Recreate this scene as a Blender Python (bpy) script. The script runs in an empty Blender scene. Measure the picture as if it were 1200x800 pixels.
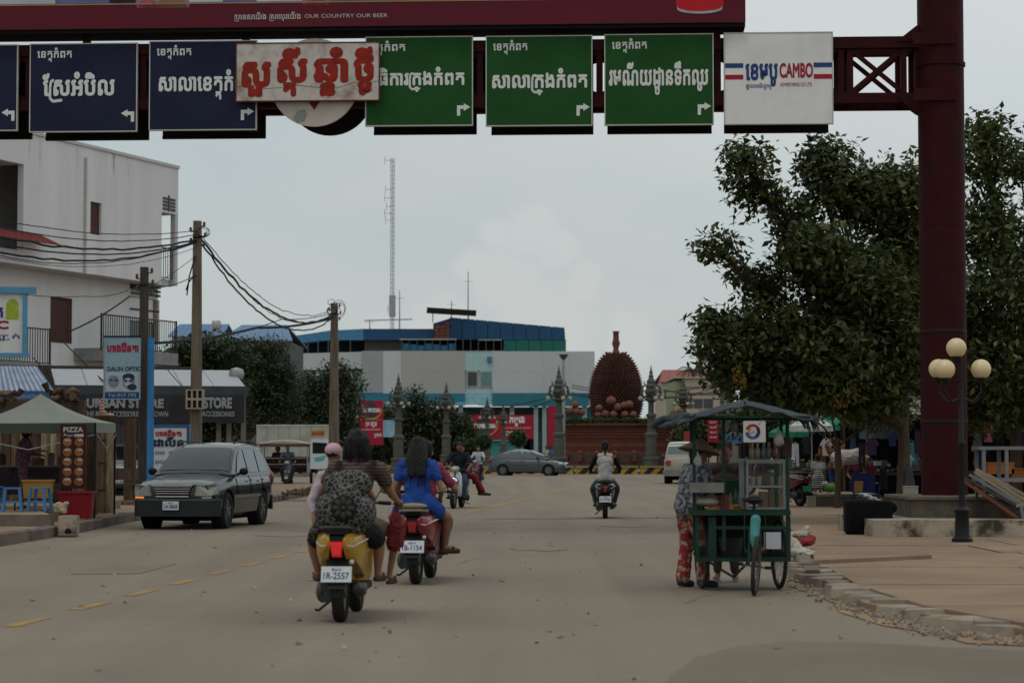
import bpy,bmesh,math,random
import numpy as np
from mathutils import Vector,Matrix,Euler
rnd = random.Random(7)
sc = bpy.context.scene
col = sc.collection
R = math.radians
PI = math.pi

# ---------------------------------------------------------------- camera
FPX = 2600.0                      # focal length in pixels of a 1200 px wide picture
PITCH = math.atan(128 / FPX)
EYE = 1.45
cam = bpy.data.cameras.new('camera')
cam.sensor_width = 36
cam.lens = 36 * FPX / 1200
cam.clip_end = 6000
cam.dof.use_dof = True
cam.dof.focus_distance = 38
cam.dof.aperture_fstop = 3.0
camo = bpy.data.objects.new('camera',cam)
col.objects.link(camo)
camo.location = (0,0,EYE)
camo.rotation_euler = (PI / 2 + PITCH,0,0)
sc.camera = camo

# ---------------------------------------------------------------- sky, sun, exposure
SUN_EL,SUN_AZ = 66,205
w = bpy.data.worlds.new('World')
sc.world = w
w.use_nodes = True
nt = w.node_tree
N,L = nt.nodes,nt.links
bg = N['Background']
bg.inputs[1].default_value = 0.1
sky = N.new('ShaderNodeTexSky')
sky.sky_type = 'NISHITA'
sky.sun_disc = False
sky.sun_elevation = R(SUN_EL)
sky.sun_rotation = R(SUN_AZ)
sky.dust_density = 3
tc = N.new('ShaderNodeTexCoord')
mp = N.new('ShaderNodeMapping'); mp.inputs['Scale'].default_value = (1.0,1.0,2.6)
L.new(tc.outputs['Generated'],mp.inputs[0])
n1 = N.new('ShaderNodeTexNoise'); n1.inputs['Scale'].default_value = 4.5; n1.inputs['Detail'].default_value = 6; n1.inputs['Roughness'].default_value = 0.5
L.new(mp.outputs[0],n1.inputs['Vector'])
rp = N.new('ShaderNodeValToRGB')
rp.color_ramp.elements[0].position = 0.36; rp.color_ramp.elements[0].color = (4.8,5.6,5.75,1)
rp.color_ramp.elements[1].position = 0.66; rp.color_ramp.elements[1].color = (5.75,6.0,5.9,1)
L.new(n1.outputs[0],rp.inputs[0])
# one cumulus bank low in the sky, ahead of the camera
n2 = N.new('ShaderNodeTexNoise'); n2.inputs['Scale'].default_value = 38; n2.inputs['Detail'].default_value = 5
L.new(tc.outputs['Generated'],n2.inputs['Vector'])
wob = N.new('ShaderNodeVectorMath'); wob.operation = 'SCALE'; wob.inputs[3].default_value = 0.016
L.new(n2.outputs['Color'],wob.inputs[0])
wad = N.new('ShaderNodeVectorMath'); wad.operation = 'ADD'
L.new(tc.outputs['Generated'],wad.inputs[0]); L.new(wob.outputs[0],wad.inputs[1])
def skydir(px,py):
 v = Vector(((px - 600) / FPX,1,(528 - py) / FPX)); v.normalize()
 return v + Vector((0.007,0.007,0.007))
last = None
for px,py,r in ((622,268,42),(585,272,26),(655,292,34),(560,310,30),(690,330,34),(600,330,60),(640,380,80),(520,390,60),(450,400,45),(740,395,50)):
 dn = N.new('ShaderNodeVectorMath'); dn.operation = 'DISTANCE'; dn.inputs[1].default_value = skydir(px,py)
 L.new(wad.outputs[0],dn.inputs[0])
 mr = N.new('ShaderNodeMapRange'); mr.interpolation_type = 'SMOOTHSTEP'
 mr.inputs['From Min'].default_value = r / FPX; mr.inputs['From Max'].default_value = r / FPX * 0.45
 L.new(dn.outputs['Value'],mr.inputs[0])
 if last is None: last = mr.outputs[0]
 else:
  mx = N.new('ShaderNodeMath'); mx.operation = 'MAXIMUM'
  L.new(last,mx.inputs[0]); L.new(mr.outputs[0],mx.inputs[1]); last = mx.outputs[0]
mul = N.new('ShaderNodeMath'); mul.operation = 'MULTIPLY'; mul.inputs[1].default_value = 0.6
L.new(last,mul.inputs[0])
mc = N.new('ShaderNodeMix'); mc.data_type = 'RGBA'; mc.inputs['B'].default_value = (6.25,6.4,6.3,1)
L.new(mul.outputs[0],mc.inputs['Factor']); L.new(rp.outputs[0],mc.inputs['A'])
mix = N.new('ShaderNodeMix'); mix.data_type = 'RGBA'; mix.inputs['Factor'].default_value = 0.9
L.new(sky.outputs[0],mix.inputs['A']); L.new(mc.outputs['Result'],mix.inputs['B'])
# an overcast sky brightens towards the zenith and towards the veiled sun side
dt = N.new('ShaderNodeVectorMath'); dt.operation = 'DOT_PRODUCT'; dt.inputs[1].default_value = (.33,0,1); L.new(tc.outputs['Generated'],dt.inputs[0])
gr = N.new('ShaderNodeMapRange'); gr.inputs['From Min'].default_value = .10; gr.inputs['From Max'].default_value = .95; gr.inputs['To Min'].default_value = 1; gr.inputs['To Max'].default_value = 1.3
g2 = N.new('ShaderNodeMapRange'); g2.interpolation_type = 'SMOOTHSTEP'; g2.inputs['From Min'].default_value = .08; g2.inputs['From Max'].default_value = .30; g2.inputs['To Min'].default_value = 1; g2.inputs['To Max'].default_value = 1.13
L.new(dt.outputs['Value'],gr.inputs[0]); L.new(dt.outputs['Value'],g2.inputs[0])
gm = N.new('ShaderNodeMath'); gm.operation = 'MULTIPLY'; L.new(gr.outputs[0],gm.inputs[0]); L.new(g2.outputs[0],gm.inputs[1])
gs = N.new('ShaderNodeVectorMath'); gs.operation = 'SCALE'; L.new(mix.outputs['Result'],gs.inputs[0]); L.new(gm.outputs[0],gs.inputs[3])
L.new(gs.outputs[0],bg.inputs[0])
sl = bpy.data.lights.new('sun','SUN'); sl.energy = 0.55; sl.angle = R(24); sl.color = (1,0.96,0.9)
so = bpy.data.objects.new('sun',sl); col.objects.link(so)
so.rotation_euler = Euler((R(90 - SUN_EL),0,R(180 - SUN_AZ)),'XYZ')
vs = sc.view_settings
vs.view_transform = 'Standard'; vs.look = 'None'; vs.exposure = 0; vs.gamma = 1

# ---------------------------------------------------------------- placing
def at(px,py,d):
 """point at picture position (1200x800 px) and distance d along the view"""
 v = (py - 400) / FPX; u = (px - 600) / FPX
 t = d / (math.cos(PITCH) + v * math.sin(PITCH))
 return Vector((u * t,d,EYE + t * (math.sin(PITCH) - v * math.cos(PITCH))))
def gx(px,d): return (px - 600) / FPX * d
def gd(py,z=0): return (EYE - z) * FPX / (py - 528)
def gz(py,d): return at(600,py,d).z

# ---------------------------------------------------------------- materials
MATS = {}
def M(name,c,rough=.75,var=.18,scale=3.0,bump=0.0,bscale=None,metal=0.0,spec=None,emit=None,dirt=None,dscale=.7,damt=.5,alpha=None,coat=0,stretch=None,trans=0):
 if name in MATS: return MATS[name]
 m = bpy.data.materials.new(name); m.use_nodes = True
 n,l = m.node_tree.nodes,m.node_tree.links
 b = n['Principled BSDF']
 b.inputs['Roughness'].default_value = rough
 b.inputs['Metallic'].default_value = metal
 b.inputs['Specular IOR Level'].default_value = spec if spec is not None else (.5 if metal or rough < .4 else .18)
 if coat: b.inputs['Coat Weight'].default_value = coat; b.inputs['Coat Roughness'].default_value = .08
 if trans: b.inputs['Transmission Weight'].default_value = trans
 if alpha is not None: b.inputs['Alpha'].default_value = alpha
 t = n.new('ShaderNodeTexCoord')
 src = t.outputs['Object']
 if stretch:
  q = n.new('ShaderNodeMapping'); q.inputs['Scale'].default_value = stretch
  l.new(src,q.inputs[0]); src = q.outputs[0]
 z = n.new('ShaderNodeTexNoise'); z.inputs['Scale'].default_value = scale; z.inputs['Detail'].default_value = 6; z.inputs['Roughness'].default_value = .6
 l.new(src,z.inputs['Vector'])
 mr = n.new('ShaderNodeMapRange'); mr.inputs['From Min'].default_value = .3; mr.inputs['From Max'].default_value = .7
 mr.inputs['To Min'].default_value = 1 - var; mr.inputs['To Max'].default_value = 1 + var
 l.new(z.outputs[0],mr.inputs[0])
 vm = n.new('ShaderNodeVectorMath'); vm.operation = 'SCALE'; vm.inputs[0].default_value = c[:3]
 l.new(mr.outputs[0],vm.inputs[3])
 out = vm.outputs[0]
 if dirt:
  z2 = n.new('ShaderNodeTexNoise'); z2.inputs['Scale'].default_value = dscale; z2.inputs['Detail'].default_value = 8; z2.inputs['Roughness'].default_value = .65
  l.new(src,z2.inputs['Vector'])
  m2 = n.new('ShaderNodeMapRange'); m2.inputs['From Min'].default_value = .45; m2.inputs['From Max'].default_value = .7; m2.inputs['To Max'].default_value = damt
  l.new(z2.outputs[0],m2.inputs[0])
  mm = n.new('ShaderNodeMix'); mm.data_type = 'RGBA'; mm.inputs['B'].default_value = (*dirt,1)
  l.new(m2.outputs[0],mm.inputs['Factor']); l.new(out,mm.inputs['A']); out = mm.outputs['Result']
 l.new(out,b.inputs['Base Color'])
 if bump:
  zb = n.new('ShaderNodeTexNoise'); zb.inputs['Scale'].default_value = bscale or scale * 6; zb.inputs['Detail'].default_value = 4
  l.new(src,zb.inputs['Vector'])
  bb = n.new('ShaderNodeBump'); bb.inputs['Strength'].default_value = bump; bb.inputs['Distance'].default_value = .02
  l.new(zb.outputs[0],bb.inputs['Height']); l.new(bb.outputs[0],b.inputs['Normal'])
 if emit:
  b.inputs['Emission Color'].default_value = (*emit[:3],1); b.inputs['Emission Strength'].default_value = emit[3]
 MATS[name] = m
 return m
def srgb(r,g,b):
 return tuple(((x / 255) / 12.92 if x <= 10 else ((x / 255 + .055) / 1.055) ** 2.4) for x in (r,g,b))
def glass(name,c,rough=.04,alpha=.45):
 m = M(name,c,rough,0.02,spec=.6,alpha=alpha); return m
def two(name,c1,c2,kind,scale,rough=.85,axis=2,thr=.5,c3=None,dist=0):
 """cloth prints: stripes, floral blotches, checks"""
 if name in MATS: return MATS[name]
 m = bpy.data.materials.new(name); m.use_nodes = True
 n,l = m.node_tree.nodes,m.node_tree.links
 b = n['Principled BSDF']; b.inputs['Roughness'].default_value = rough
 t = n.new('ShaderNodeTexCoord')
 if kind == 'stripe':
  x = n.new('ShaderNodeTexWave'); x.wave_type = 'BANDS'; x.bands_direction = 'XYZ'[axis]
  x.inputs['Scale'].default_value = scale; x.inputs['Distortion'].default_value = dist; o = x.outputs['Fac']
 elif kind == 'floral':
  x = n.new('ShaderNodeTexVoronoi'); x.inputs['Scale'].default_value = scale; o = x.outputs['Distance']
 else:
  x = n.new('ShaderNodeTexNoise'); x.inputs['Scale'].default_value = scale; x.inputs['Detail'].default_value = 3; o = x.outputs[0]
 l.new(t.outputs['Object'],x.inputs['Vector'])
 r_ = n.new('ShaderNodeValToRGB'); e = r_.color_ramp.elements
 e[0].position = thr - .04; e[0].color = (*c1,1); e[1].position = thr + .04; e[1].color = (*c2,1)
 if c3:
  k = e.new(min(.98,thr + .22)); k.color = (*c2,1); k2 = e.new(min(.99,thr + .27)); k2.color = (*c3,1)
 l.new(o,r_.inputs[0]); l.new(r_.outputs[0],b.inputs['Base Color'])
 MATS[name] = m
 return m

# ---------------------------------------------------------------- mesh builder
def perp(d):
 a = Vector((0,0,1)) if abs(d.z) < .9 else Vector((1,0,0))
 u = d.cross(a).normalized(); return u,d.cross(u).normalized()
class MB:
 def __init__(s): s.v = []; s.f = []; s.m = []
 def add(s,vs,fs,m=0):
  o = len(s.v); s.v.extend([tuple(p) for p in vs]); s.f.extend([tuple(i + o for i in f) for f in fs]); s.m.extend([m] * len(fs)); return s
 def hexa(s,p,m=0):
  return s.add(p,[(0,3,2,1),(4,5,6,7),(0,1,5,4),(1,2,6,5),(2,3,7,6),(3,0,4,7)],m)
 def box(s,x0,x1,y0,y1,z0,z1,m=0):
  return s.hexa([(x0,y0,z0),(x1,y0,z0),(x1,y1,z0),(x0,y1,z0),(x0,y0,z1),(x1,y0,z1),(x1,y1,z1),(x0,y1,z1)],m)
 def obox(s,c,sz,rot=(0,0,0),m=0):
  Q = Euler(rot).to_matrix(); c = Vector(c); a,b,d = sz[0] / 2,sz[1] / 2,sz[2] / 2
  return s.hexa([c + Q @ Vector(p) for p in ((-a,-b,-d),(a,-b,-d),(a,b,-d),(-a,b,-d),(-a,-b,d),(a,-b,d),(a,b,d),(-a,b,d))],m)
 def bar(s,p,q,w_,h=None,m=0):
  """square bar from p to q"""
  p,q = Vector(p),Vector(q); d = (q - p)
  if d.length < 1e-6: return s
  d.normalize(); u,v = perp(d); h = h or w_
  u = u * w_ / 2; v = v * h / 2
  return s.hexa([p - u - v,p + u - v,p + u + v,p - u + v,q - u - v,q + u - v,q + u + v,q - u + v],m)
 def loft(s,rings,m=0,caps=True,closed=True):
  n = len(rings[0]); vs = [p for r in rings for p in r]; fs = []
  for i in range(len(rings) - 1):
   for j in range(n if closed else n - 1):
    k = (j + 1) % n
    fs.append((i * n + j,i * n + k,(i + 1) * n + k,(i + 1) * n + j))
  if caps:
   fs.append(tuple(range(n - 1,-1,-1))); fs.append(tuple((len(rings) - 1) * n + j for j in range(n)))
  return s.add(vs,fs,m)
 def tube(s,pts,r,n=8,m=0,caps=True,flat=1.0):
  pts = [Vector(p) for p in pts]
  if not hasattr(r,'__len__'): r = [r] * len(pts)
  rings = []; u = None
  for i,p in enumerate(pts):
   d = (pts[min(i + 1,len(pts) - 1)] - pts[max(i - 1,0)])
   d = d.normalized() if d.length > 1e-9 else Vector((0,0,1))
   if u is None: u,v = perp(d)
   else:
    u = (u - d * u.dot(d)); u = u.normalized() if u.length > 1e-6 else perp(d)[0]; v = d.cross(u)
   rings.append([p + (u * math.cos(2 * PI * k / n) + v * math.sin(2 * PI * k / n) * flat) * r[i] for k in range(n)])
  return s.loft(rings,m,caps)
 def lathe(s,prof,c=(0,0,0),n=16,m=0,axis=2,squash=1.0,ring=False):
  if ring: prof = list(prof) + [prof[0]]
  c = Vector(c); rings = []; closed_ = ring
  for r,z in prof:
   ring = []
   for k in range(n):
    a = 2 * PI * k / n; p = [r * math.cos(a),r * math.sin(a) * squash]
    q = (p[0],p[1],z) if axis == 2 else ((z,p[0],p[1]) if axis == 0 else (p[1],z,p[0]))
    ring.append(c + Vector(q))
   rings.append(ring)
  return s.loft(rings,m,caps=not closed_)
 def ell(s,c,r,n=12,k=8,m=0,rot=None):
  c = Vector(c); r = (r,r,r) if not hasattr(r,'__len__') else r
  Q = Euler(rot).to_matrix() if rot else None
  vs = []; fs = []
  def P(x,y,z):
   p = Vector((x * r[0],y * r[1],z * r[2])); return c + (Q @ p if Q else p)
  vs.append(P(0,0,-1))
  for i in range(1,k):
   a = PI * i / k
   for j in range(n): vs.append(P(math.sin(a) * math.cos(2 * PI * j / n),math.sin(a) * math.sin(2 * PI * j / n),-math.cos(a)))
  vs.append(P(0,0,1)); e = len(vs) - 1
  for j in range(n):
   j2 = (j + 1) % n; fs.append((0,1 + j2,1 + j)); fs.append((e,e - n + j,e - n + j2))
   for i in range(k - 2): fs.append((1 + i * n + j,1 + i * n + j2,1 + (i + 1) * n + j2,1 + (i + 1) * n + j))
  return s.add(vs,fs,m)
 def prism(s,pts,a,b,axis=1,m=0):
  def P(p,t): return (p[0],t,p[1]) if axis == 1 else ((t,p[0],p[1]) if axis == 0 else (p[0],p[1],t))
  n = len(pts)
  vs = [P(p,a) for p in pts] + [P(p,b) for p in pts]
  fs = [tuple(range(n)),tuple(range(2 * n - 1,n - 1,-1))] + [(i,i + n,(i + 1) % n + n,(i + 1) % n) for i in range(n)]
  return s.add(vs,fs,m)
 def caps(s,a,b,ra,rb=None,n=10,m=0):
  """closed tapered capsule"""
  rb = ra if rb is None else rb; a,b = Vector(a),Vector(b); d = b - a
  if d.length < 1e-5: return s.ell(a,ra,n,8,m)
  d.normalize()
  P_,r_ = [],[]
  for t in (-1,-.85,-.5,0): P_.append(a + d * ra * t); r_.append(max(ra * math.sqrt(max(0,1 - t * t)),ra * .02))
  for t in (0,.5,.85,1): P_.append(b + d * rb * t); r_.append(max(rb * math.sqrt(max(0,1 - t * t)),rb * .02))
  return s.tube(P_,r_,n,m)
 def mesh(s,name,mats,smooth=None):
  me = bpy.data.meshes.new(name); me.from_pydata(s.v,[],s.f)
  mats = mats if isinstance(mats,(list,tuple)) else [mats]
  for q in mats: me.materials.append(q)
  if len(mats) > 1: me.polygons.foreach_set('material_index',s.m)
  bm = bmesh.new(); bm.from_mesh(me); bmesh.ops.recalc_face_normals(bm,faces=bm.faces); bm.to_mesh(me); bm.free()
  if smooth:
   me.polygons.foreach_set('use_smooth',[True] * len(me.polygons)); me.set_sharp_from_angle(angle=R(smooth))
  return me
 def build(s,name,mats,parent=None,smooth=None,loc=None,rot=None):
  return put(name,s.mesh(name,mats,smooth),parent,loc,rot)
def put(name,me,parent=None,loc=None,rot=None,scale=None):
 o = bpy.data.objects.new(name,me); col.objects.link(o)
 if parent is not None: o.parent = parent
 if loc is not None: o.location = loc
 if rot is not None: o.rotation_euler = rot
 if scale is not None: o.scale = scale
 return o
def tag(o,label,cat,group=None,kind=None):
 if label: o['label'] = label
 if cat: o['category'] = cat
 if group: o['group'] = group
 if kind: o['kind'] = kind
 return o
def thing(name,label,cat,loc=(0,0,0),rz=0,group=None):
 o = bpy.data.objects.new(name,None); col.objects.link(o); o.empty_display_size = .1
 o.location = loc; o.rotation_euler = (0,0,rz)
 return tag(o,label,cat,group)
def struct(o): o['kind'] = 'structure'; return o
def stuff(o): o['kind'] = 'stuff'; return o
def kids(o): return [c for c in bpy.data.objects if c.parent == o]
def dup(root,loc,rz,label,group=None,scale=None):
 def cp(o,par):
  c = o.copy(); col.objects.link(c); c.parent = par
  for ch in list(o.children): cp(ch,c)
  return c
 r = cp(root,None); r.location = loc; r.rotation_euler = (0,0,rz); r['label'] = label
 if group: r['group'] = group
 if scale: r.scale = (scale,) * 3
 return r
def evaluated(o,name):
 dg = bpy.context.evaluated_depsgraph_get(); me = bpy.data.meshes.new_from_object(o.evaluated_get(dg)); me.name = name
 old = o.data; bpy.data.objects.remove(o); bpy.data.meshes.remove(old)
 return me
def remesh(mb,name,mat,parent,voxel=.012,smooth=4,fac=.5,fold=0,freq=9):
 """grow overlapping volumes into one continuous surface"""
 me = mb.mesh(name,mat); o = bpy.data.objects.new('t',me); col.objects.link(o)
 r = o.modifiers.new('r','REMESH'); r.mode = 'VOXEL'; r.voxel_size = voxel; r.adaptivity = 0
 if smooth:
  k = o.modifiers.new('s','SMOOTH'); k.factor = fac; k.iterations = smooth
 me = evaluated(o,name)
 me.materials.clear(); me.materials.append(mat)
 if fold: # creases: push the surface along its normals with a ridged noise
  n = len(me.vertices); co = np.empty(n * 3,np.float32); no = np.empty(n * 3,np.float32); me.vertices.foreach_get('co',co); me.vertices.foreach_get('normal',no); co = co.reshape(-1,3); no = no.reshape(-1,3)
  s_ = len(mb.v) * .37; x,y,z = co.T * freq; h = 0
  for a,b,c,k,f in ((1,.6,.5,1,1),(-.7,1,.9,.7,1.9),(.5,-.8,1.3,.5,3.1),(-.4,.3,2.2,.35,4.3)): h = h + k * (1 - 2 * np.abs(np.sin((a * x + b * y + c * z) * f + 1.5 * np.sin(y * .9 * f + s_) + 1.2 * np.cos(z * .7 * f))))
  me.vertices.foreach_set('co',(co + no * (h * fold)[:,None]).astype(np.float32).ravel()); me.update()
 me.polygons.foreach_set('use_smooth',[True] * len(me.polygons))
 return put(name,me,parent)

# ---------------------------------------------------------------- lettering
_ch = {}
def _flat(body,bold):
 k = (body,bold)
 if k in _ch: return _ch[k]
 c = bpy.data.curves.new('t','FONT'); c.body = body; c.size = 1; c.offset = bold; c.resolution_u = 3; c.fill_mode = 'BOTH'
 o = bpy.data.objects.new('t',c); col.objects.link(o)
 me = bpy.data.meshes.new_from_object(o.evaluated_get(bpy.context.evaluated_depsgraph_get()))
 r = ([(v.co.x,v.co.y) for v in me.vertices],[tuple(p.vertices) for p in me.polygons])
 bpy.data.objects.remove(o); bpy.data.curves.remove(c); bpy.data.meshes.remove(me)
 _ch[k] = r
 return r
def _maxx(body,bold=0):
 v = _flat(body,bold)[0]; return max((p[0] for p in v),default=0)
_adv = {}
def adv(ch):
 if ch not in _adv: _adv[ch] = .35 if ch == ' ' else _maxx(ch + 'ខ') - _maxx('ខ')
 return _adv[ch]
def is_kh(ch): return 0x1780 <= ord(ch) <= 0x17ff
def layout(s,bold=.02):
 """2D outlines; Khmer subscripts, pre-vowels and marks are stacked by hand"""
 V,F = [],[]
 def place(body,x,y=0,sx=1,sy=1,b=None):
  v,f = _flat(body,bold if b is None else b)
  o = len(V); V.extend([(x + p[0] * sx,y + p[1] * sy) for p in v]); F.extend([tuple(i + o for i in q) for q in f])
 if not any(is_kh(c) for c in s):
  place(s,0); return V,F
 i = 0; x = 0
 while i < len(s):
  c = s[i]; i += 1
  subs,marks = [],[]
  while i < len(s) and (s[i] == '\u17d2' or 0x17b6 <= ord(s[i]) <= 0x17d1):
   if s[i] == '\u17d2': subs.append(s[i + 1]); i += 2
   else: marks.append(s[i]); i += 1
  for mk in list(marks):
   if mk in 'េែៃ': place(mk,x); x += adv(mk); marks.remove(mk)
   elif mk in 'ើ': place('េ',x); x += adv('េ'); marks[marks.index(mk)] = 'ី'
   elif mk in 'ៀ': place('េ',x); x += adv('េ'); marks[marks.index(mk)] = 'ុ'
  if 'រ' in subs:
   th = .05
   pl = [(.62,-.2),(.2,-.24),(.06,-.12),(.06,.3),(.1,.55),(.2,.6)]
   for a,b in zip(pl,pl[1:]):
    d = Vector((b[0] - a[0],b[1] - a[1])); nn = Vector((-d.y,d.x)).normalized() * th / 2; dd = d.normalized() * th / 3
    o = len(V); V.extend([(x + a[0] - dd.x + nn.x,a[1] - dd.y + nn.y),(x + a[0] - dd.x - nn.x,a[1] - dd.y - nn.y),(x + b[0] + dd.x - nn.x,b[1] + dd.y - nn.y),(x + b[0] + dd.x + nn.x,b[1] + dd.y + nn.y)]); F.append((o,o + 1,o + 2,o + 3))
   x += .16
  place(c,x)
  wd = adv(c)
  for q in subs:
   if q != 'រ': place(q,x + wd * .22,-.38,.62,.52,bold * 1.1)
  x += wd
  for mk in marks:
   if mk == 'ា': place(mk,x - .04); x += adv(mk) - .04
   else:
    v = _flat(mk,bold)[0]
    if not v: continue
    x0 = min(p[0] for p in v); x1 = max(p[0] for p in v); y0 = min(p[1] for p in v)
    hi = y0 > .3
    dy = -.1 if (not hi and subs) else 0
    place(mk,x - wd / 2 - (x0 + x1) / 2 - .02,dy)
 return V,F
def write(s,x0,x1,z0,z1,y,mat,parent,name='lettering',bold=.02,face=-1):
 """lettering fitted into the rectangle x0..x1, z0..z1 of the plane y; weight comes from copies shifted by a stroke's width"""
 V,F = layout(s,0)
 a0 = min(p[0] for p in V) - bold; a1 = max(p[0] for p in V) + bold; b0 = min(p[1] for p in V) - bold; b1 = max(p[1] for p in V) + bold
 sx = (x1 - x0) / (a1 - a0); sz = (z1 - z0) / (b1 - b0)
 k = 8 if bold > .03 else (4 if bold > .008 else 1)
 vs,fs = [],[]
 for i in range(k + (k > 4)):
  dx = bold * math.cos(2 * PI * i / k + .78) if k > 1 else 0; dy = bold * math.sin(2 * PI * i / k + .78) if k > 1 else 0
  if i == k: dx = dy = 0
  o = len(vs); yy = y - face * -.0003 * i
  for p in V:
   t = (p[0] + dx - a0) * sx
   vs.append(((x0 + t) if face < 0 else (x1 - t),yy,z0 + (p[1] + dy - b0) * sz))
  fs += [tuple(j + o for j in q) for q in F]
 me = bpy.data.meshes.new(name); me.from_pydata(vs,[],fs); me.materials.append(mat)
 return put(name,me,parent)
# ---------------------------------------------------------------- shared materials
asphalt = M('asphalt',(.206,.166,.126),.88,.09,.22,bump=.35,bscale=70,dirt=(.225,.184,.142),dscale=.16,damt=.6)
def along(m,sc,lo,hi,detail=4):
 # long soft wear bands: multiply the colour by a noise stretched along the road
 n,l = m.node_tree.nodes,m.node_tree.links; b = n['Principled BSDF']; src = b.inputs['Base Color'].links[0].from_socket
 t = n.new('ShaderNodeTexCoord'); q = n.new('ShaderNodeMapping'); q.inputs['Scale'].default_value = sc; q.inputs['Rotation'].default_value = (0,0,R(-5)); z = n.new('ShaderNodeTexNoise'); z.inputs['Scale'].default_value = 1; z.inputs['Detail'].default_value = detail
 l.new(t.outputs['Object'],q.inputs[0]); l.new(q.outputs[0],z.inputs['Vector']); r = n.new('ShaderNodeMapRange'); r.inputs['From Min'].default_value = .35; r.inputs['From Max'].default_value = .65; r.inputs['To Min'].default_value = lo; r.inputs['To Max'].default_value = hi
 l.new(z.outputs[0],r.inputs[0]); v = n.new('ShaderNodeVectorMath'); v.operation = 'SCALE'; l.new(src,v.inputs[0]); l.new(r.outputs[0],v.inputs[3]); l.new(v.outputs[0],b.inputs['Base Color'])
along(asphalt,(1.1,.035,1),.90,1.07); along(asphalt,(9,9,9),.95,1.05,8)
patch_m = M('asphalt_patch',(.168,.130,.096),.9,.14,.5,bump=.25,bscale=60)
dust = M('dust',(.26,.17,.10),.95,.3,1.5,bump=.5,bscale=14)
earth = M('earth',(.16,.13,.09),.95,.25,.4,bump=.4)
slab_m = M('slab_concrete',(.258,.172,.110),.9,.16,.9,bump=.4,bscale=12,dirt=(.16,.12,.09),dscale=.6,damt=.5)
slab_m2 = M('slab_concrete_grey',(.235,.160,.106),.9,.18,1.1,bump=.4,bscale=12,dirt=(.16,.12,.09),dscale=.5,damt=.5)
kerb_m = M('kerb_concrete',(.17,.13,.105),.9,.2,2,bump=.5,bscale=14,dirt=(.06,.05,.045),dscale=1.6,damt=.8)
plaster = M('white_plaster',(.66,.635,.63),.85,.07,.5,bump=.15,bscale=8,stretch=(1.6,1.6,.22),dirt=(.50,.475,.46),dscale=.9,damt=.3)
plaster2 = M('stained_concrete',(.34,.28,.21),.9,.2,2,bump=.4,dirt=(.05,.04,.03),dscale=2.2,damt=1.3)
steel = M('painted_steel',(.033,.0045,.006),.6,.2,3,spec=.08,dirt=(.02,.008,.008),dscale=1.3,damt=.6)
darksteel = M('dark_steel',(.012,.007,.007),.6,.2,4)
black = M('black_plastic',(.012,.012,.012),.5,.2,6)
rubber = M('rubber',(.018,.017,.016),.85,.25,8)
chrome = M('chrome',(.55,.55,.55),.2,.05,metal=1)
alu = M('aluminium',(.32,.32,.31),.42,.12,5,metal=.7)
greyrim = M('grey_rim',(.22,.22,.23),.4,.1,metal=.6)
wood = M('weathered_wood',(.10,.065,.04),.85,.35,6,bump=.4,stretch=(4,4,.4))
polewood = M('pole_concrete',(.155,.12,.09),.9,.22,5,bump=.4,stretch=(3,3,.3),dirt=(.05,.04,.03),dscale=2,damt=.7)
cablem = M('cable_rubber',(.012,.012,.014),.7,.1)
navy = M('sign_blue',(.010,.013,.040),.7,.25,1.2,dirt=(.022,.022,.035),dscale=1.4,damt=.5)
green = M('sign_green',(.009,.066,.012),.7,.22,1.2,dirt=(.02,.06,.02),dscale=1.4,damt=.5)
signwhite = M('reflective_white',(.62,.62,.60),.5,.06,3)
signgrey = M('sign_border',(.42,.42,.38),.5,.1,3)
white_panel = M('white_panel',(.68,.665,.65),.6,.05,1.2,dirt=(.38,.35,.30),dscale=.9,damt=.4)
aged_panel = M('aged_white_panel',(.50,.46,.42),.7,.08,2,dirt=(.18,.09,.05),dscale=2.3,damt=.75)
rust = M('rusty_rim',(.12,.03,.02),.8,.4,8)
redprint = M('red_print',(.24,.016,.008),.6,.25,6)
darkred = M('dark_red_print',(.12,.008,.018),.6,.1,1)
cream = M('cream_panel',(.46,.41,.36),.7,.1,2,dirt=(.25,.2,.17),damt=.4)
redband = M('billboard_red',(.095,.006,.015),.5,.12,.6)
bluep = M('blue_print',(.02,.05,.17),.6,.1)
redp = M('crimson_print',(.30,.012,.03),.6,.1)
bluepaint = M('blue_paint',(.035,.19,.42),.6,.18,3,dirt=(.05,.1,.16),damt=.5)
dglass = M('dark_glass',(.012,.014,.016),.06,.1,spec=.7)
leafm = None

# ---------------------------------------------------------------- ground and road
g = MB(); g.box(-2500,2500,-400,3500,-.5,-.03); struct(g.build('ground',earth))
g = MB(); g.box(-90,110,-40,215,-.028,0); road = struct(g.build('road',asphalt))
def sheet(pts,z): m = MB(); m.add([(x,y,z) for x,y in pts],[tuple(range(len(pts)))]); return m
pp = []
for px,py in ((770,812),(785,790),(815,768),(860,756),(930,750),(1020,752),(1120,757),(1260,765)):
 d = gd(py); pp.append((gx(px,d),d))
pp += [(7,12.0),(1.0,12.0)]
struct(sheet(pp,.004).build('asphalt_patch',patch_m,road))
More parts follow.
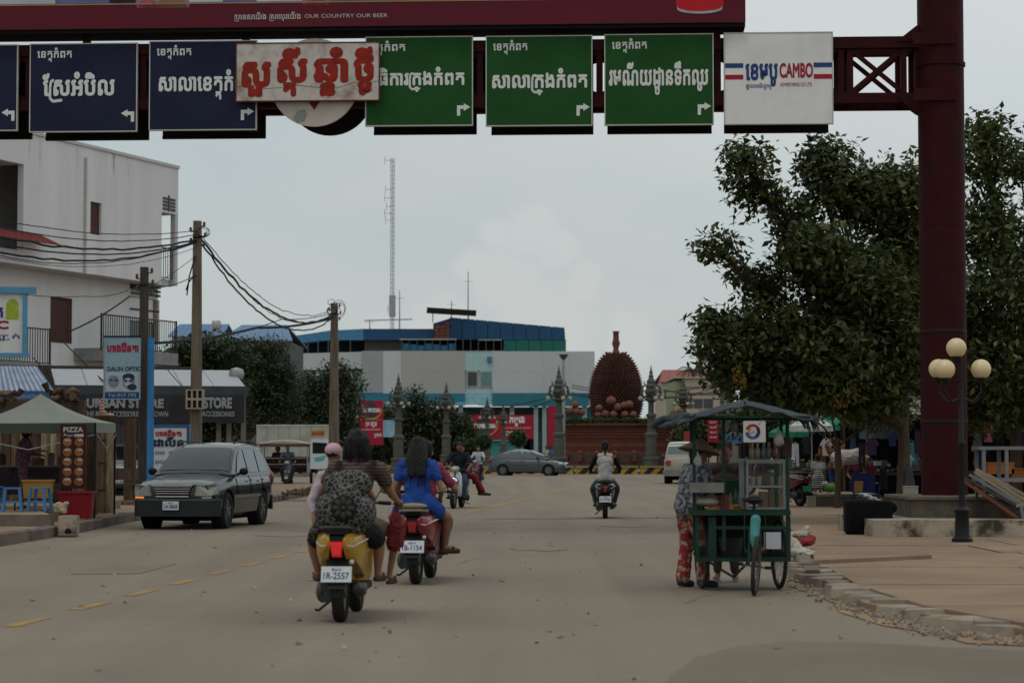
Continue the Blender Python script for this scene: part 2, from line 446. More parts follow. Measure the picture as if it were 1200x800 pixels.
# tar-filled cracks, oil stains and a repaired trench
crk = M('tar_crack',(.13,.105,.08),.9,.3,4); stn = M('oil_stain',(.198,.160,.121),.8,.12,3); rpt = M('repair_patch',(.185,.15,.115),.9,.15,1,bump=.4,bscale=50)
rk_ = random.Random(21)
for i,(x,y,a,ln) in enumerate(((1.6,21,1.5,6),(-.8,28,1.4,8),(2.4,36,1.5,9),(-1.5,42,1.3,9),(4.4,52,1.5,12))):
 vs = []; n_ = int(ln / .22); px_,py_ = x,y
 for k in range(n_):
  a += rk_.uniform(-.28,.28); px_ += .22 * math.cos(a); py_ += .22 * math.sin(a); w2_ = rk_.uniform(.003,.008); vs += [(px_ - w2_ * math.sin(a),py_ + w2_ * math.cos(a),.003),(px_ + w2_ * math.sin(a),py_ - w2_ * math.cos(a),.003)]
 MB().add(vs,[(2 * k,2 * k + 1,2 * k + 3,2 * k + 2) for k in range(n_ - 1)]).build('asphalt_crack',crk,road)
for (x,y,r) in ((-2.0,25,.3),(.4,33,.5),(-3.9,38.5,.6),(2.2,43,.5),(-6.3,45,.9)):
 n_ = 14; sheet([(x + r * rk_.uniform(.6,1.1) * math.cos(2 * PI * k / n_),y + r * rk_.uniform(1.0,2.0) * math.sin(2 * PI * k / n_)) for k in range(n_)],.0055).build('oil_stain',stn,road)
sheet([(-.6,47),(4.6,48.2),(4.55,49.3),(-.65,48.1)],.0045).build('repair_patch',rpt,road); sheet([(-5.2,26.2),(-4.4,26.3),(-4.3,28.6),(-5.15,28.5)],.0045).build('repair_patch',rpt,road)
# lane line: dashes, then a long solid stroke
ochre = M('worn_yellow_paint',(.34,.20,.06),.8,.25,6,dirt=(.17,.14,.11),dscale=3,damt=.8)
def lane_x(Y): return -4.11 + .080 * (Y - 18.9) if Y < 30.2 else -3.21 + .0965 * (Y - 30.2)
def strip(Y0,Y1,wd=.13):
 n = max(2,int((Y1 - Y0) / 3)); vs = []
 for i in range(n + 1):
  Y = Y0 + (Y1 - Y0) * i / n; e = .012 * math.sin(i * 7.1)
  vs += [(lane_x(Y) - wd / 2 + e,Y,.004),(lane_x(Y) + wd / 2 + e,Y,.004)]
 return MB().add(vs,[(2 * i,2 * i + 1,2 * i + 3,2 * i + 2) for i in range(n)])
for k in range(-3,16):
 Y = 18.9 + 1.93 * k; strip(Y - .48,Y + .48).build('lane_dash',ochre,road)
strip(52,100,.15).build('lane_line',ochre,road)

# ---------------------------------------------------------------- pavements with kerb stones
def kerb_run(pts,parent,h,wd,seg,m,name='kerb_stone',side=1,upto=1e9,jit=.012):
 acc = []
 for a,b in zip(pts,pts[1:]):
  a,b = Vector(a),Vector(b); ln = (b - a).length; n = max(1,round(ln / seg))
  for i in range(n): acc.append((a.lerp(b,i / n),a.lerp(b,(i + 1) / n)))
 far = MB()
 for a,b in acc:
  d = (b - a).normalized(); nn = Vector((-d.y,d.x)) * side
  a2,b2 = a + d * .008,b - d * .008
  hh = h + rnd.uniform(-jit,jit); o = rnd.uniform(-jit,jit); c = .025
  q0,q1 = a2 + nn * o,b2 + nn * o
  m_ = MB(); r = []
  for q in (q0,q1):
   r.append([(q.x,q.y,-.02),(q.x,q.y,hh - c),(q.x + nn.x * c,q.y + nn.y * c,hh),(q.x + nn.x * wd,q.y + nn.y * wd,hh),(q.x + nn.x * wd,q.y + nn.y * wd,-.02)])
  if a.y < upto: MB().loft(r).build(name,m,parent)
  else: far.loft(r)
 if far.v: stuff(far.build('kerb_far_run',m,parent))
LK = [(-10.5,24),(-8.6,29),(-7.8,33.7),(-7.66,38.9),(-7.8,45),(-7.6,52),(-6.8,60),(-6.5,72),(-6.6,84),(-8.2,88),(-16,91),(-60,93)]
lp = MB(); lp.prism([(x - .02,y) for x,y in LK] + [(-60,24)],-.02,.165,axis=2)
lpav = struct(lp.build('left_pavement',slab_m2))
kerb_run(LK,lpav,.19,.16,1.0,kerb_m,side=1,upto=84)
st = MB(); st.prism([(-7.85,38.0),(-8.75,41.2),(-8.8,50),(-22,50),(-22,37.2)],.16,.35,axis=2)
plat = struct(st.build('shop_step',slab_m)); 
for i in range(12):
 x0 = -7.86 - i * 1.02
 MB().box(x0 - 1.0,x0,37.95 - .06 * i,38.2 - .06 * i,.166,.362 + .004 * (i % 3)).build('step_stone',kerb_m,plat)
RK = [(16,13.0),(9,14.6),(6,16),(3.92,17),(3.5,18.2),(3.1,20.2),(3.24,24.8),(3.9,31),(5.2,45),(6.3,56),(10,100),(12,125)]
rp_ = MB(); rp_.prism([(x + .1,y) for x,y in RK] + [(60,125),(60,13)],-.02,.075,axis=2)
rpav = struct(rp_.build('right_pavement',slab_m2))
kerb_run([(x,y) for x,y in RK[6:]],rpav,.125,.18,1.2,kerb_m,side=-1,upto=90)
def kx(Y):
 for (x0,y0),(x1,y1) in zip(RK[3:],RK[4:]):
  if y0 <= Y <= y1: return x0 + (x1 - x0) * (Y - y0) / (y1 - y0)
 return RK[3][0]
# concrete slabs with open joints, near rows one by one
rows = [16.6,19.3,22.3,25.6,29.2,31.4,33.6,37.2,41.2,46,52,60]
for i in range(len(rows) - 1):
 y0,y1 = rows[i] + .02,rows[i + 1] - .02
 xs = [None] + [kx((y0 + y1) / 2) + 2.6 + 3.4 * k + (.5 if i % 2 else 0) for k in range(6)]
 for a,b in zip(xs,xs[1:]):
  if a is None: p = [(kx(max(y0,17.2)) + (.30 if y0 < 25 else .22),y0),(b - .02,y0),(b - .02,y1),(kx(y1) + (.30 if y1 < 26 else .22),y1)]
  else: p = [(a + .02,y0),(b - .02,y0),(b - .02,y1),(a + .02,y1)]
  z = .118 + rnd.uniform(-.006,.006)
  m_ = MB(); m_.prism(p,.06,z,axis=2); m_.build('concrete_slab',slab_m if rnd.random() < .7 else slab_m2,rpav)
# the raised cover slab by the kerb
q = [(gx(952,gd(672)),gd(672)),(gx(1090,gd(665)),gd(665)),(gx(1072,gd(655)),gd(655)),(gx(955,gd(657)),gd(657))]
cv = MB(); cv.prism(q,.10,.165,axis=2); tag(cv.build('drain_cover',slab_m2),'low raised concrete drain cover slab on the right pavement near the food cart','drain cover')
# broken kerb chunks along the near corner, with orange dirt washed on the asphalt
edge = [(gx(a,gd(b)),gd(b)) for a,b in ((928,668),(945,684),(972,700),(1005,714),(1045,726),(1095,738),(1150,745),(1215,752),(1290,757))]
dd = []
for i,(x,y) in enumerate(edge): dd.append((x - .16 - .1 * math.sin(i * 2.3),y - .42 - .16 * math.cos(i * 3.1)))
dd2 = [(x + .35,y + .5) for x,y in reversed(edge)]
struct(sheet(dd + dd2,.008).build('dirt_edge',dust,road))
frag = M('broken_concrete',(.28,.225,.175),.92,.25,4,bump=.9,bscale=9,dirt=(.12,.09,.07),damt=.6)
for (x0,y0),(x1,y1) in zip(edge,edge[1:]):
 n = max(2,int(math.hypot(x1 - x0,y1 - y0) / .42))
 for i in range(n):
  t = (i + .5) / n; x = x0 + (x1 - x0) * t; y = y0 + (y1 - y0) * t
  for row in range(2):
   cx_,cy_ = x + .06 + row * .16 + rnd.uniform(-.08,.08),y + .05 + row * .2 + rnd.uniform(-.07,.07)
   if row == 0 and rnd.random() < .6: continue
   r = rnd.uniform(.20,.34) if row else rnd.uniform(.06,.13); k = rnd.randint(4,7); a0 = rnd.random() * 6
   pts = [(cx_ + r * rnd.uniform(.75,1.1) * 1.15 * math.cos(a0 + 2 * PI * j / k),cy_ + r * rnd.uniform(.75,1.1) * math.sin(a0 + 2 * PI * j / k)) for j in range(k)]
   h = (.04 if row == 0 else .10) + rnd.uniform(-.012,.012)
   m_ = MB(); n_ = k
   top = [(p[0] * .9 + cx_ * .1,p[1] * .9 + cy_ * .1,h + rnd.uniform(-.012,.012)) for p in pts]
   m_.add([(p[0],p[1],-.01) for p in pts] + top,[tuple(range(n_,2 * n_))] + [(j,(j + 1) % n_,n_ + (j + 1) % n_,n_ + j) for j in range(n_)])
   m_.build('concrete_fragment',frag,rpav)
gravel = MB()
for i in range(520):
 (x0,y0),(x1,y1) = rnd.choice(list(zip(edge,edge[1:]))); t = rnd.random(); s_ = rnd.uniform(.008,.03)
 gravel.obox((x0 + (x1 - x0) * t + rnd.gauss(-.02,.1),y0 + (y1 - y0) * t + rnd.gauss(-.12,.22),s_ * .5 + .008),(s_,s_ * 1.3,s_),(rnd.random(),rnd.random(),rnd.random() * 3))
tag(gravel.build('gravel',frag),'loose gravel scattered below the broken kerb','gravel',kind='stuff')
lit = MB()
for i in range(160):
 d = rnd.uniform(13,60); px = rnd.uniform(40,1000); s_ = rnd.uniform(.01,.035)
 lit.obox((gx(px,d),d,s_ * .3),(s_,s_ * 1.6,s_ * .6),(rnd.random(),0,rnd.random() * 3))
tag(lit.build('road_grit',frag),'scattered grit and crumbs lying on the asphalt','grit',kind='stuff')

# ---------------------------------------------------------------- gantry over the road
GR = -math.atan(.0545)
GO = Vector((7.2,37.0,0))
def gl(px,off=0.0):
 """local x on the gantry's line for a picture x, off metres behind its front"""
 k = (px - 600) / FPX
 ex,ey = math.cos(GR),math.sin(GR); nx,ny = -ey,ex
 ox,oy = GO.x + nx * off,GO.y + ny * off
 return (k * oy - ox) / (ex - k * ey)
def gzz(px,py,off=0.0):
 x = gl(px,off); d = GO.y + x * math.sin(GR) + off * math.cos(GR)
 return at(px,py,d).z
gan = thing('sign_gantry','maroon steel gantry spanning the road on a thick round post','gantry',GO,GR)
p = MB(); p.lathe([(.385,.36),(.385,13.0)],n=28); p.lathe([(.41,7.88),(.41,7.94)],n=28)
p.build('post',steel,gan,40)
for z in (2.6,5.2,10.2): q = MB(); q.lathe([(.386,z - .012),(.391,z),(.386,z + .012)],n=28); q.build('weld_seam',steel,gan,40)
for z in (1.9,3.4): q = MB(); q.lathe([(.388,z),(.392,z + .01),(.392,z + .05),(.388,z + .06)],n=28); q.build('steel_band',darksteel,gan,40)
p = MB(); p.lathe([(.58,.36),(.58,.41)],n=24)
for k in range(10): p.lathe([(.025,.41),(.025,.47)],(.5 * math.cos(k * .628),.5 * math.sin(k * .628),0),6)
p.build('base_flange',darksteel,gan,40)
p = MB(); p.lathe([(.385,0),(.385,13.0)],(-18.6,0,0),n=28); p.build('post',steel,gan,40)
ZT,ZB = 8.30,7.36
for off in (0,.74):
 for z,h in ((ZT,.19),(ZB,.17)):
  MB().box(-18.3,-.05,off - .09,off + .09,z - h / 2,z + h / 2).build('chord',steel,gan)
xs = [gl(a) for a in (1078,1062,999,988,843,703,562,420,300,165,30,-110,-250)]
for x in xs:
 for off in (0,.74): MB().box(x - .05,x + .05,off - .05,off + .05,ZB + .085,ZT - .095).build('upright',steel,gan)
 MB().box(x - .04,x + .04,.05,.69,ZT - .05,ZT + .03).build('cross_tie',steel,gan)
 MB().box(x - .04,x + .04,.05,.69,ZB - .03,ZB + .05).build('cross_tie',steel,gan)
for a,b in zip(xs[1:],xs[2:]):
 if a - b < .4: continue
 for off in (0,.74):
  MB().bar((a,off,ZT - .1),(b,off,ZB + .09),.075).build('brace',steel,gan)
  MB().bar((a,off - .002,ZB + .09),(b,off - .002,ZT - .1),.07).build('brace',steel,gan)
for s_,z in ((1,ZT),(-1,ZB)):
 m_ = MB(); m_.prism([(-.75,z),(-.3,z + s_ * .02),(-.3,z + s_ * .32),(-.42,z + s_ * .26)],-.11,.11); m_.build('gusset',steel,gan)
 MB().box(-.5,.22,-.42,-.385,z - .1,z + .1).build('cleat',steel,gan)

def sign_thing(name,label,cat,px0,px1,py0,py1,mat_,group=None,rim=signgrey,back=True,off=-.16,hang=True):
 """panel hung on the truss; returns the thing and its local rectangle"""
 pm = (px0 + px1) / 2
 x0,x1 = gl(px0,off),gl(px1,off); z1 = gzz(pm,py0,off); z0 = gzz(pm,py1,off)
 ex,ey = math.cos(GR),math.sin(GR)
 cx_ = (x0 + x1) / 2; b = Vector((GO.x + ex * cx_ - ey * off,GO.y + ey * cx_ + ex * off,z0))
 t = thing(name,label,cat,b,GR + R(.15),group)
 hw = (x1 - x0) / 2; h = z1 - z0
 tilt = 0
 MB().box(-hw + .012,hw - .012,-.012,.03,.012,h - .012).build('face_panel',mat_,t)
 f = MB(); f.box(-hw,hw,-.02,.05,0,.018); f.box(-hw,hw,-.02,.05,h - .018,h); f.box(-hw,-hw + .018,-.021,.051,.018,h - .018); f.box(hw - .018,hw,-.021,.051,.018,h - .018)
 f.build('rim',rim,t)
 if back:
  bx = MB(); bx.box(-hw + .04,hw - .0,.93,.98,-.01,h - .01); bx.box(-hw + .04,hw,.90,.93,-.01,.04); bx.build('rear_panel',darksteel,t)
  for s_ in (-1,1): MB().box(s_ * (hw - .3) - .03,s_ * (hw - .3) + .03,.055,.075,.1,h - .05).build('hanger',darksteel,t)
 return t,hw,h
def arrow_right(t,hw,h,s_=1):
 x = hw - .13 if s_ > 0 else hw - .06
 a = MB(); pts = [(-.16,0),(-.105,0),(-.105,.115),(-.045,.115),(-.045,.08),(.065,.145),(-.045,.21),(-.045,.175),(-.16,.175)]
 cx_,cz = hw - .11,.17
 pts = [(cx_ + (p[0] if s_ > 0 else -p[0] - .1),cz + p[1]) for p in pts]
 n_ = len(pts); a.prism(pts,-.020,-.013); a.build('arrow',signwhite,t)
SG = 'direction signs hung on the gantry'
def dir_sign(px0,px1,py0,py1,mat_,main,label,mx,mz=(.42,.70),small=True,dirn=1,smx=(.07,.39)):
 t,hw,h = sign_thing('direction_sign',label,'road sign',px0,px1,py0,py1,mat_,SG)
 W_ = 2 * hw
 if main: write(main,-hw + mx[0] * W_,-hw + mx[1] * W_,mz[0] * h,mz[1] * h,-.0165,signwhite,t,bold=.034)
 if small: write('ខេត្តកំពត',-hw + smx[0] * W_,-hw + smx[1] * W_,.79 * h,.955 * h,-.0165,signwhite,t,bold=.03)
 arrow_right(t,hw,h,dirn)
 return t
dir_sign(-110,17,53,154,navy,'ស្រែចេង','dark blue direction sign cut off by the left picture edge',(.1,.55),dirn=-1)
dir_sign(31,158,51,155,navy,'ស្រែអំបិល','dark blue direction sign with left arrow above the white building',(.12,.79),(.33,.68),dirn=-1)
dir_sign(172,299,48,153,navy,'សាលាខេត្តកំពត','dark blue direction sign with right arrow, half covered by the red lettered board',(.09,.98),(.34,.68))
dir_sign(427,554,43,148,green,'អធិការក្រុងកំពត','green direction sign overlapped by the red lettered board',(.02,.92),(.38,.66),smx=(.0,.37))
dir_sign(569,695,42,148,green,'សាលាក្រុងកំពត','middle green direction sign with right arrow',(.06,.95),(.34,.64))
dir_sign(709,838,40,147,green,'រមណីយដ្ឋានទឹកឈូ','rightmost green direction sign beside the white advertiser panel',(.04,.95),(.33,.70))
# white advertiser panel
t,hw,h = sign_thing('advertiser_sign','white advertiser panel with blue and red stripes on the gantry','sign',850,979,38,146,white_panel,rim=signgrey)
for x0,x1 in ((-hw + .02,-hw + .325),(hw - .325,hw - .02)):
 MB().box(x0,x1,-.017,-.013,.615 * h,.665 * h).build('stripe',bluep,t)
 MB().box(x0,x1,-.017,-.013,.49 * h,.54 * h).build('stripe',redp,t)
write('ខេមបូ',-hw + .36,-hw + .90,.41 * h,.66 * h,-.0165,bluep,t,bold=.04)
write('CAMBO',-hw + .93,-hw + 1.49,.50 * h,.665 * h,-.0165,redp,t,bold=.035)
write('ផ្សាយពាណិជ្ជកម្ម',-hw + .37,-hw + .80,.375 * h,.45 * h,-.0165,bluep,t,bold=.02)
write('ADVERTISING CO LTD',-hw + .94,-hw + 1.47,.41 * h,.45 * h,-.0165,redp,t,bold=.01)
# aged white board with red lettering, in front of the others
t,hw,h = sign_thing('greeting_board','aged white board with big red new year lettering and rusty rim','sign',274,444,50,119,aged_panel,rim=rust,back=False,off=-.30)
for px0,px1,s_ in ((281,316,'សួ'),(323,359,'ស្តី'),(366,407,'ឆ្នាំ'),(413,437,'ថ្មី')):
 f0,f1 = (px0 - 274) / 170,(px1 - 274) / 170
 write(s_,-hw + f0 * 2 * hw,-hw + f1 * 2 * hw,.08 * h if s_ else 0,(.92 if s_ != 'សួ' else .68) * h,-.0165,redprint,t,bold=.05)
ck = MB(); pts = [(-hw + 2 * hw * a,h * b) for a,b in ((.01,.25),(.08,.3),(.2,.22),(.34,.24),(.42,.28),(.55,.24),(.7,.22),(.83,.32),(.92,.30),(.99,.34))]
for a,b in zip(pts,pts[1:]): ck.bar((a[0],-.0145,a[1]),(b[0],-.0145,b[1]),.006,.004)
ck.build('crack',rust,t)
# round board with a red triangle
cxp,czp = 367,97
x = gl(cxp,-.2); r = 53 * .0142
t = thing('round_sign','round cream board with red triangle behind the red lettered board','sign',Matrix.Rotation(GR,3,'Z') @ Vector((x,-.2,0)) + GO + Vector((0,0,gzz(cxp,czp,-.2))),GR)
MB().lathe([(r,-.02),(r,.03)],n=48,axis=1).build('face_panel',cream,t,40)
MB().lathe([(r,.9),(r,.96)],(.14,0,-.02),n=48,axis=1).build('rear_panel',darksteel,t,40)
m_ = MB(); m_.prism([(-.26,-.10),(.26,-.10),(0,-.47)],-.026,-.021); m_.build('triangle',darkred,t)
m_ = MB(); m_.prism([(-.36,-.6),(-.28,-.48),(-.17,-.45),(-.12,-.53),(-.17,-.66),(-.3,-.68)],-.026,-.021); m_.build('emblem',M('faded_grey_print',(.2,.21,.2),.7),t)
MB().bar((-.3,.0,.1),(-.3,.9,.1),.05).bar((.3,.0,.1),(.3,.9,.1),.05).build('hanger',darksteel,t)
# billboard on top
x0,x1 = gl(-300,-.35),gl(876,-.35)
zb = gzz(876,25.5,-.35)
t = thing('billboard','long beer billboard above the gantry with dark red base band','billboard',Matrix.Rotation(GR,3,'Z') @ Vector((x0,-.35,0)) + GO + Vector((0,0,zb)),GR)
Wb = x1 - x0
MB().box(0,Wb,.02,.06,0,3.4).build('face_panel',M('faded_print',(.20,.19,.27),.5,.15,.8),t)
MB().box(0,Wb,.10,.85,-.06,3.4).build('casing',darksteel,t)
MB().box(0,Wb,.008,.018,0,.40).build('base_band',redband,t)
MB().box(0,Wb,.003,.018,.40,.425).build('gold_line',M('gold_print',(.28,.18,.09),.5),t)
MB().box(Wb * .62,Wb,.012,.019,.426,3.4).build('dark_backdrop',M('maroon_print',(.09,.008,.018),.5,.2,.8),t)
def bbx(px): return gl(px,-.35) - x0
prn = [M('print_white',(.42,.42,.47),.6,.2,1.5),M('print_blue',(.10,.11,.22),.6,.3,1.5),M('print_skin',(.25,.12,.08),.6,.2,2),M('print_black',(.02,.015,.02),.6),M('print_pink',(.32,.06,.09),.6,.5,6)]
for i,(a,b,k,z1) in enumerate(((-20,60,0,2.3),(60,124,1,2.5),(124,155,3,2.2),(155,185,4,.56),(176,220,2,.56),(218,258,0,2.6),(258,298,1,2.4),(298,352,0,2.5),(352,385,4,.6),(385,452,1,2.2),(452,520,3,2.4))):
 a,b = bbx(a),bbx(b); m_ = MB()
 m_.prism([(a,.43),(b,.43),(b - .04,z1 * .6),(b - .18,z1),(a + .15,z1),(a + .03,z1 * .6)],.006,.011 + .0005 * i); m_.build('printed_figure',prn[k],t)
write('ប្រទេសយើង ស្រាបៀរយើង',bbx(272),bbx(350),.09,.25,.006,signgrey,t,bold=.02)
write('OUR COUNTRY OUR BEER',bbx(355),bbx(453),.14,.205,.006,signgrey,t,bold=.004)
a,b = bbx(794),bbx(850); cm = (a + b) / 2; rr = (b - a) / 2
m_ = MB(); m_.prism([(a,.30)] + [(cm - rr * math.cos(PI * k / 12),.27 - .10 * math.sin(PI * k / 12)) for k in range(13)] + [(b,.30),(b,2.0),(a,2.0)],0,.005); m_.build('beer_can_print',M('can_red',(.42,.01,.015),.4,.1),t)
m_ = MB(); m_.prism([(cm - rr * .96 * math.cos(PI * k / 12),.22 - .08 * math.sin(PI * k / 12)) for k in range(13)] + [(cm + rr * .96 * math.cos(PI * k / 12),.27 - .09 * math.sin(PI * k / 12)) for k in range(13)],-.004,-.001); m_.build('can_rim_print',M('can_rim',(.3,.32,.36),.4),t)
for px in (91,281,466,648,843):
 MB().box(bbx(px) - .06,bbx(px) + .06,.35,.47,gzz(px,48,0) - zb - .2,-.06).build('stanchion',steel,t)

# pedestals of the gantry post
ped = thing('gantry_pedestal','stepped stained concrete plinth under the maroon post','plinth',(7.35,36.0,.118))
m_ = MB(); m_.box(-1.75,4.2,-1.55,2.2,0,.26); m_.build('lower_step',plaster2,ped)
m_ = MB(); m_.box(-.95,.95,-.35,1.9,.262,.55); m_.build('upper_block',M('mouldy_concrete',(.10,.085,.065),.9,.3,2,bump=.4,dirt=(.025,.02,.017),dscale=1.5,damt=.9),ped)
m_ = MB(); m_.box(-1.0,1.0,-.40,1.95,.552,.60); m_.build('cap_slab',M('plinth_cap',(.12,.095,.075),.9,.3,2),ped)
# globe street lamp
ls = thing('globe_lamp','black street lamp with four yellowed glass globes beside the maroon post','street lamp',(gx(1126,32.6),32.6,.118))
m_ = MB(); m_.lathe([(.155,0),(.155,.05),(.13,.06),(.11,.1),(.10,.42),(.115,.44),(.115,.47),(.06,.52)],n=16); m_.build('base',black,ls,40)
m_ = MB(); m_.lathe([(.05,.5),(.04,1.4),(.055,1.42),(.055,1.47),(.038,1.49),(.034,2.72)],n=12); m_.build('post',black,ls,40)
gm = M('yellowed_globe',(.62,.50,.28),.35,.08,4,dirt=(.40,.30,.16),damt=.4)
for (gx_,gy_,gz_) in ((0,0,2.84),(-.20,-.16,2.52),(-.22,.22,2.54),(.37,.05,2.53)):
 m_ = MB(); m_.ell((gx_ - .06,gy_,gz_),.148,20,14); m_.build('globe',gm,ls,60)
 m_ = MB()
 if gz_ < 2.8:
  m_.tube([(-.0,0,2.1),((gx_ - .06) * .6,gy_ * .6,2.05),(gx_ - .06,gy_,2.2),(gx_ - .06,gy_,gz_ - .17)],.018,8)
 m_.lathe([(.03,gz_ - .22),(.07,gz_ - .17),(.085,gz_ - .125)],(gx_ - .06,gy_,0),12)
 m_.build('arm',black,ls,40)
# ================================================================ BUILDINGS
brownwood = M('brown_shutter',(.075,.028,.024),.6,.2,5)
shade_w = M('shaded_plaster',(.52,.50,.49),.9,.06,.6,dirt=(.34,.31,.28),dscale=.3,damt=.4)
railm = M('railing_black',(.03,.027,.027),.5,.1)
# ---- white three storey building on the left; local +x runs away along its side wall, -y faces the street
wb = thing('white_building','white three storey corner building with long blank side wall','building',(-13.6,90,.165),R(68.96))
def wx(px,off=0.0):
 k = (px - 600) / FPX; c,s_ = math.cos(R(68.96)),math.sin(R(68.96))
 ox,oy = -13.6 - s_ * off,90 + c * off
 return (k * oy - ox) / (c - k * s_)
def wz(px,py,off=0.0):
 x = wx(px,off); c,s_ = math.cos(R(68.96)),math.sin(R(68.96)); return at(px,py,90 + s_ * x + c * off).z - .165
x188 = wx(188)
XL = -34
ZS,ZP = 7.97,12.75
def wall_holes(x0,x1,z0,z1,y0,y1,holes,name,mat_,par):
 """wall slab along x with rectangular openings"""
 m_ = MB(); xs_ = sorted({x0,x1,*[h[0] for h in holes],*[h[1] for h in holes]})
 for a,b in zip(xs_,xs_[1:]):
  hs = sorted([(h[2],h[3]) for h in holes if h[0] <= a + 1e-6 and h[1] >= b - 1e-6]); z = z0
  for c,d in hs:
   if c > z + 1e-6: m_.box(a,b,y0,y1,z,c)
   z = d
  if z < z1 - 1e-6: m_.box(a,b,y0,y1,z,z1)
 return m_.build(name,mat_,par)
w3 = (wx(104),wx(117),wz(110,275),wz(110,237))
rec = (-30,wx(25),wz(12,292),wz(12,190))
wall_holes(XL,x188,ZS,ZP,0,.25,[w3,rec],'upper_wall',plaster,wb)
MB().box(x188,0,0,.25,wz(197,250),ZP).build('upper_wall',plaster,wb)
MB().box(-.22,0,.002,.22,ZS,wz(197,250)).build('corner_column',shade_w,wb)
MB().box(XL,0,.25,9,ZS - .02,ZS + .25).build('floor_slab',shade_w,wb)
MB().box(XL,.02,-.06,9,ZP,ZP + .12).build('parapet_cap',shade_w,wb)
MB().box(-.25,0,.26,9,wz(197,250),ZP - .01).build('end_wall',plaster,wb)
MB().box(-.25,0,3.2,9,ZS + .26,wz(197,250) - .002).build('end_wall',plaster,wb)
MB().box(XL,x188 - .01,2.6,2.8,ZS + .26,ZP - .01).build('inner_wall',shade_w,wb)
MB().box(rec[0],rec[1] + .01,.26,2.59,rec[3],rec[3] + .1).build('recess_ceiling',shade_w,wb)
MB().box(w3[0],w3[1],.10,.14,w3[2],w3[3]).build('shutter',brownwood,wb)
# lattice vents and railings at the open corner
m_ = MB(); z0,z1 = wz(197,247),wz(197,231)
for k in range(4): m_.box(x188 + .06,-.26,-.03,.0,z0 + (z1 - z0) * k / 4,z0 + (z1 - z0) * k / 4 + .09)
m_.box((x188 - .26) / 2 - .04,(x188 - .26) / 2 + .04,-.035,-.002,z0 - .03,z1 + .06)
m_.build('vent_lattice',M('vent_gap',(.10,.09,.085),.9),wb)
def railing(par,x0,x1,z0,z1,y,name='railing',axis='x',step=.16):
 m_ = MB()
 if axis == 'x': m_.box(x0,x1,y - .02,y + .02,z1 - .05,z1); m_.box(x0,x1,y - .02,y + .02,z0,z0 + .04)
 n_ = int((x1 - x0) / step)
 for k in range(n_ + 1): m_.box(x0 + (x1 - x0) * k / n_ - .012,x0 + (x1 - x0) * k / n_ + .012,y - .012,y + .012,z0 + .04,z1 - .05)
 return m_.build(name,railm,par)
railing(wb,x188 + .02,-.24,ZS + .26,wz(197,290),.12)
# red-brown tiled canopy over the recess, lower recess
m_ = MB()
for k in range(40):
 x = -30 + k * ((wx(45) + 30) / 40); m_.hexa([(x,-1.0,wz(20,286)),(x + .4,-1.0,wz(20,286)),(x + .4,.0,wz(20,272)),(x,.0,wz(20,272)),(x,-1.0,wz(20,285)),(x + .4,-1.0,wz(20,285)),(x + .4,.0,wz(20,270)),(x,.0,wz(20,270))])
m_.build('tile_canopy',M('canopy_tile',(.16,.03,.025),.8,.3,9),wb)
# middle storey, set back under the overhang
SB = .9
w2 = (wx(59,SB),wx(82,SB),wz(70,400,SB),wz(70,350,SB))
x151 = wx(151,SB)
d2 = (wx(28,SB),wx(54,SB),4.5,wz(40,352,SB))
wall_holes(XL,x151,3.4,ZS - .02,SB,SB + .22,[w2],'middle_wall',plaster,wb)
MB().box(w2[0],w2[1],SB + .05,SB + .09,w2[2],w2[3]).build('shutter',brownwood,wb)
fr = MB(); fr.box(w2[0] - .05,w2[0],SB - .02,SB + .04,w2[2] - .05,w2[3] + .05); fr.box(w2[1],w2[1] + .05,SB - .02,SB + .04,w2[2] - .05,w2[3] + .05); fr.box(w2[0],w2[1],SB - .02,SB + .04,w2[3],w2[3] + .05); fr.box(w2[0],w2[1],SB - .02,SB + .04,w2[2] - .05,w2[2]); fr.build('window_frame',brownwood,wb)
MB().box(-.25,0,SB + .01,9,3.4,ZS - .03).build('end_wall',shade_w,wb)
MB().box(x151,-.26,SB + 1.2,SB + 1.4,3.4,ZS - .03).build('back_wall',M('shop_green',(.012,.05,.035),.7),wb)
z_a,z_b,z_c = wz(175,350,SB),wz(175,378,SB),wz(175,400,SB)
# glazed corner: louvres, window panes, brown slatted shutter
xm = wx(186,SB)
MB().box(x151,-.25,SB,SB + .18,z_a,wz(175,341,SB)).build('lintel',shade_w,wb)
lv = M('teal_louvre',(.05,.09,.09),.5)
for k in range(3):
 for a,b in ((x151 + .1,(x151 + xm) / 2 - .05),((x151 + xm) / 2 + .05,xm - .1),(xm + .05,-.3)):
  MB().box(a,b,SB - .03,SB - .002,z_a + .1 + k * .17,z_a + .2 + k * .17).build('louvre_slat',lv,wb)
pw = M('window_white',(.55,.56,.58),.3,.05)
for a,b in ((x151 + .05,(x151 + xm) / 2 - .04),((x151 + xm) / 2 + .04,xm - .05)):
 MB().box(a,b,SB + .06,SB + .08,z_b + .02,(z_a + z_b) / 2 - .03).build('window_pane',pw,wb)
 MB().box(a,b,SB + .06,SB + .08,(z_a + z_b) / 2 + .03,z_a - .02).build('window_pane',pw,wb)
 MB().box(a,b,SB + .05,SB + .08,z_c + .02,z_b - .03).build('window_pane',M('green_glass',(.008,.035,.022),.1,spec=.7),wb)
MB().box(x151,xm,SB,SB + .12,(z_a + z_b) / 2 - .03,(z_a + z_b) / 2 + .03).build('window_rail',brownwood,wb)
for k in range(18): MB().box(xm,-.27,SB,SB + .05,z_c + k * (z_a - z_c) / 18,z_c + (k + .75) * (z_a - z_c) / 18).build('shutter_slat',M('tan_slat',(.16,.085,.05),.7,.2,4),wb)
